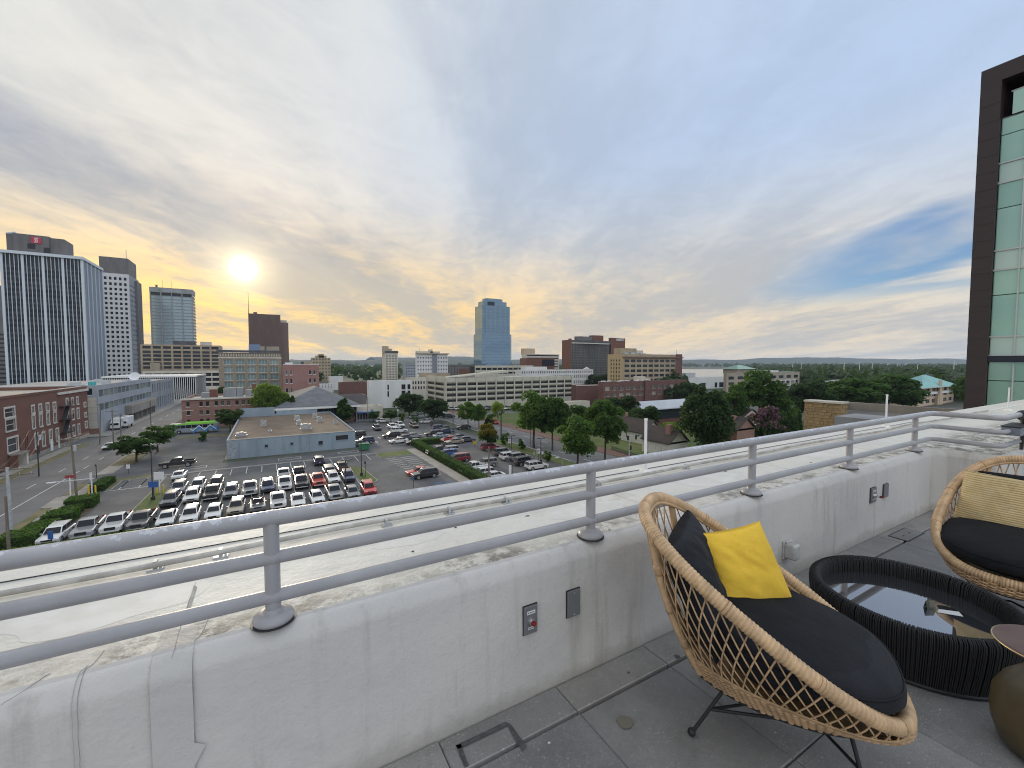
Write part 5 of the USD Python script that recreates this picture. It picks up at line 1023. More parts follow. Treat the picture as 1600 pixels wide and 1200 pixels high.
def make_car(kind, colour, label, loc, rot, group, name):
    k, body, cabin, g, nose, tail, zl = car_meshes(kind); t = thing(name, label, {'SUV': 'SUV', 'pickup': 'pickup truck'}.get(kind, 'car'), loc, rot, group); pm = paint(colour); W, h, r = k['W'], k['W'] / 2, k['r']
    put(t, 'body', body, pm, 35); zr = k['cab'][5]
    if kind == 'jeep':
        rb = MB()
        for y in (-.72, .72): rb.tube([(.5, y, 1.1), (.35, y, 1.85), (-1.0, y, 1.86), (-1.9, y, 1.80), (-1.95, y, 1.1)], .045, 6)
        for x in (.35, -.6, -1.9): rb.tube([(x, -.72, 1.85), (x, .72, 1.85)], .045, 6)
        rb.put(t, 'roll_cage', M['trimblack']); v, f = g['windscreen'][0]; put(t, 'windscreen', (v, f), M['glass'])
        for y in (-.4, .4): put(t, 'seat', tri(rounded(.5, .5, .6, .1).translate((-.4, y, 1.2))), M['trimblack'])
    else:
        put(t, 'roof', cabin, pm, 30)
        for nm in ('windscreen', 'rear_window', 'side_window'):
            for v, f in g[nm]: put(t, nm, (v, f), M['glass'])
    for x in k['wx']:
        for s in (-1, 1):
            w = put(t, 'wheel', tri(m3.Manifold.cylinder(.22, r * .72, r * .72, 20, True).rotate((90, 0, 0)).translate((x, s * (h - .13), r))), M['rim']); 
            put(w, 'tyre', tri((m3.Manifold.cylinder(.24, r, r, 24, True) - m3.Manifold.cylinder(.3, r * .68, r * .68, 20, True)).rotate((90, 0, 0)).translate((x, s * (h - .14), r))), M['tyre'])
            put(w, 'hub', tri((m3.Manifold.cylinder(.03, r * .2, r * .2, 8, True)).rotate((90, 0, 0)).translate((x, s * (h - .005), r))), M['steel'])
    for s in (-1, 1):
        put(t, 'headlight', tri(rounded(.16, .36, .15, .04).translate((nose - .13, s * (h - .34), zl + .02))), M['lamp']); put(t, 'taillight', tri(rounded(.12, .24, .26 if kind != 'sedan' else .16, .04).translate((tail + .09, s * (h - .26), zl + .18))), M['tail'])
        put(t, 'mirror', tri(rounded(.12, .20, .15, .04).translate((k['cab'][0] - .35, s * (h + .05), k['cab'][4] + .06))), pm if kind != 'pickup' else M['trimblack'])
    put(t, 'grille', tri(rounded(.06, W * .5, .2 if kind != 'pickup' else .34, .03).translate((nose - .005, 0, zl - .06))), M['trimblack']); put(t, 'bumper', tri(rounded(.14, W * .86, .16, .05).translate((nose - .03, 0, .40 if kind in ('sedan', 'hatchback') else .50))), M['chrome'] if kind == 'pickup' else M['trimblack'])
    put(t, 'rear_bumper', tri(rounded(.14, W * .86, .16, .05).translate((tail + .03, 0, .46 if kind in ('sedan', 'hatchback') else .56))), M['chrome'] if kind == 'pickup' else M['trimblack']); MB().box(tail - .02, tail + .02, -.16, .16, zl - .02, zl + .09).put(t, 'number_plate', M['plate'])
    if kind == 'SUV':
        for y in (-.62, .62): put(t, 'roof_rail', tube([(.1, y, zr - .02), (.05, y, zr + .05), (-1.7, y, zr + .05), (-1.75, y, zr - .02)], .02, 5), M['galv'])
    if kind == 'pickup': MB().box(-2.80, -.96, -.85, .85, .74, .76).put(t, 'bed_liner', M['trimblack'])
    return t
NAMES = {'sedan': 'parked_car', 'hatchback': 'parked_car', 'SUV': 'parked_suv', 'minivan': 'parked_minivan', 'pickup': 'parked_pickup', 'jeep': 'open_jeep'}
def car(kind, colour, x, y, rot, label, group=None, z=.07, scale=None):
    key = (kind, colour)
    if key in car_cache: again(car_cache[key], label, (x, y, z), rot, scale, group)
    else: car_cache[key] = make_car(kind, colour, label, (x, y, z), rot, group, NAMES[kind])
ORD = ['first', 'second', 'third', 'fourth', 'fifth', 'sixth', 'seventh', 'eighth', 'ninth', 'tenth', 'eleventh', 'twelfth', 'thirteenth', 'fourteenth', 'fifteenth']
g1 = 'cars in the front row of the near car park'
for i, (kind, col) in enumerate((('SUV', 'white'), ('pickup', 'silver'), ('pickup', 'white'), ('pickup', 'dark grey'), ('sedan', 'white'), ('SUV', 'white'), ('hatchback', 'white'), ('SUV', 'beige'), ('jeep', 'grey'), ('pickup', 'white'), ('sedan', 'white'), ('hatchback', 'white'), ('pickup', 'silver'), ('hatchback', 'grey'), ('SUV', 'red'))):
    L = CARS[kind]['L']; car(kind, col, -21.7 + 2.5 * i, 66.0 + L / 2 + .25 * (i * 7 % 5 - 2) * .6, -90 + (i * 5 % 7 - 3) * .7, f'{col} {kind}, {ORD[i]} from the left in the car row nearest the railing', g1)
g2 = 'cars in the second row of the near car park'
for i, (kind, col) in enumerate((('SUV', 'dark grey'), ('SUV', 'white'), ('pickup', 'black'), ('SUV', 'grey'), ('pickup', 'silver'), ('SUV', 'navy'), ('pickup', 'white'), ('pickup', 'black'), ('pickup', 'orange-red'), ('SUV', 'white'), ('SUV', 'navy'))):
    L = CARS[kind]['L']; car(kind, col, -12.7 + 2.44 * i, 75.3 + L / 2 + .2 * (i * 3 % 4 - 1.5), -90 + (i * 5 % 7 - 3) * .7, f'{col} {kind}, {ORD[i]} from the left in the long second car row', g2)
g3 = 'cars parked behind the second row'
for i, kind, col in ((0, 'SUV', 'grey'), (1, 'SUV', 'silver'), (2, 'SUV', 'black'), (6, 'pickup', 'white'), (7, 'pickup', 'black'), (9, 'minivan', 'grey'), (10, 'pickup', 'brown')):
    L = CARS[kind]['L']; car(kind, col, -12.7 + 2.44 * i, 81.6 + L / 2, -90 if i < 3 else 90, f'{col} {kind} parked right behind the {ORD[i]} vehicle of the second car row', g3)
def at_px(px, py, z=.07): q = G(px, py, z); return q[0], q[1]
for kind, col, px, py, rot, lb in (
    ('sedan', 'white', 281, 747, 90, 'white sedan alone by the long kerb, seen from behind'), ('SUV', 'navy', 498, 725, 90, 'navy SUV alone by the long kerb behind the red pickup'), ('pickup', 'black', 278, 729, 178, 'black pickup on the drive left of the blue store'),
    ('SUV', 'black', 664, 746, 180, 'black SUV beside the pale footpath in near car park'), ('sedan', 'red', 655, 741, 180, 'red sedan half hidden behind the black SUV by footpath'), ('sedan', 'white', 171, 701, -90, 'white sedan driving down the left street'),
    ('SUV', 'black', 589, 672, -90, 'black SUV facing us alone at the far side of the far car park'), ('SUV', 'white', 613, 670, -90, 'white SUV in the far row, left of another white SUV'), ('SUV', 'white', 625, 667, -90, 'white SUV in the far row next to the brown SUV gap'), ('SUV', 'white', 624, 676, 0, 'white SUV side-on right before the far row'), ('SUV', 'black', 612, 684, 180, 'black SUV side-on in front of the white one'),
    ('sedan', 'dark grey', 635, 687, 0, 'dark grey sedan in the middle cluster of the far car park'), ('sedan', 'silver', 647, 684, 0, 'silver sedan behind the dark sedans in the middle cluster'), ('sedan', 'white', 623, 692, 180, 'white sedan side-on, front of the middle cluster'), ('sedan', 'black', 649, 694, 180, 'black sedan nearest the hedge corner'), ('SUV', 'brown', 647, 668, -90, 'brown SUV alone in the far row'),
    ('sedan', 'white', 666, 661, 180, 'white sedan on the far cross road'), ('SUV', 'black', 680, 666, -90, 'black SUV at the right end of far row'), ('SUV', 'navy', 687, 672, 0, 'navy SUV in the right cluster, farthest back'), ('sedan', 'dark grey', 697, 672, 0, 'dark grey sedan behind the right cluster'), ('sedan', 'navy', 697, 677, 0, 'navy sedan in the right cluster, middle'), ('SUV', 'black', 677, 681, 180, 'black SUV at left of the right cluster'), ('sedan', 'bluish', 690, 684, 0, 'pale blue sedan in front of the right cluster'),
    ('sedan', 'black', 724, 670, 180, 'black low car parked under the far street trees'), ('hatchback', 'red', 699, 690, 180, 'small red car behind the beige sedan'), ('sedan', 'beige', 710, 693, 180, 'beige sedan in the group of four right of the middle'), ('sedan', 'grey', 719, 686, 0, 'grey sedan behind the dark sedan, group of four'), ('sedan', 'dark grey', 729, 690, 0, 'dark grey sedan at the right of the group of four'),
    ('pickup', 'black', 686, 709, 180, 'black pickup beside the long hedge, left of the blue car'), ('SUV', 'blue', 698, 714, 180, 'bright blue SUV beside the long hedge'), ('SUV', 'silver', 701, 708, 180, 'silver SUV behind the bright blue SUV'), ('minivan', 'maroon', 716, 721, 180, 'dark red minivan near the long hedge'),
    ('SUV', 'black', 558, 683, 180, 'black SUV half behind the right end of the blue store'), ('SUV', 'navy', 570, 693, 180, 'navy SUV by the green bin at the blue store'), ('sedan', 'dark grey', 560, 697, 180, 'dark grey sedan partly hidden by the blue store corner'),
    ('SUV', 'maroon', 766, 703, 0, 'dark red SUV below the gold-topped tree'), ('SUV', 'dark grey', 786, 711, 0, 'dark grey SUV second in the row by the park lawn'), ('SUV', 'white', 797, 718, 0, 'white SUV third in the row by the park lawn'), ('SUV', 'grey', 812, 719, 0, 'grey SUV between the white and black ones by the lawn'), ('SUV', 'black', 820, 726, 0, 'black SUV in front of the grey one by the park lawn'), ('SUV', 'white', 838, 733, 0, 'white SUV alone at the end of the row by the lawn'),
    ('pickup', 'white', 741, 736, 180, 'white pickup between hedge and wooden post'), ('SUV', 'grey', 759, 729, 180, 'grey SUV behind the white pickup'), ('SUV', 'white', 753, 745, 180, 'boxy white SUV left of the wooden post above the railing'), ('sedan', 'white', 769, 749, 180, 'white sedan at the wooden post just above the railing'), ('hatchback', 'red', 772, 662, -90, 'small red car on the second street, far off'),
    ('pickup', 'white', 691, 652, 0, 'white pickup at the far crossing'), ('SUV', 'black', 701, 653, 0, 'black SUV at the far crossing beside the white pickup')): car(kind, col, *at_px(px, py), rot, lb)
for i in range(14):
    px = 697 + i * 7.5; kc = (('SUV', 'white'), ('sedan', 'white'), ('SUV', 'black'), ('sedan', 'silver'), ('SUV', 'grey'))[(i * 3) % 5]; car(*kc, *at_px(px, 640.5 - i * .05), -90, f'{kc[1]} {kc[0]} parked at the garage foot, {ORD[i]} from the left', 'cars at the foot of the long garage')
for px, py, kc, lb in ((650, 654, ('sedan', 'grey'), 'grey sedan between the two dark evergreens'), (660, 652, ('SUV', 'silver'), 'silver SUV between the two dark evergreens, right one'), (598, 660, ('sedan', 'white'), 'white sedan under the small ragged tree')): car(*kc, *at_px(px, py), 0, lb)
# delivery lorries by the banded office
def lorry(label, px, py):
    x, y = at_px(px, py, 0); t = thing('delivery_lorry', label, 'lorry', (x, y, .07), -90, group='lorries at the loading bay'); put(t, 'cargo_box', tri(rounded(5.5, 2.4, 2.5, .06).translate((-1.6, 0, 2.2))), M['whitemetal']); put(t, 'cab', tri(rounded(1.7, 2.2, 1.9, .18).translate((2.2, 0, 1.5))), paint('white'))
    MB().box(3.04, 3.07, -.95, .95, 1.6, 2.25).put(t, 'windscreen', M['glass']); MB().box(3.0, 3.15, -1.1, 1.1, .45, .7).put(t, 'bumper', M['trimblack'])
    for xx in (2.1, -2.6):
        for s in (-1, 1): put(t, 'wheel', tri(m3.Manifold.cylinder(.28, .45, .45, 16, True).rotate((90, 0, 0)).translate((xx, s * .98, .45))), M['tyre'])
lorry('white delivery lorry at loading bay, left of the pair', 184, 671); lorry('white delivery lorry at loading bay, right of the pair', 196, 668)
# the bus
xb, yb = at_px(305, 676, .1); bus = thing('city_bus', 'blue, grey and lime green city bus with white zigzag stripe', 'bus', (xb, yb, .1), 180 - 3)
busgrey, busblue, lime = mat('bus_grey', (.24, .27, .31), .35, coat=.5), mat('bus_blue', (.03, .22, .50), .35, coat=.5), mat('bus_lime', (.22, .62, .03), .4)
L_, W_ = 11.6, 2.5; bd = rounded(L_, W_, 2.55, .18, 10).translate((0, 0, 1.65))
for x in (3.6, -2.9):
    for s in (-1, 1): bd -= m3.Manifold.cylinder(.5, .58, .58, 20, True).rotate((90, 0, 0)).translate((x, s * 1.25, .5))
put(bus, 'body', tri(bd), busgrey, 30); put(bus, 'roof_pod', tri(rounded(7.2, 1.9, .42, .15, 8).translate((-1.4, 0, 3.02))), lime)
MB().box(-5.6, 5.2, 1.0, 1.262, 2.62, 2.9).box(-5.6, 5.2, -1.262, -1.0, 2.62, 2.9).put(bus, 'roof_edge', lime); put(bus, 'front_panel', tri(rounded(1.0, 2.53, 2.3, .16, 8).translate((5.35, 0, 1.6))), busblue); put(bus, 'rear_panel', tri(rounded(1.6, 2.53, 1.3, .16, 8).translate((-5.05, 0, 1.15))), busblue)
for s in (-1, 1):
    for k in range(7): MB().box(-4.6 + k * 1.32, -3.4 + k * 1.32, s * 1.252 - .012, s * 1.252 + .012, 1.65, 2.5).put(bus, 'side_window', M['glass'])
    for x in (3.6, -2.9): w = put(bus, 'wheel', tri(m3.Manifold.cylinder(.3, .5, .5, 20, True).rotate((90, 0, 0)).translate((x, s * 1.08, .5))), M['tyre']); put(w, 'rim', tri(m3.Manifold.cylinder(.04, .27, .27, 14, True).rotate((90, 0, 0)).translate((x, s * 1.24, .5))), M['rim'])
    zg = [(-5.4, .9), (-3.9, 2.3), (-2.5, .9), (-1.2, 2.2), (.3, .8), (.9, 1.4)]; st = MB()
    for (a0, b0), (a1, b1) in zip(zg[:-1], zg[1:]): st.raw([(a0, s * 1.268, b0 - .16), (a1, s * 1.268, b1 - .16), (a1, s * 1.268, b1 + .16), (a0, s * 1.268, b0 + .16)], [(0, 1, 2, 3)])
    st.put(bus, 'zigzag_stripe', M['whitemetal']); 
    bl = MB()
    for (a0, b0), (a1, b1) in zip(zg[:-2], zg[1:-1]): bl.raw([(a0, s * 1.266, b0 - .16), (a1, s * 1.266, b1 - .16), (a1, s * 1.266, b1 - .85), (a0, s * 1.266, max(b0 - .85, .5))], [(0, 1, 2, 3)])
    bl.put(bus, 'blue_zigzag', busblue)
MB().box(5.86, 5.88, -1.0, 1.0, 1.35, 2.5).put(bus, 'windscreen', M['glass']); MB().box(5.86, 5.89, -.9, .9, 2.55, 2.8).put(bus, 'destination_board', M['trimblack'])
x, y = at_px(569, 703); dp = thing('waste_skip', 'green wheeled waste container at right end of blue store', 'waste container', (x, y, .07)); gm = mat('skip_green', (.03, .16, .08), .6)
MB().raw([(-1, -.7, .15), (1, -.7, .15), (1, .7, .15), (-1, .7, .15), (-1.15, -.85, 1.4), (1.15, -.85, 1.4), (1.15, .85, 1.5), (-1.15, .85, 1.5)], QB).put(dp, 'bin', gm); MB().box(-1.18, 1.18, -.9, .9, 1.51, 1.58).put(dp, 'lid', gm)
for sx in (-.8, .8): MB().cyl(sx, 0, 0, .15, .1, n=10).put(dp, 'castor', M['tyre'])
# ------------------------------------------------------------------ poles, lamps, signs
def pole_base(px, py, z=.07): q = G(px, py, z); return q, q @ FH
def top_z(py, d): return EYE - (py - 568) * d / FPX
def lamp_post(label, px, pyb, pyt, m='steel', heads=2, group='car park lamp posts'):
    q, d = pole_base(px, pyb); h = top_z(pyt, d); t = thing('lamp_post', label, 'lamp post', (q[0], q[1], 0), 30 * (heads == 1), group=group); MB().cyl(0, 0, 0, .75, .26, n=14).put(t, 'footing', M[m] if heads == 2 else M['concrete']); MB().cyl(0, 0, .7, h - .25, .085, .07, 10).put(t, 'pole', M[m])
    MB().box(-.5, .5, -.04, .04, h - .3, h - .22).put(t, 'arm', M[m])
    for s in ((-1, 1) if heads == 2 else (1,)): put(t, 'lamp_head', tri(rounded(.62, .36, .14, .05).translate((s * .62, 0, h - .2))), M[m]); MB().box(s * .62 - .2, s * .62 + .2, -.13, .13, h - .285, h - .271).put(t, 'lens', M['whitemetal'])
for a in (('dark lamp post on the left turf island in the near car park', 239, 782, 694), ('dark lamp post on the right turf island in near car park', 565, 744, 673), ('dark post standing just above the railing near the grey hatchback', 541, 786, 718), ('slim dark lamp post in the far car park beside group of four', 694, 699, 681), ('slim dark lamp post by the hedge with blue banner', 702, 729, 699), ('lamp post at park lawn with white parking sign, left one', 799, 706, 680), ('lamp post by the lawn with white banner just above the railing', 800, 746, 718), ('lamp post at park lawn near the big street trees', 845, 724, 684)): lamp_post(*a)
def sign_post(name, label, px, pyb, pyt, board, bm, pm='whitemetal', r=.05, text=None, cat='sign'):
    q, d = pole_base(px, pyb); h = top_z(pyt, d); t = thing(name, label, cat, (q[0], q[1], 0), -20); MB().cyl(0, 0, 0, h, r, n=8).put(t, 'post', M[pm]); w, bh = board
    bo = MB().box(-w / 2, w / 2, -r - .05, -r - .01, h - bh, h).put(t, 'board', M[bm])
    if text: letters(bo, text, bh * .55, (-w * .3, -r - .052, h - bh * .78), 'F', M['steel'], width=w * .6, depth=.01)
M['blue'] = mat('sign_blue', (.03, .10, .32), .5); M['pink2'] = mat('faded_red_sign', (.30, .05, .06), .6)
for a in (('sign_post', 'white sign post beside left turf island', 250, 771, 739, (1.4, 1.2), 'whitemetal', 'whitemetal', .07), ('sign_post', 'white post between two yellow bollards by the box hedge', 144, 773, 740, (.3, 1.2), 'whitemetal', 'whitemetal', .09), ('sign_post', 'small white sign at the corner lawn of the left street', 201, 740, 727, (.6, .8), 'whitemetal', 'steel', .04),
          ('sign_post', 'white parking sign on the lawn near the big street trees', 841, 722, 702, (.7, 1.0), 'whitemetal', 'steel', .05, 'P'), ('sign_post', 'white parking sign by the shrubs on the park lawn', 796, 705, 687, (.7, .9), 'whitemetal', 'steel', .05, 'P'), ('sign_post', 'white tall banner near the lone white SUV above the railing', 797, 747, 728, (.45, 1.7), 'whitemetal', 'steel', .05), ('sign_post', 'white sign at beige and red sedans in the far car park', 693, 698, 684, (.4, .9), 'whitemetal', 'steel', .04),
          ('sign_post', 'blue and white sign on the left lamp post island', 241, 783, 754, (1.3, .9), 'blue', 'steel', .05), ('sign_post', 'dark thin post right of the right turf island lamp', 571, 746, 722, (.3, .5), 'steel', 'steel', .05), ('sign_post', 'blue parking sign leaning over the low hedge by the nearest white truck', 81, 862, 834, (.5, .9), 'blue', 'steel', .04), ('sign_post', 'thin dark post at accessible bay above the railing', 646, 772, 748, (.25, .4), 'blue', 'steel', .05), ('sign_post', 'small orange sign at the far car park exit', 742, 698, 690, (.8, .8), 'yellow', 'steel', .06),
          ('sign_post', 'dark thin street post beside the left street', 151, 747, 727, (.25, .3), 'steel', 'steel', .06), ('sign_post', 'white pole sign before the hip roof building shop', 622, 662, 640, (.4, .6), 'whitemetal', 'galv', .06)): sign_post(*a)
for x_, lb in ((139, 'yellow bollard left of the white post by the box hedge'), (149.5, 'yellow bollard right of the white post by the box hedge'), (246, 'yellow bollard left of the white sign post'), (256, 'yellow bollard right of the white sign post')):
    q, d = pole_base(x_, 773 if x_ < 200 else 772); t = thing('bollard', lb, 'bollard', (q[0], q[1], 0), group='yellow bollards'); MB().cyl(0, 0, 0, 1.5, .11, n=12).put(t, 'post', M['yellow']); put(t, 'cap', tri(m3.Manifold.sphere(.11, 12).translate((0, 0, 1.5))), M['yellow'])
def utility(label, px, pyb, pyt, m='wood', r=.17, arms=((.4, 1.1),), gear=True, lean=0.0, z=.07):
    q, d = pole_base(px, pyb, z); h = top_z(pyt, d); t = thing('utility_pole', label, 'utility pole', (q[0], q[1], 0)); MB().tube([(0, 0, 0), (lean, 0, h)], [r, r * .7], 10).put(t, 'pole', M[m])
    for dz, w in arms:
        MB().box(lean - w, lean + w, -.06, .06, h - dz - .06, h - dz + .06).put(t, 'crossarm', M['wood'])
        for k in (-.9, -.45, .45, .9): MB().cyl(lean + k * w, 0, h - dz + .06, h - dz + .26, .05, .03, 8).put(t, 'insulator', M['galv'])
    if gear: MB().cyl(lean + .35, -.1, h - 2.1, h - 1.2, .22, n=12).put(t, 'transformer', M['galv'])
    return np.array([q[0] + lean, q[1], h])
u1 = utility('brown wooden pole with black equipment at the drive entrance', 120, 777, 684, arms=((.3, 1.2), (1.3, .8)), lean=-.3); u2 = utility('slim grey pole right of the white street sedan, left of pair', 178, 705, 640, r=.13, m='wood', gear=False); u3 = utility('slim grey pole right of the white street sedan, right of pair', 190, 700, 646, r=.13, arms=((.5, 1.6),), gear=True)
u4 = utility('dark slim pole in front of the red brick building', 61, 744, 670, r=.11, m='steel', arms=(), gear=True); u5 = utility('pale green steel pole at the left picture edge', 17, 834, 732, r=.22, m='galv', arms=((.3, 2.2), (1.0, 2.2)), gear=False); u6 = utility('short wooden pole before the pale green pole', 15, 880, 778, r=.15, arms=(), gear=False); u7 = utility('leaning dark pole across the street beside banded office', 156, 694, 630, r=.14, arms=((.4, .9),), gear=False, lean=.5); u8 = utility('tall black signal pole at the second street', 783, 684, 640, m='steel', r=.20, arms=((.6, 1.4),), gear=False); u9 = utility('brown wooden post just above the railing between white cars', 764, 762, 699, r=.16, arms=(), gear=False); u10 = utility('tall thin pole at the far crossing', 708, 664, 596, m='steel', r=.1, arms=((.4, 1.0),), gear=False); u11 = utility('tall thin pole up the left street', 237, 690, 628, m='steel', r=.1, arms=(), gear=False)
utility('thin black post left of the big street trees', 829, 696, 660, m='steel', r=.07, arms=(), gear=False); utility('thin pale pole before the hip roof building right wing', 575, 662, 620, m='wood', r=.1, arms=(), gear=False)
def wire(a, b, sag=.8, off=(0, 0, 0)):
    s = np.linspace(0, 1, 14)[:, None]; p = np.array(a) * (1 - s) + np.array(b) * s + np.array(off); p[:, 2] -= sag * 4 * s[:, 0] * (1 - s[:, 0]); return p
for a, b, lb in ((u1, u5, 'overhead wires between the wooden pole and the pale green pole'), (u1, u3, 'overhead wires between the wooden pole and the right slim pole'), (u1, u4, 'service wire from the wooden pole to the brick building'), (u5, u4, 'service wire from the pale green pole to dark slim pole'), (u3, u7, 'overhead wires crossing the street to the leaning pole')):
    t = thing('overhead_wire', lb, 'wire', (0, 0, 0))
    for k in (-.9, 0, .9): put(t, 'strand', tube(wire(a, b, .9, (k, 0, -.2)), .009, 4), M['black'])
q, d = pole_base(111, 789); h = top_z(748, d); t = thing('street_lamp', 'white street lamp with twin arms and red street sign at the drive entrance', 'street lamp', (q[0], q[1], 0)); MB().cyl(0, 0, 0, h, .09, .07, 10).put(t, 'pole', M['whitemetal']); MB().box(-1.9, 2.6, -.04, .04, h - .5, h - .42).put(t, 'arm', M['whitemetal']); put(t, 'lamp_head', tri(rounded(1.0, .3, .18, .06).translate((-1.9, 0, h - .5))), M['whitemetal']); MB().box(-.5, .6, -.05, -.02, h - .1, h + .35).put(t, 'street_sign', M['pink2'])
q, d = pole_base(879, 734); h = top_z(715, d); t = thing('street_lamp', 'white curved street lamp left of the nearest bright green tree', 'street lamp', (q[0], q[1], 0)); MB().tube([(0, 0, 0), (0, 0, h - .5), (-.25, 0, h - .1), (-.9, 0, h)], .07, 8).put(t, 'pole', M['galv']); put(t, 'lamp_head', tri(rounded(.9, .34, .2, .08).translate((-1.2, 0, h))), M['whitemetal'])
# traffic signals by the cottages
q, d = pole_base(983, 716); h = top_z(681, d); t = thing('traffic_signal', 'traffic signals on a grey mast arm in front of the white cottages', 'traffic signal', (q[0], q[1], 0)); MB().cyl(0, 0, 0, h, .13, .1, 10).put(t, 'pole', M['galv']); MB().tube([(-.4, 0, h - .2), (2.4, 0, h - .1)], .06, 8).put(t, 'mast_arm', M['galv'])
for x, z in ((-.5, h - .9), (1.9, h - .9), (.35, h - 3.1)):
    hd = put(t, 'signal_head', tri(rounded(.36, .3, 1.0, .05).translate((x, -.1, z + .4))), M['black'])
    for k, c in enumerate(((.03, .10, .04), (.16, .10, .02), (.20, .02, .02))): put(hd, 'lens', tri(m3.Manifold.cylinder(.03, .1, .1, 12, True).rotate((90, 0, 0)).translate((x, -.26, z + .1 + .3 * k))), mat(f'signal_lens_{k}' if False else ('signal_lens_green', 'signal_lens_amber', 'signal_lens_red')[k], c, .3))
MB().box(1.95, 3.0, -.05, -.02, h - .45, h - .1).put(t, 'street_sign', mat('street_sign_green', (.02, .16, .09), .5))
fn = thing('garden_fence', 'dark picket fence in front of white cottages', 'fence', (0, 0, 0)); q0, q1 = G(955, 703), G(1030, 728)
for k in range(46):
    s = k / 45; x, y = (q0 * (1 - s) + q1 * s)[:2]; MB().box(x - .05, x + .05, y - .02, y + .02, 0, 1.0).put(fn, 'picket', M['steel'])
for z in (.25, .8): put(fn, 'rail', tube([(q0[0], q0[1], z), (q1[0], q1[1], z)], .03, 5), M['steel'])
# two people on the park lawn
def person(label, px, py, shirt, trousers, rot, arm=.18):
    q = G(px, py, .14); t = thing('person', label, 'person', (q[0], q[1], .14), rot)
    def bone(a, b, ra, rb): return m3.Manifold.batch_hull([m3.Manifold.sphere(ra, 14).translate(a), m3.Manifold.sphere(rb, 14).translate(b)])
    J = [((0, 0, 1.0), (0, 0, 1.40), .15, .17), ((0, 0, 1.42), (0, .01, 1.56), .06, .055), ((0, .015, 1.60), (0, .01, 1.68), .085, .095)]
    for s in (-1, 1): J += [((s * .10, 0, .95), (s * .11, .03 * s, .52), .095, .065), ((s * .11, .03 * s, .52), (s * .11, .02 * s, .09), .06, .042), ((s * .11, .02 * s, .05), (s * .12, .17, .04), .045, .035), ((s * .19, 0, 1.40), (s * (.23 + arm * .3), .02, 1.12), .055, .043), ((s * (.23 + arm * .3), .02, 1.12), (s * .25, .14, .90), .04, .03), ((s * .25, .14, .90), (s * .25, .18, .82), .035, .025)]
    body = m3.Manifold.batch_boolean([bone(*b) for b in J], m3.OpType.Add); bm = tri(body.refine_to_length(.05)); trimesh.smoothing.filter_taubin(bm, iterations=6)
    put(t, 'body', bm, mat('skin', (.42, .26, .19), .6), True)
    up = m3.Manifold.batch_boolean([bone((0, 0, .98), (0, 0, 1.40), .165, .185)] + [bone((s * .19, 0, 1.40), (s * (.23 + arm * .3), .02, 1.15), .068, .056) for s in (-1, 1)], m3.OpType.Add); put(t, 'shirt', tri(up), shirt, True)
    lo = m3.Manifold.batch_boolean([bone((s * .10, 0, .95), (s * .11, .03 * s, .52), .108, .078) for s in (-1, 1)] + [bone((s * .11, .03 * s, .52), (s * .11, .02 * s, .12), .074, .058) for s in (-1, 1)] + [bone((-.07, 0, .96), (.07, 0, .96), .13, .13)], m3.OpType.Add); put(t, 'trousers', tri(lo), trousers, True)
    put(t, 'hair', tri(m3.Manifold.sphere(.104, 16).translate((0, -.012, 1.70)) - m3.Manifold.cube((.4, .3, .3), True).translate((0, .17, 1.62))), mat('dark_hair', (.03, .02, .015), .6), True)
person('person in a pale blue shirt standing on the park lawn left of the parking sign', 834.5, 718, mat('pale_blue_cloth', (.25, .36, .45), .85), mat('denim', (.10, .16, .24), .85), 60)
person('person in a white shirt standing on the park lawn right of the parking sign', 848, 717, mat('white_cloth', (.6, .6, .6), .85), mat('navy_cloth', (.03, .05, .10), .85), -70)
# ------------------------------------------------------------------ the roof terrace
FZ, TZ = 18.9, 19.57            # paver level, top of the parapet
WY, CX, JY = 1.65, 6.32, 1.12   # inner face of the long wall, of the short wall, and the jog behind the far chair
def on_wall(px, py, Y=WY): r = ray(px, py); return np.array([0, 0, EYE]) + r * Y / r[1]
def plaster(name, base, dirt, streak=.12, top=False):
    g = Graph(); p = g.node('geometry', 'position'); x = g.node('separate_xyz', 'x', vector=p); y, z = g.also(x, 'y'), g.also(x, 'z')
    n1 = g.noise(p, 1.3, 6, .62); n2 = g.noise(g.vec(x * 9, y * 9, z * .7), 1.0, 6, .65); n3 = g.noise(p, 14, 6, .7); n4 = g.noise(p, 3.1, 8, .68, .6)
    b = np.array(base); c = g.mix(g.step(n1, .35, .68), tuple(b), tuple(b * [.90, .915, .94]))
    c = g.mix(g.step(n2, .50, .74) * streak, c, dirt); c = g.mix(g.step(n3, .60, .78) * .22, c, dirt)
    if top:   # grime gathers in an uneven band along the inner edge
        e = g.step(y + (n1 - .5) * .5, 2.05, 1.70); c = g.mix(e * g.step(g.noise(p, 11, 8, .76), .41, .56) * g.step(n1, .37, .52) * .95, c, tuple(np.array(dirt) * .6)); c = g.mix(g.step(n4, .60, .72) * .22, c, dirt); c = g.mix(g.step(n1, .55, .62) * .35, c, tuple(np.minimum(b * 1.12, .85)))
    else:
        e = g.step(z + (n4 - .5) * .22, FZ + .10, FZ + .01); c = g.mix(e * .5, c, dirt)
    spk = g.step(g.noise(p, 42, 3, .6), .70, .76); c = g.mix(spk * .3, c, dirt)
    h = g.noise(p, 5, 8, .6) + g.noise(p, 60, 3, .6) * .12
    return g.done('/World/Looks/' + name, surface=g.node('principled_bsdf', 'BSDF', base_color=c, roughness=.62, normal=g.node('bump', 'normal', height=h, distance=.012, strength=1.0)))
M['parapet'] = plaster('parapet_render', (.60, .575, .545), (.28, .26, .225), .5); M['deck'] = plaster('roof_coating', (.78, .76, .70), (.27, .245, .20), .15, True)
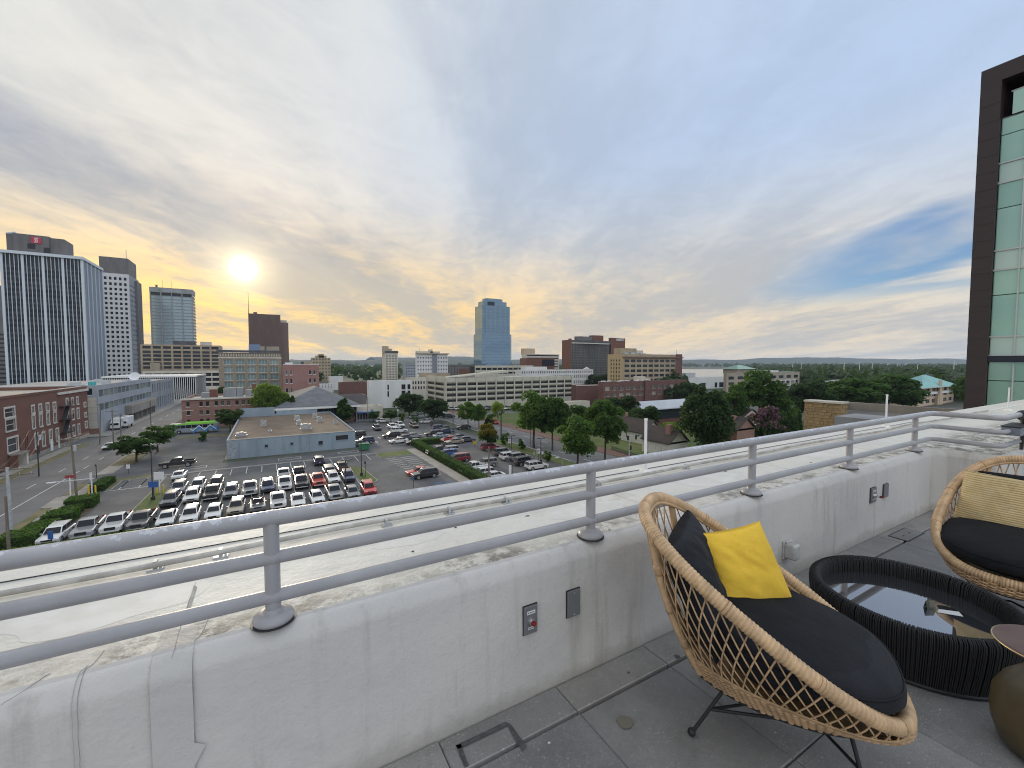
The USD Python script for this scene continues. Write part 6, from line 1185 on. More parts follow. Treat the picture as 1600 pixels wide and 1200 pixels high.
M['seam'] = mat('seam_line', (.31, .30, .29), .8); M['seampale'] = mat('seam_overlap', (.56, .555, .545), .7, second=(.44, .435, .42), scale=5)
# hotel below
ht = thing('hotel', 'pale hotel building that carries the roof terrace', 'building', (0, 0, 0)); MB().box(-40, 24.9, -30, 2.72, 0, 18.3).put(ht, 'wall', M['cream'])
# parapet: face, rounded edge and top with a slightly uneven trowelled surface
pp = thing('parapet_wall', 'thick white rendered parapet wall with a rounded edge round the terrace', 'wall', (0, 0, 0))
def corner_path():
    q = [(-9.0, WY)]; R_ = .10
    q += [(CX - R_ + R_ * math.sin(a), WY - R_ + R_ * math.cos(a)) for a in np.linspace(0, np.pi / 2, 7)]
    q += [(CX + R_ - R_ * math.cos(a), JY + R_ - R_ * math.sin(a)) for a in np.linspace(0, np.pi / 2, 7)]
    q += [(14.0, JY)]; out = [np.array(q[0])]
    for a, b in zip(q[:-1], q[1:]):
        a, b = np.array(a), np.array(b); n = max(1, int(np.linalg.norm(b - a) / .04)); out += [a + (b - a) * (k + 1) / n for k in range(n)]
    return np.array(out)
pth = corner_path(); tn = np.gradient(pth, axis=0); tn /= np.linalg.norm(tn, axis=1, keepdims=True); nr = np.column_stack([-tn[:, 1], tn[:, 0]])
RR = .075; prof = [(0, z) for z in np.linspace(FZ - .3, TZ - RR, 22)] + [(RR - RR * math.cos(a), TZ - RR + RR * math.sin(a)) for a in np.linspace(0, np.pi / 2, 9)[1:]]
prof = np.array(prof); V = np.concatenate([np.broadcast_to(pth[:, None, :] + nr[:, None, :] * prof[None, :, :1], (len(pth), len(prof), 2)), np.broadcast_to(prof[None, :, 1:], (len(pth), len(prof), 1))], 2)
wob = (meshkit.fbm(V * [2.2, 2.2, 2.2], 4, 5) - .5) * .011 + (meshkit.fbm(V * 9, 3, 9) - .5) * .003
V[..., :2] -= nr[:, None, :] * wob[..., None] * np.clip((TZ - V[..., 2:]) / .06, 0, 1); m_, n_ = V.shape[:2]; i = np.arange(m_ - 1)[:, None]; j = np.arange(n_ - 1)[None]
put(pp, 'wall_face', (V.reshape(-1, 3), np.stack([i * n_ + j, (i + 1) * n_ + j, (i + 1) * n_ + j + 1, i * n_ + j + 1], -1).reshape(-1, 4)), M['parapet'], True)
inner = [tuple(a + b * RR) for a, b in zip(pth, nr)]
top_poly = Polygon([(-9.0, 2.50)] + inner + [(14.0, 2.50)]).buffer(0)
put(pp, 'coping', sheet(top_poly, TZ), M['deck']); MB().box(14, 24.85, -8, 2.52, TZ - .3, TZ).put(pp, 'coping', M['deck']); MB().box(-9, 14, 1.9, 2.52, TZ - .5, TZ - .02).put(pp, 'slab_edge', M['deck'])
lip = tri(rounded(33.8, .33, .16, .02).translate((7.95, 2.64, TZ - .069))); put(pp, 'outer_lip', lip, M['deck'], 30); MB().box(-9, 24.85, 2.53, 2.79, FZ - 1, TZ - .135).put(pp, 'slab_edge', M['deck'])
MB().box(CX + .06, CX + .9, JY + .07, WY - .1, TZ - .5, TZ - .02).put(pp, 'slab_edge', M['deck'])
def seam(pts, r=.0009, name='seam', m='seam'): put(pp, name, tube(np.array(pts), r, 5), M[m])
def wall_pts(pix): return [on_wall(a, b) - [0, .0035, 0] for a, b in pix]
def top_pts(pix): return [G(a, b, TZ) + [0, 0, .001] for a, b in pix]
r_ = np.random.default_rng(3)
def wavy(p, amp=.003, n=18):
    p = np.array(p, float); s = np.linspace(0, len(p) - 1, n); q = np.column_stack([np.interp(s, range(len(p)), p[:, k]) for k in range(3)]); q[:, 0] += r_.normal(0, amp, n); q[:, 2] += r_.normal(0, amp * .3, n); return q
def lap_seam(x0, z0, y1, m='seam', r=.0008, lean=0.0):
    """A membrane lap running up the wall, over the rounded edge and out on the top."""
    n = 40; zz = np.linspace(z0, TZ - RR, n); q = [(x0 + lean * (z - z0), WY - .0025, z) for z in zz] + [(x0 + lean * (TZ - z0), WY + RR - (RR + .001) * math.cos(a), TZ - RR + (RR + .001) * math.sin(a)) for a in np.linspace(0, np.pi / 2, 7)[1:]] + [(x0 + lean * (TZ - z0) + .12 * (y - WY), y, TZ + .0008) for y in np.linspace(WY + RR + .02, y1, 12)]
    q = np.array(q); w = (meshkit.fbm(np.column_stack([q[:, 1:] * 14, np.full(len(q), x0 * 9)]), 3, 2) - .5) * .010; q[:, 0] += w; seam(q, r, 'lap_seam', m)
    return q
xa, xb_, xc_ = on_wall(236, 1120)[0], on_wall(303, 1120)[0], on_wall(123, 1140)[0]
for x, y1, m in ((xa, WY + .18, 'seampale'), (xb_, WY + .22, 'seam'), (xc_, WY + .16, 'seam'), (xc_ - .012, WY + .03, 'seampale')): lap_seam(x, FZ - .2, y1, m)
pm_ = plaster('membrane_strip', (.555, .535, .51), (.27, .255, .23), .5); n = 14; col = [(0, z) for z in np.linspace(FZ - .2, TZ - RR, 16)] + [(RR - RR * math.cos(a), TZ - RR + RR * math.sin(a)) for a in np.linspace(0, np.pi / 2, 8)[1:]] + [(d, TZ) for d in (RR + .05, RR + .1)]
sv = np.array([[(xa + (xb_ - xa) * u, WY + d - .0018 * (z < TZ - .01), z + .0012 * (d > .02)) for u in np.linspace(0, 1, n)] for d, z in col]); sv[..., 1] -= .004; ii = np.arange(len(col) - 1)[:, None]; jj = np.arange(n - 1)[None]
put(pp, 'membrane_strip', (sv.reshape(-1, 3), np.stack([ii * n + jj, ii * n + jj + 1, (ii + 1) * n + jj + 1, (ii + 1) * n + jj], -1).reshape(-1, 4)), pm_, True)
seam(wavy(top_pts([(0, 1103), (40, 1078), (76, 1053)]), .001, 10)); seam(wavy(top_pts([(268, 1029), (278, 995), (288, 960), (306, 910)]), .001, 10))
hx = np.array([on_wall(a, b) - [0, .0065, 0] for a, b in [(230, 1210), (272, 1152), (290, 1151), (305, 1158), (322, 1161), (306, 1192), (290, 1230)]]); put(pp, 'patch', (np.vstack([hx, hx.mean(0)[None]]), [(k, (k + 1) % 7, 7) for k in range(7)]), pm_)
q = top_pts([(291, 958), (303, 915), (308, 918), (297, 952)]); put(pp, 'torn_seam', (np.array(q) + [0, 0, .002], [(0, 1, 2), (0, 2, 3)]), mat('torn_seam', (.30, .29, .27), .9, second=(.5, .49, .46), scale=30))
for sx, sy in ((1.35, 2.15), (2.3, 2.3), (.6, 2.02), (3.4, 2.2), (.9, 2.2), (.25, 1.9), (4.4, 2.0), (5.2, 2.3), (-.2, 2.3)):
    a = np.linspace(0, 2 * np.pi, 8, endpoint=False); rr = r_.uniform(.004, .011) * r_.uniform(.6, 1.3, 8); put(pp, 'debris', (np.vstack([np.column_stack([sx + rr * 1.8 * np.cos(a), sy + rr * np.sin(a), np.full(8, TZ + .001)]), [[sx, sy, TZ + .005]]]), [(k, (k + 1) % 8, 8) for k in range(8)]), M['steel'])
for x0 in (-1.6, 2.12, 3.95, 5.6): q_ = np.column_stack([np.full(14, x0), np.linspace(WY + .15, 2.46, 14), np.full(14, TZ + .0006)]); q_[:, 0] += (meshkit.fbm(q_ * 6, 3, 1) - .5) * .05; seam(q_, .0016, 'lap_seam', 'seampale')
for x0, y0, rr in ((-.55, 2.15, .16), (.62, 2.2, .10), (1.75, 2.05, .13), (3.05, 2.12, .15), (4.9, 2.15, .14), (2.55, 2.3, .07)):
    a = np.linspace(0, 2 * np.pi, 40, endpoint=False); k = rr * (.75 + .6 * meshkit.fbm(np.column_stack([np.cos(a) * 1.5 + x0, np.sin(a) * 1.5, a * 0 + y0]), 3, 4)); put(pp, 'recoat_patch', sheet(Polygon(np.column_stack([x0 + k * 1.9 * np.cos(a), y0 + k * np.sin(a)])), TZ + .0005), mat('recoat_white', (.80, .795, .77), .6, second=(.72, .71, .67), scale=8))
# conduit on the outer edge with its clamps; the thin cable; white pipes
cd = thing('conduit', 'pale conduit pipe clamped along the outer edge of parapet top', 'conduit', (0, 0, 0)); xs = np.linspace(-4, 12, 120)
yy = 2.43 + .012 * np.sin(xs * 1.7) + .008 * np.sin(xs * 4.1); zz = TZ + .024 + .005 * np.sin(xs * 2.3 + 1); put(cd, 'pipe', tube(np.column_stack([xs, yy, zz]), .013, 8), mat('conduit_paint', (.50, .48, .44), .6, second=(.32, .30, .27), scale=9), True)
for px in (335, 600, 790, 935, 1075, 230, 700):
    x = X_at(px, 2.43); k = MB().box(x - .007, x + .007, 2.412, 2.448, TZ + .004, TZ + .040).box(x - .03, x + .03, 2.405, 2.45, TZ + .001, TZ + .008); k.put(cd, 'clamp', M['galv']); MB().cyl(x + .02, 2.412, TZ + .004, TZ + .02, .005, n=8).put(cd, 'clamp_screw', M['galv'])
cb = thing('thin_cable', 'thin dark cable running along the outer lip of the parapet', 'cable', (0, 0, 0)); xs = np.linspace(-4, 9, 60); put(cb, 'strand', tube(np.column_stack([xs, 2.567 + .004 * np.sin(xs * 3), np.full(60, TZ + .014)]), .0028, 5), M['steel'])
for px, py0, py1, lb in ((1008, 738, 656, 'white plastic vent pipe standing on parapet left of the third railing bay'), (1384, 668, 618, 'white plastic vent pipe on parapet before the teal-roofed apartments'), (1575, 641, 607, 'white plastic vent pipe in front of the glass facade')):
    b0 = G(px, py0, TZ); h = (py0 - py1) * (b0 @ FH) / FPX; t = thing('vent_pipe', lb, 'pipe', b0); MB().cyl(0, 0, 0, h, .012, n=14).put(t, 'pipe', M['whitemetal'], 30); MB().cyl(0, 0, h, h + .02, .0145, n=14).put(t, 'cap', M['whitemetal'], 30); MB().cyl(0, 0, 0, .03, .07, .03, 14).put(t, 'flashing', M['deck'])
# railing
def railpaint():
    g = Graph(); p = g.node('geometry', 'position'); n = g.noise(p, 26, 8, .72); n2 = g.noise(p, 3.2, 5, .6); nz = g.node('separate_xyz', 'z', vector=g.node('geometry', 'normal'))
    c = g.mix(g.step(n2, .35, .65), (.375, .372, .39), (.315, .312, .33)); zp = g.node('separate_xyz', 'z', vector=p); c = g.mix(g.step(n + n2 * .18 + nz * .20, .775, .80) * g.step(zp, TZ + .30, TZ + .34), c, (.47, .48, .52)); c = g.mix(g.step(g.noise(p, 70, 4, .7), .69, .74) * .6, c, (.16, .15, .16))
    return g.done('/World/Looks/railing_paint', surface=g.node('principled_bsdf', 'BSDF', base_color=c, roughness=.36, normal=g.node('bump', 'normal', height=n, distance=.0016, strength=1.0)))
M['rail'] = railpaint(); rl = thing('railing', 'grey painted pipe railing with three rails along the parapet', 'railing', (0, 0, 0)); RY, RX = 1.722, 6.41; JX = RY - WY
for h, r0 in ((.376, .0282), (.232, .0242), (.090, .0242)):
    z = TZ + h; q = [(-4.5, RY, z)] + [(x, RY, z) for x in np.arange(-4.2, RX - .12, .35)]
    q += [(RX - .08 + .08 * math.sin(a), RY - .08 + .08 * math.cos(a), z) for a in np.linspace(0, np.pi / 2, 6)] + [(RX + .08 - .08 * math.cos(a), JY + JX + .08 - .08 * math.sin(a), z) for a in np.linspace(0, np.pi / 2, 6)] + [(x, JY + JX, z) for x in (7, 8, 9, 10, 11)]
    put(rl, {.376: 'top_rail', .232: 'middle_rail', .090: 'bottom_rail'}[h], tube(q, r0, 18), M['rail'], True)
for k in range(-2, 5):
    x = -.004 + 1.4858 * k; po = put(rl, 'post', tube([(x, RY, TZ), (x, RY, TZ + .376)], .0255, 18), M['rail'], True)
    fl = trimesh.creation.revolve([(.0, .0), (.063, .0), (.067, .006), (.067, .013), (.063, .022), (.054, .029), (.040, .033), (.031, .036), (.027, .046), (0, .046)], sections=32); fl.apply_translation((x, RY, TZ + .004)); put(po, 'flange', fl, M['rail'], 35); cr = trimesh.creation.annulus(.060, .073, .003, sections=32); cr.apply_translation((x, RY, TZ + .0022)); put(po, 'sealant', cr, M['steel'])
    for h in (.376, .232, .090):
        sl = m3.Manifold.batch_hull([m3.Manifold.sphere(.0292, 18).translate((x - .006, RY, TZ + h)), m3.Manifold.sphere(.0292, 18).translate((x + .006, RY, TZ + h))]); put(po, 'weld_collar', tri(sl), M['rail'], True)
for x in (7.8, 9.2): put(rl, 'post', tube([(x, JY + JX, TZ), (x, JY + JX, TZ + .376)], .0255, 14), M['rail'], True)
bx = thing('junction_box', 'grey steel box fixed to the railing corner behind the far chair', 'junction box', (RX + .42, JY + JX - .02, TZ + .232)); put(bx, 'casing', tri(rounded(.46, .14, .085, .008)), mat('box_grey', (.20, .22, .26), .5)); MB().box(-.235, .235, -.075, .075, .044, .052).put(bx, 'lid', M['steel'])
sp_ = thing('spotlight', 'black round spotlight on a short bracket at the right picture edge', 'spotlight', (7.05, 1.13, TZ)); put(sp_, 'lamp_head', tri(m3.Manifold.cylinder(.14, .06, .048, 20, True).rotate((70, 0, 20)).translate((0, 0, .36)) + m3.Manifold.sphere(.058, 18).translate((0, .04, .37))), M['black'], 40); MB().cyl(0, .04, 0, .33, .016, n=10).put(sp_, 'bracket', M['black'])
# pavers
def paverMat(name, base, k):
    g = Graph(); p = g.node('geometry', 'position'); n = g.noise(p, 2.3, 6, .65); n2 = g.noise(p, 170, 2, .5); n3 = g.noise(p, 60, 3, .6); b = np.array(base); n4 = g.noise(p, 9, 6, .7)
    c = g.mix(g.step(n, .32, .68), tuple(b * 1.12), tuple(b * .82)); c = g.mix(g.step(n4, .52, .72) * .35, c, tuple(b * .62)); c = g.mix(g.step(n3, .56, .68) * .35, c, tuple(b * .6)); c = g.mix(g.step(n2, .655, .69), c, tuple(np.minimum(b * 2.3, .6))); c = g.mix(g.step(g.noise(p, 95, 2, .5), .70, .73), c, tuple(np.minimum(b * 2.2, .6))); c = g.mix(g.step(g.noise(p, 110, 2, .5), .34, .30) * .6, c, tuple(b * .45))
    return g.done('/World/Looks/' + name, surface=g.node('principled_bsdf', 'BSDF', base_color=c, roughness=.78, normal=g.node('bump', 'normal', height=n2, distance=.0015, strength=1.0)))
PV = [paverMat(f'paver_stone_{w}', b, 0) for w, b in (('a', (.275, .272, .270)), ('b', (.305, .298, .29)), ('c', (.25, .25, .251)), ('d', (.33, .318, .30)))]
structure('terrace_bed', MB().box(-2, 13, -3.2, JY, FZ - .5, FZ - .125).box(-2, CX, JY, WY, FZ - .5, FZ - .125).mesh(), M['darkhole'])
fl = thing('terrace_floor', None, None, kind='structure')
def paver(x0, x1, y0, y1, m, name='paver'):
    c = .004; z = FZ + r_.uniform(-.0018, .0018); a = np.array([(x0, y0), (x1, y0), (x1, y1), (x0, y1)]); ce = a.mean(0); ins = a + np.sign(ce - a) * c; tl = r_.normal(0, .0012, 4)
    V = [(*p, FZ - .12) for p in a] + [(*p, z - c + t) for p, t in zip(a, tl)] + [(*p, z + t) for p, t in zip(ins, tl)]; F = []
    for b in (0, 4):
        for k in range(4): F += [(b + k, b + (k + 1) % 4, b + 4 + (k + 1) % 4), (b + k, b + 4 + (k + 1) % 4, b + 4 + k)]
    F += [(8, 9, 10), (8, 10, 11), (0, 2, 1), (0, 3, 2)]; put(fl, name, (np.array(V), np.array(F)), m)
Xj = [1.198 + .61 * k for k in range(-4, 18)]; Yj = [1.455 - .61 * k for k in range(0, 8)]
for k, (x0, x1) in enumerate(zip(Xj[:-1], Xj[1:])):
    for j, (y1, y0) in enumerate(zip(Yj[:-1], Yj[1:])):
        lim = CX - .01 if y1 > JY else 99
        if x0 < lim and y1 <= JY or x1 < lim: paver(x0 + .0025, min(x1, lim) - .0025, y0 + .004, y1 - .004, PV[int(r_.integers(0, 3))])
        elif x0 < lim: paver(x0 + .0025, lim, y0 + .004, y1 - .004, PV[1])
    if x0 < CX - .05: paver(x0 + .0025, min(x1, CX - .01) - .0025, 1.472, WY - .008, PV[3 if k % 3 else 1], 'edge_paver')
tar = mat('tar_strip', (.075, .075, .076), .92, second=(.13, .13, .13), scale=40)
def floor_mark(pix, name, m, dz=.0045):
    q = np.array([G(a, b, FZ) for a, b in pix])[:, :2]; pl = Polygon(q); put(fl, name, sheet(pl if pl.is_valid else pl.buffer(0), FZ + dz), m)
floor_mark([(790, 1129), (794, 1135), (716, 1172), (712, 1166)], 'tar_strip', tar); floor_mark([(712, 1166), (720, 1164), (733, 1198), (726, 1200)], 'tar_strip', tar); floor_mark([(790, 1129), (798, 1133), (824, 1168), (816, 1176), (806, 1160)], 'tar_strip', tar)
def spot(px, py, r, m, name):
    c = G(px, py, FZ); a = np.linspace(0, 2 * np.pi, 16, endpoint=False); put(fl, name, sheet(Polygon([(c[0] + r * (1 + .15 * math.sin(3 * t + px)) * math.cos(t), c[1] + r * math.sin(t)) for t in a]), FZ + .0045), m)
spot(976, 1129, .036, mat('pale_stain', (.22, .205, .165), .8), 'stain'); spot(1058, 1027, .016, tar, 'stain'); spot(982, 1052, .007, tar, 'stain'); spot(858, 1162, .006, M['whitetrim'], 'stain')
rd = thing('floor_drain', 'flat square inspection lid among the pavers by the far wall', 'drain lid', (0, 0, 0)); q = np.array([G(a, b, FZ) for a, b in [(1386, 835), (1412, 824), (1447, 836), (1420, 848)]]); c0 = q.mean(0); x0, x1, y0, y1 = q[:, 0].min() + .03, q[:, 0].max() - .03, q[:, 1].min() + .03, q[:, 1].max() - .03
MB().box(x0, x1, y0, y1, FZ - .01, FZ + .006).put(rd, 'lid', PV[2]); MB().box(x0 - .012, x1 + .012, y0 - .012, y1 + .012, FZ - .02, FZ + .0045).put(rd, 'frame', M['steel'])
for s in (.3, .7): MB().box(x0 + (x1 - x0) * s - .02, x0 + (x1 - x0) * s + .02, (y0 + y1) / 2 - .004, (y0 + y1) / 2 + .004, FZ + .006, FZ + .0075).put(rd, 'lifting_slot', M['black'])
# wall plates, knobs, outlet
plate = mat('plate_grey', (.15, .155, .165), .45); 
def wall_plate(label, p0, p1, knob=0):
    a, b = on_wall(*p0), on_wall(*p1); w, h = abs(b[0] - a[0]), abs(a[2] - b[2]); c = (a + b) / 2; t = thing('switch_plate' if knob else 'blank_plate', label, 'switch plate' if knob else 'cover plate', (c[0], WY, c[2])); put(t, 'plate', tri(rounded(w, .012, h, .003).translate((0, -.008, 0))), plate); MB().box(-w / 2 - .003, w / 2 + .003, -.006, .004, -h / 2 - .003, h / 2 + .003).put(t, 'gasket', M['black'])
    if knob:
        rot = lambda m, y: m.rotate((90, 0, 0)).translate((0, y, -.004)); put(t, 'chrome_collar', tri(rot(m3.Manifold.cylinder(.02, .020, .016, 20, True), -.024 * knob)), M['chrome'], 35); put(t, 'chrome_barrel', tri(rot(m3.Manifold.cylinder(.03, .011, .011, 16, True), -.042 * knob)), M['chrome'], 35); put(t, 'red_knob', tri(rot(m3.Manifold.cylinder(.016, .010, .0125, 20, True), -.062 * knob)), mat('red_plastic', (.24, .016, .02), .35), 35)
        for z, ht, wd in ((.038, .016, .6), (-.038, .012, .42)):
            lb = MB().box(-w * wd / 2, w * wd / 2, -.0155, -.0142, z - ht / 2, z + ht / 2).put(t, 'label_strip', M['whitemetal'])
            for k in range(4): MB().box(-w * wd * .4 + k * w * wd * .21, -w * wd * .4 + k * w * wd * .21 + w * wd * .13, -.0162, -.0156, z - .002, z + .002).put(lb, 'print', M['steel'])
    else:
        for z in (-.8, .8): put(t, 'screw', tri(m3.Manifold.cylinder(.003, .004, .004, 10, True).rotate((90, 0, 0)).translate((0, -.0155, z * h / 2))), M['galv'])
wall_plate('grey switch plate with red knob low on the parapet, nearest to us', (817, 948.5), (837.5, 984), .55); wall_plate('blank grey cover plate right of nearest red knob plate', (885, 924), (904, 957.5)); wall_plate('grey switch plate with red knob on parapet beyond the near chair', (1359.5, 763), (1366.5, 783), 1.0); wall_plate('blank grey cover plate right of the far red knob plate', (1379.5, 757), (1385.5, 775))
a, b = on_wall(1214, 842), on_wall(1240, 872); c = (a + b) / 2; ob = thing('outlet_cover', 'white weatherproof outlet cover on the parapet behind near chair', 'outlet cover', (c[0], WY, c[2])); wht = mat('aged_white_plastic', (.52, .52, .50), .5, second=(.44, .44, .42), scale=20)
put(ob, 'hood', tri(rounded(.082, .085, .115, .018, 14).translate((0, -.045, 0))), wht, 35); put(ob, 'back_plate', tri(rounded(.10, .012, .135, .004).translate((0, -.007, 0))), wht); put(ob, 'hinge', tri(m3.Manifold.cylinder(.07, .007, .007, 10, True).rotate((0, 90, 0)).translate((0, -.02, .062))), wht)
# ------------------------------------------------------------------ wicker chairs
def fabric(name, c, scale=420, var=.25, rough=.95, bump=.0008):
    g = Graph(); p = g.node('texture_coordinate', 'object'); n = g.noise(p, 9, 5, .6); w = g.noise(g.node('mapping', 'vector', mapping_type='point', vector=p, scale=(1, 1, 1)), scale, 2, .5); b = np.array(c)
    col = g.mix(g.step(n, .3, .7), tuple(b * (1 + var)), tuple(b * (1 - var * .6))); col = g.mix(g.step(w, .45, .62) * .5, col, tuple(b * .55)); f = g.noise(p, 30, 4, .6)
    return g.done('/World/Looks/' + name, surface=g.node('principled_bsdf', 'BSDF', base_color=col, roughness=rough, sheen_weight=.03, sheen_roughness=.5, specular_ior_level=.2, normal=g.node('bump', 'normal', height=w * .5 + f, distance=bump * 3, strength=1.0)))
M['blackcloth'] = fabric('black_cushion_fabric', (.0115, .0125, .016)); M['yellowcloth'] = fabric('yellow_cushion_fabric', (.74, .48, .055), var=.10)
def caneMat(name, c, k=0):
    g = Graph(); p = g.node('texture_coordinate', 'object'); n = g.noise(p, 16, 5, .6); n2 = g.noise(p, 120, 3, .6); b = np.array(c); col = g.mix(g.step(n, .3, .7), tuple(b * 1.12), tuple(b * .72)); col = g.mix(g.step(n2, .55, .75) * .35, col, tuple(b * .5)); isl = g.node('geometry', 'random_per_island'); col = g.mix(1.0, col, g.mix(isl, (.82, .80, .78), (1.12, 1.12, 1.12)), 'multiply')
    return g.done('/World/Looks/' + name, surface=g.node('principled_bsdf', 'BSDF', base_color=col, roughness=.48))
M['cane'] = caneMat('rattan_cane', (.66, .455, .265)); M['canedark'] = caneMat('rattan_weave', (.61, .41, .235)); M['iron'] = mat('black_iron', (.014, .014, .015), .45)
def rim_pt(t, k=1.0, dz=0.0):
    a, b, z0, z1, z2, ex, tp = .362, .477, .615, -.299, .007, 2.571, .04; c, s = np.cos(t), np.sin(t); rr = (np.abs(c) ** ex + np.abs(s) ** ex) ** (-1 / ex); f = b * rr * c; w = a * rr * s * (1 + tp * f / b); u = f / b
    return np.stack([f * k, w * k, z0 + z1 * u + z2 * u * u + dz], -1)
def base_pt(t): 
    c, s = np.cos(t), np.sin(t); return np.stack([(.09 + .365 * c), .232 * s, np.full(np.shape(t), .246)], -1)
def shell(t, s, off=0.0):
    """Basket surface: angle t, height s from the base ring (0) to the rim (1)."""
    t = np.asarray(t, float); s = np.asarray(s, float); A, B = base_pt(t), rim_pt(t); e = np.stack([np.cos(t), np.sin(t), np.zeros_like(t)], -1); bul = np.sin(np.pi * np.clip(s, 0, 1)) * .035
    return A + (B - A) * s[..., None] + e * (bul + off)[..., None] + np.stack([0 * s, 0 * s, -.015 * np.sin(np.pi * np.clip(s, 0, 1))], -1)
def arc(fn, n=400):
    t = np.linspace(0, 2 * np.pi, n, endpoint=False); p = fn(t); d = np.linalg.norm(np.diff(np.vstack([p, p[:1]]), axis=0), axis=1); return t, np.concatenate([[0], np.cumsum(d)])
def even(fn, n): 
    t, s = arc(fn, 1200); return np.interp(np.linspace(0, s[-1], n, endpoint=False), s, np.append(t, 2 * np.pi))
ch = thing('wicker_chair', 'rattan scoop chair with black seat and yellow pillow, nearest to us', 'chair', (1.831, 1.018, FZ), math.degrees(.519 - np.pi / 2), group=None)
tt = even(rim_pt, 1400); wrap = .0252 + .0032 * np.abs(np.sin(np.arange(1400) * np.pi / 7.0)) ** .6; put(ch, 'rim', tube(rim_pt(tt), wrap, 10, closed=True), M['cane'], True)
t2 = even(rim_pt, 300); put(ch, 'inner_rim', tube(rim_pt(t2, .955, -.022), .009, 7, closed=True), M['cane'], True)
for tc in np.linspace(.3, 2 * np.pi, 11):   # leather-like bindings on the rim
    ti = np.linspace(tc - .012, tc + .012, 5); put(ch, 'binding', tube(rim_pt(ti), .0295, 10), M['canedark'], True)
def Ls(t): return np.maximum(np.linalg.norm(rim_pt(t) - base_pt(t), axis=-1), .075)
nst = 84; ts = even(base_pt, nst); rows_ = 12
for k in range(rows_):       # woven band: strands pass in front of and behind the stakes
    n = nst * 6; th = np.interp(np.arange(n) / 6, np.arange(nst + 1), np.append(ts, ts[0] + 2 * np.pi)); ph = np.cos(np.arange(n) * np.pi / 6 + np.pi * k); s = (k * .0086 - .006) * np.minimum(1, .9 * Ls(th) / .098) / Ls(th); put(ch, 'weave_strand', tube(shell(th, s, 0.0075 * ph), .0054, 6, closed=True), M['canedark'], True)
stk = MB()
for t in ts: stk.tube(shell(np.full(5, t), np.linspace(-.012, .098, 5) * min(1, .9 * Ls(np.array([t]))[0] / .098) / Ls(np.array([t]))[0]), .0034, 5)
stk.put(ch, 'weave_stakes', M['canedark'], kind='stuff')
nb_ = 52; tb = even(rim_pt, nb_)
for sgn in (-1, 1):
    for t in tb:
        l0 = float(Ls(np.array([t]))[0]); h0 = .086 / l0
        if h0 > .82: continue
        s = np.linspace(h0, .99, 12); put(ch, 'lattice_cane', tube(shell(t + sgn * (s - h0) * .42 * min(1, l0 / .36), s, np.full(12, sgn * .0022)), .0034, 5), M['cane'], True)
for k in range(3): n = 200; put(ch, 'lattice_ring', tube(shell(np.linspace(0, 2 * np.pi, n, endpoint=False), np.minimum((.096 + .006 * k) / Ls(np.linspace(0, 2 * np.pi, n, endpoint=False)), .93), np.full(n, .004)), .0035, 5, closed=True), M['canedark'], True)
for t in (-2.48, 2.48, -2.95 + np.pi * 2 - 2 * np.pi + 5.9):
    s = np.linspace(.02, .98, 14); put(ch, 'strut', tube(shell(np.full(14, t), s, np.full(14, .007)), .0165, 10), M['cane'], True)
    for sv in (.25, .5, .75): st_ = np.linspace(sv - .03, sv + .03, 4); put(ch, 'binding', tube(shell(np.full(4, t), st_, np.full(4, .007)), .0185, 10), M['canedark'], True)
ft = [(-.235, -.20, 0), (-.235, .20, 0), (.36, -.22, 0), (.36, .22, 0)]; tp_ = [(-.10, -.13, .243), (-.10, .13, .243), (.30, -.15, .243), (.30, .15, .243)]
for f, p in zip(ft, tp_): l = put(ch, 'leg', tube([p, (f[0], f[1], .012)], .0075, 8), M['iron'], True); put(l, 'foot', tri(m3.Manifold.sphere(.017, 14).translate((f[0], f[1], .017))), M['iron'], True)
mid = [tuple(np.array(p) * .5 + np.array(f) * .5) for f, p in zip(ft, tp_)]
for a, b in ((0, 1), (2, 3)): put(ch, 'cross_bar', tube([mid[a], (0.03 if a == 0 else .2, 0, .12), mid[b]], .0065, 8), M['iron'], True)
for a in (0, 1): put(ch, 'brace', tube([mid[a], tuple(np.array(tp_[a + 2]) * .9)], .0065, 8), M['iron'], True)
put(ch, 'seat_ring', tube(base_pt(np.linspace(0, 2 * np.pi, 60, endpoint=False)) - [0, 0, .008], .008, 8, closed=True), M['iron'], True)
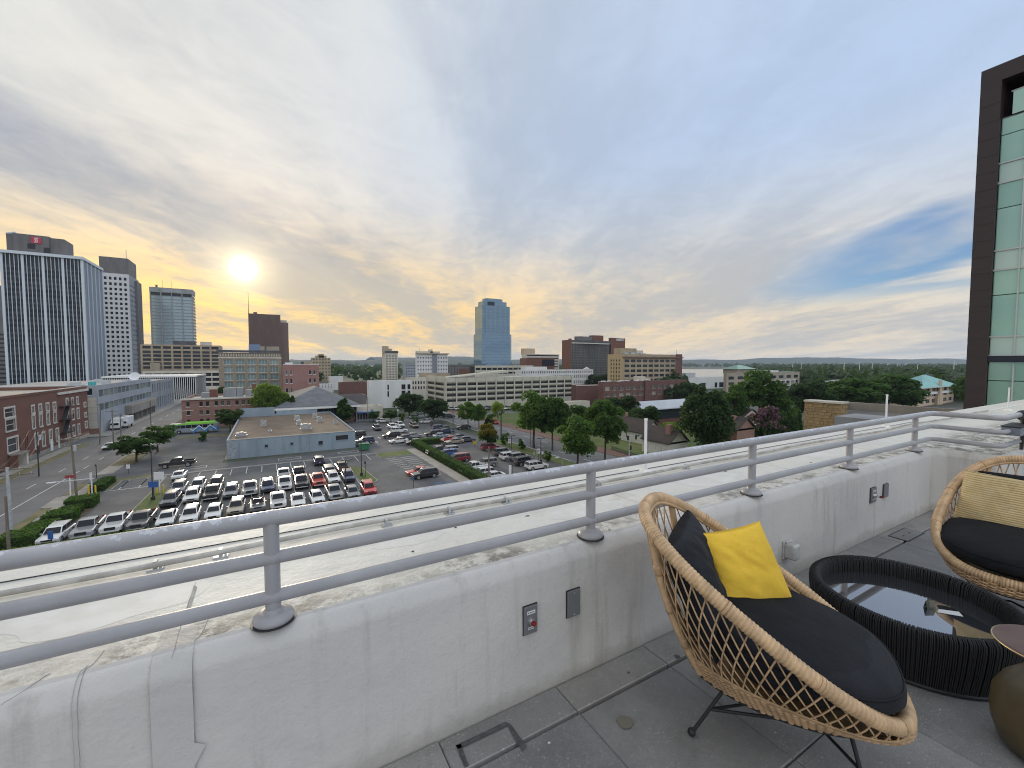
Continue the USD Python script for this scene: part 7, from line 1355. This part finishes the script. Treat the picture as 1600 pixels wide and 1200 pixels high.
# woven floor of the basket
fb = MB(); a = np.linspace(0, 2 * np.pi, 48, endpoint=False); b_ = base_pt(a); fb.raw(np.vstack([b_, [[.09, 0, .240]]]), [(k, (k + 1) % 48, 48) for k in range(48)]); fb.put(ch, 'seat_mat', M['canedark'])
chair2 = again(ch, 'rattan scoop chair with straw pillow at the right picture edge', (4.174, .669, FZ), math.degrees(-1.548 - np.pi / 2)); say(chair2, cat='chair')
def pillow(w, h, t, n=64, ex=3.2, wr=.012, seed=0, corner=.0):
    """A stuffed cushion in the xz plane (front towards -y): thin at the seam, full in the middle."""
    u = np.linspace(-1, 1, n); U_, V_ = np.meshgrid(u, u, indexing='ij'); k = np.clip((1 - np.abs(U_) ** ex) * (1 - np.abs(V_) ** ex), 0, 1) ** .5
    pin = 1 - corner * (1 - np.abs(U_) ** 2) * 0; x = U_ * w / 2 * (1 - corner * (1 - V_ ** 2)); z = V_ * h / 2 * (1 - corner * (1 - U_ ** 2)); out = []
    for s in (-1, 1):
        nz = ((meshkit.fbm(np.stack([x * 7 + z * 3, z * 7, np.full_like(x, seed + s)], -1), 3, seed + 5) - .5) * wr * 1.6 + (meshkit.noise(np.stack([(x + z) * 26, (x - z) * 6, np.full_like(x, seed)], -1), seed) - .5) * wr * .35) * k; out.append(np.stack([x, s * (k * t / 2) + nz, z], -1).reshape(-1, 3))
    i = np.arange(n - 1)[:, None]; j = np.arange(n - 1)[None]; F = np.stack([i * n + j, (i + 1) * n + j, (i + 1) * n + j + 1, i * n + j + 1], -1).reshape(-1, 4)
    m = trimesh.Trimesh(np.vstack(out), np.vstack([np.vstack([F[:, [0, 1, 2]], F[:, [0, 2, 3]]]), np.vstack([F[:, [0, 2, 1]], F[:, [0, 3, 2]]]) + n * n])); m.merge_vertices(digits_vertex=5); return m
def seat_cushion():
    """Rounded pad that fills the basket: superellipse outline, crowned top."""
    n = 96; t = np.linspace(0, 2 * np.pi, n, endpoint=False); c, s = np.cos(t), np.sin(t); ex = .82
    prof_ = [(.0, -.105), (.40, -.104), (.58, -.098), (.66, -.085), (.76, -.055), (.86, -.022), (.95, .008), (1.0, .036), (1.0, .056), (.975, .075), (.93, .088), (.86, .099), (.7, .110), (.5, .118), (.25, .123), (.08, .125), (0.0, .125)]; V = []
    for k, z in prof_: V.append(np.column_stack([.125 + .352 * k * np.sign(c) * np.abs(c) ** ex, .338 * k * np.sign(s) * np.abs(s) ** ex, np.full(n, .412 + z)]))
    V = np.array(V); m_ = len(V); V[..., 2] += np.clip((V[..., 2] - .33) / .1, 0, 1) * (-.055 * (V[..., 0] - .125) / .352) + (meshkit.fbm(V * 7, 3, 4) - .5) * .016
    i = np.arange(m_ - 1)[:, None]; j = np.arange(n)[None]; j2 = (j + 1) % n; return V.reshape(-1, 3), np.stack([i * n + j, i * n + j2, (i + 1) * n + j2, (i + 1) * n + j], -1).reshape(-1, 4)
yaw1, yaw2 = math.degrees(.519 - np.pi / 2), math.degrees(-1.548 - np.pi / 2)
sc_ = thing('seat_cushion', 'black rounded seat cushion in the near rattan chair', 'seat cushion', (1.831, 1.018, FZ), yaw1); put(sc_, 'pad', seat_cushion(), M['blackcloth'], True)
_v, _f = seat_cushion(); ring_ = _v.reshape(-1, 96, 3)[9]; put(sc_, 'seam', tube(ring_ + [0, 0, .002], .0032, 6, closed=True), M['blackcloth'], True)
F1 = np.array([math.sin(.519), -math.cos(.519)]); W1 = np.array([math.cos(.519), math.sin(.519)])
say(again(sc_, 'black seat cushion in the far rattan chair', (4.174, .669, FZ), yaw2), cat='seat cushion')
def lying(m, loc, lean, yaw, roll=0):
    """Lean a pillow back, roll it in its plane, turn it, place it."""
    T = trimesh.transformations; A = T.rotation_matrix(math.radians(yaw), (0, 0, 1)) @ T.rotation_matrix(math.radians(-lean), (1, 0, 0)) @ T.rotation_matrix(math.radians(roll), (0, 1, 0)); m = m.copy(); m.apply_transform(A); return m
fy = math.degrees(.519)          # pillow fronts look along the chair's forward direction
bc = thing('back_cushion', 'black back cushion leaning in near rattan chair', 'back cushion', (1.831 - .235 * F1[0], 1.018 - .235 * F1[1], FZ + .615)); put(bc, 'pad', lying(pillow(.56, .47, .17, seed=2, ex=2.6, corner=-.04, wr=.024), None, 24, fy), M['blackcloth'], True)
q = np.array([4.174, .669]) + np.array([.235, .005]); say(put(None, 'back_cushion', lying(pillow(.56, .47, .17, seed=2, ex=2.6, corner=-.04, wr=.024), None, 24, -88.7).apply_translation((q[0], q[1], FZ + .60)), M['blackcloth'], True), 'black back cushion leaning in the far rattan chair behind the straw pillow', 'back cushion')
yp = P(1164, 884, 1.98); yw = thing('yellow_pillow', 'square mustard yellow pillow on the black cushions of near chair', 'pillow', yp); put(yw, 'cover', lying(pillow(.355, .355, .125, seed=8, ex=2.4, corner=.06, wr=.028), None, 30, -18, -5), M['yellowcloth'], True)
tgp = P(1185, 984, 1.77); tag_ = thing('care_tag', 'small white care tag at the edge of the near seat cushion', 'tag', tgp); put(tag_, 'label', lying(pillow(.042, .03, .004, 8), None, 50, 30, 12), mat('tag_white', (.68, .68, .66), .7))
# straw pillow on the far chair
def straw():
    g = Graph(); p = g.node('texture_coordinate', 'object'); z = g.node('separate_xyz', 'z', vector=p); n = g.noise(p, 14, 5, .65); w = g.math('fraction', z * 74.0 + n * .5); c = g.mix(g.step(g.math('absolute', w - .5), .30, .46), (.56, .43, .22), (.24, .16, .07)); c = g.mix(g.step(n, .4, .7) * .4, c, (.62, .52, .32))
    return g.done('/World/Looks/straw_weave', surface=g.node('principled_bsdf', 'BSDF', base_color=c, roughness=.8, normal=g.node('bump', 'normal', height=g.math('absolute', w - .5), distance=.004, strength=1.0, invert=True)))
stp = thing('straw_pillow', 'tan striped straw pillow standing in the far rattan chair', 'pillow', (4.26, .70, FZ + .655)); put(stp, 'cover', lying(pillow(.56, .37, .13, seed=12, ex=3.6, wr=.006), None, 28, -88, 3), straw(), True)
# ------------------------------------------------------------------ low round table with woven rope sides
TX, TY, TR = 3.14, .905, .465; tb_ = thing('coffee_table', 'low round black rope-woven table with dark glass top', 'coffee table', (TX, TY, FZ)); rope = mat('black_rope', (.009, .009, .010), .75, second=(.016, .016, .018), scale=60, space='object'); Ht = .305
pf = [(.425, .012), (.432, .05), (.452, .15), (.462, .24), (.464, .275), (.458, .298), (.440, .305), (.420, .300), (.408, .28), (.404, .24), (.402, .203)]
pf = np.array(pf); s = np.concatenate([[0], np.cumsum(np.linalg.norm(np.diff(pf, axis=0), axis=1))]); sm_ = np.linspace(0, s[-1], 18); pr_ = np.column_stack([np.interp(sm_, s, pf[:, 0]), np.interp(sm_, s, pf[:, 1])]); cords = MB(); rr_ = np.random.default_rng(5)
for k in range(330):
    a = 2 * np.pi * (k + rr_.normal(0, .16)) / 330; w = rr_.normal(0, .0025, 18).cumsum() * .25; cords.tube(np.column_stack([pr_[:, 0] * np.cos(a + w), pr_[:, 0] * np.sin(a + w), pr_[:, 1]]), .0036, 4)
lt = np.linspace(0, 2 * np.pi, 64, endpoint=False); LV = np.array([(r0 * np.cos(a), r0 * np.sin(a), z0) for r0, z0 in ((.424, .02), (.436, .12), (.446, .20), (.440, .28), (.420, .285), (.41, .2)) for a in lt]); put(tb_, 'liner', (LV, np.array([(i * 64 + j, i * 64 + (j + 1) % 64, (i + 1) * 64 + (j + 1) % 64, (i + 1) * 64 + j) for i in range(5) for j in range(64)])), M['iron'])
cords.put(tb_, 'rope_cords', rope, kind='stuff', smooth=True)
t = np.linspace(0, 2 * np.pi, 90, endpoint=False)
for nm, r0, z0, rad in (('base_ring', .424, .012, .011), ('top_ring', .436, .293, .010), ('glass_ring', .408, .201, .010)): put(tb_, nm, tube(np.column_stack([r0 * np.cos(t), r0 * np.sin(t), np.full(90, z0)]), rad, 8, closed=True), M['iron'], True)
for k in range(8): a = 2 * np.pi * k / 8 + .2; put(tb_, 'upright', tube([(.418 * math.cos(a), .418 * math.sin(a), .01), (.443 * math.cos(a), .443 * math.sin(a), .29)], .007, 6), M['iron'], True)
gt = Graph(); gl = gt.node('principled_bsdf', 'BSDF', base_color=(.012, .013, .015), roughness=.015, ior=2.3, specular_ior_level=.8, coat_weight=1.0, coat_roughness=.01); M['tableglass'] = gt.done('/World/Looks/dark_table_glass', surface=gl)
put(tb_, 'glass_top', tri(m3.Manifold.cylinder(.008, .402, .402, 96).translate((0, 0, .205))), M['tableglass'])
cpos = G(1456, 952, FZ + .2135); cd_ = thing('table_card', 'small dark folded card with white sheet lying on the glass table', 'table card', cpos, -28); MB().raw([(-.026, 0, 0), (.026, 0, 0), (.026, .012, .044), (-.026, .012, .044), (-.026, .024, 0), (.026, .024, 0)], [(0, 1, 2), (0, 2, 3), (3, 2, 5), (3, 5, 4)]).put(cd_, 'folded_card', mat('card_olive', (.16, .16, .12), .3, second=(.05, .05, .05), scale=30))
MB().raw([(.0, -.03, .001), (.10, -.075, .001), (.125, -.03, .0012), (.04, .0, .001)], [(0, 1, 2), (0, 2, 3)]).put(cd_, 'white_sheet', mat('paper', (.68, .68, .69), .6))
# side stool, lower right
st = thing('side_table', 'olive globe side table with brown metal top and brass rim', 'side table', (2.70, .329, FZ)); gb = trimesh.creation.revolve([(0, 0), (.11, 0), (.14, .03), (.162, .10), (.168, .16), (.162, .23), (.135, .29), (.095, .335), (.06, .37), (.045, .41), (.05, .44), (0, .44)], sections=48)
put(st, 'globe_base', gb, mat('olive_glaze', (.115, .082, .040), .38, second=(.062, .050, .024), scale=6, space='object'), True); tpv = trimesh.creation.revolve([(0, .441), (.163, .441), (.168, .446), (.168, .456), (.163, .460), (0, .458)], sections=64); put(st, 'top', tpv, mat('brown_top', (.10, .055, .05), .4, second=(.13, .08, .07), scale=9, space='object'), 30); t = np.linspace(0, 2 * np.pi, 72, endpoint=False); put(st, 'brass_rim', tube(np.column_stack([.1695 * np.cos(t), .1695 * np.sin(t), np.full(72, .4515)]), .0035, 6, closed=True), mat('brass', (.60, .46, .24), .3, metallic=.8), True)
# ------------------------------------------------------------------ neighbours at the right
dk = mat('dark_cladding', (.036, .024, .026), .55, second=(.028, .019, .021), scale=4, stretch=(.3, .3, 12)); FX = 25.0; y1 = 5.75; zt = EYE + 11.65
nb = thing('glass_neighbour', 'tall building with dark brown frame and teal glass front, right picture edge', 'building', (FX, 0, 0)); MB().box(0, 8, 5.18, y1, 0, zt).put(nb, 'frame_pier', dk); MB().box(0, 8, -14, 5.18, zt - .62, zt).put(nb, 'frame_beam', dk); MB().box(2.6, 8, -14, 5.18, 0, zt - .62).put(nb, 'core', M['slate'])
for k in range(46): MB().box(-.006, 0, 5.18, y1, 1 + k * .66, 1.012 + k * .66).put(nb, 'cladding_joint', M['black'])
tg1 = Graph(); pz = tg1.node('geometry', 'position'); isl = tg1.node('object_info', 'random'); cc = tg1.mix(isl, (.27, .47, .41), (.37, .56, .49)); M['tealpane'] = tg1.done('/World/Looks/teal_curtain_glass', surface=tg1.node('principled_bsdf', 'BSDF', base_color=cc, roughness=.06, metallic=.35, specular_ior_level=.7))
M['tealspandrel'] = mat('teal_spandrel', (.46, .60, .55), .12, metallic=.3); M['mullion'] = mat('pale_mullion', (.50, .54, .53), .4, metallic=.3)
ym = [5.18, 4.5, 3.3, 2.1, .9, -.3, -1.5, -2.7, -4, -6, -8, -10]; st0 = EYE + .32; H3 = 3.4
for k in range(-6, 4):
    zb = st0 + k * H3
    if zb > zt - 2.5: continue
    ztop = min(zb + H3, zt - 2.05); sp1 = zb + .75; 
    for a, b in zip(ym[:-1], ym[1:]):
        MB().box(.22, .26, b + .02, a - .02, zb + .03, sp1 - .02).put(nb, 'spandrel_panel', M['tealspandrel'])
        if ztop > sp1 + .3:
            m2 = sp1 + (ztop - sp1) * .62; MB().box(.22, .26, b + .02, a - .02, sp1 + .02, m2 - .015).put(nb, 'pane', M['tealpane']); MB().box(.22, .26, b + .02, a - .02, m2 + .015, ztop - .03).put(nb, 'pane', M['tealpane'])
    for z in (zb, sp1): MB().box(.17, .30, -10, 5.18, z - .03 - .02 * (z == zb), z + .03).put(nb, 'transom', M['mullion'])
    MB().box(.27, 2.5, -10, 5.17, zb - .2, zb + .1).put(nb, 'floor_slab', M['grey'])
for a in ym[1:]: MB().box(.165, .24, a - .02, a + .02, 0, zt - 2.05).put(nb, 'mullion', M['mullion'])
MB().box(.3, 2.5, -10, 5.17, zt - 2.1, zt - 2.0).put(nb, 'balcony_floor', M['grey']); MB().box(.2, .225, -10, 4.9, zt - 2.0, zt - 1.15).put(nb, 'balcony_glass', M['tealpane']); put(nb, 'balcony_rail', tube([(.21, -10, zt - 1.12), (.21, 4.95, zt - 1.12)], .03, 8), M['mullion']); MB().box(1.0, 1.5, 3.6, 4.6, zt - 2.0, zt - 1.2).put(nb, 'balcony_planter', M['slate'])
MB().box(.10, .2, -10, 5.18, EYE + .05, EYE + .30).put(nb, 'dark_band', M['officeglass'])
# stone-clad roof structure of the next building
cs = P(1314, 631, 38); sx0, sy0 = cs[0], cs[1]; sy1 = Y_at(1259, sx0); sx1 = X_at(1327, sy0); sz = cs[2]; so = thing('stone_stair_tower', 'stone-clad roof tower with tan and brown blocks behind the railing', 'roof structure', (sx0, sy0, 0)); w, q = sx1 - sx0, sy1 - sy0
MB().box(.12, w - .12, .12, q, 0, sz - .02).put(so, 'wall', M['stone']); MB().box(-.06, w + .06, -.06, q + .05, sz - .02, sz + .14).put(so, 'coping', M['trim'])
gs = Graph(); isl = gs.node('geometry', 'random_per_island'); c = gs.ramp(isl, [(0, (.34, .24, .12)), (.25, (.42, .32, .17)), (.5, (.23, .16, .10)), (.62, (.14, .075, .045)), (.75, (.46, .38, .24)), (1, (.30, .25, .17))]); n = gs.noise(gs.node('geometry', 'position'), 4, 5, .6); c = gs.mix(gs.step(n, .4, .7) * .4, c, (.16, .12, .08)); M['blocks'] = gs.done('/World/Looks/stone_blocks', surface=gs.node('principled_bsdf', 'BSDF', base_color=c, roughness=.9))
sb_ = MB(); rs = np.random.default_rng(9); z = sz - 7
while z < sz - .05:
    hh = min(rs.uniform(.18, .34), sz - .03 - z)
    for ax, Lw in (('x', q), ('y', w)):
        a = 0.0
        while a < Lw - .03:
            b = min(a + rs.uniform(.25, .6), Lw); d = rs.uniform(.09, .14)
            if ax == 'x': sb_.box(.125 - d, .12, a + .01, b - .01, z + .01, z + hh - .01)
            else: sb_.box(a + .01, b - .01, .125 - d, .12, z + .01, z + hh - .01)
            a = b
    z += hh
sb_.put(so, 'stone_blocks', M['blocks'], kind='stuff')
MB().box(w + .05, w + .15, .2, q, sz - 2.6, sz - .2).put(so, 'louvre', M['slate'])
rz = 15.6; ro = thing('neighbour_roof', 'flat weathered roof with low concrete parapet beyond the railing', 'building', (0, 0, 0)); x0 = sx0 + .4; Xf = 54.0; MB().box(sx0 - 4, sx0 - .2, sy0 - 6, sy0 - 1.2, 0, 16.15).put(ro, 'lower_roof', M['grey']); ry1 = Y_at(1327, Xf)
MB().box(sx0 + .2, Xf, 4.2, sy0 - .1, 0, rz).put(ro, 'roof_body', mat('weathered_roof', (.17, .155, .14), .95, second=(.12, .11, .10), scale=.25, detail=8, stretch=(1, 3, 1))); MB().box(sx1 + .2, Xf, sy0 - .1, ry1, 0, rz).put(ro, 'roof_body', mat('weathered_roof', (0, 0, 0)))
MB().box(Xf, Xf + .4, 4.2, ry1 + .4, 0, rz + .75).put(ro, 'parapet', M['stone']); MB().box(sx1 + .2, Xf, ry1, ry1 + .4, 0, rz + .75).put(ro, 'parapet', M['stone'])
# ------------------------------------------------------------------ haze over the town
g = Graph(); hz = g.node('principled_volume', 'volume', color=(.66, .80, 1.0), density=.000065, anisotropy=.2)
hb_ = m3.Manifold.cube((16000, 11000, 171.5)).translate((-6800, -1700, -1.5))
put(None, 'haze', tri(hb_), g.done('/World/Looks/haze', volume=hz), kind='stuff')
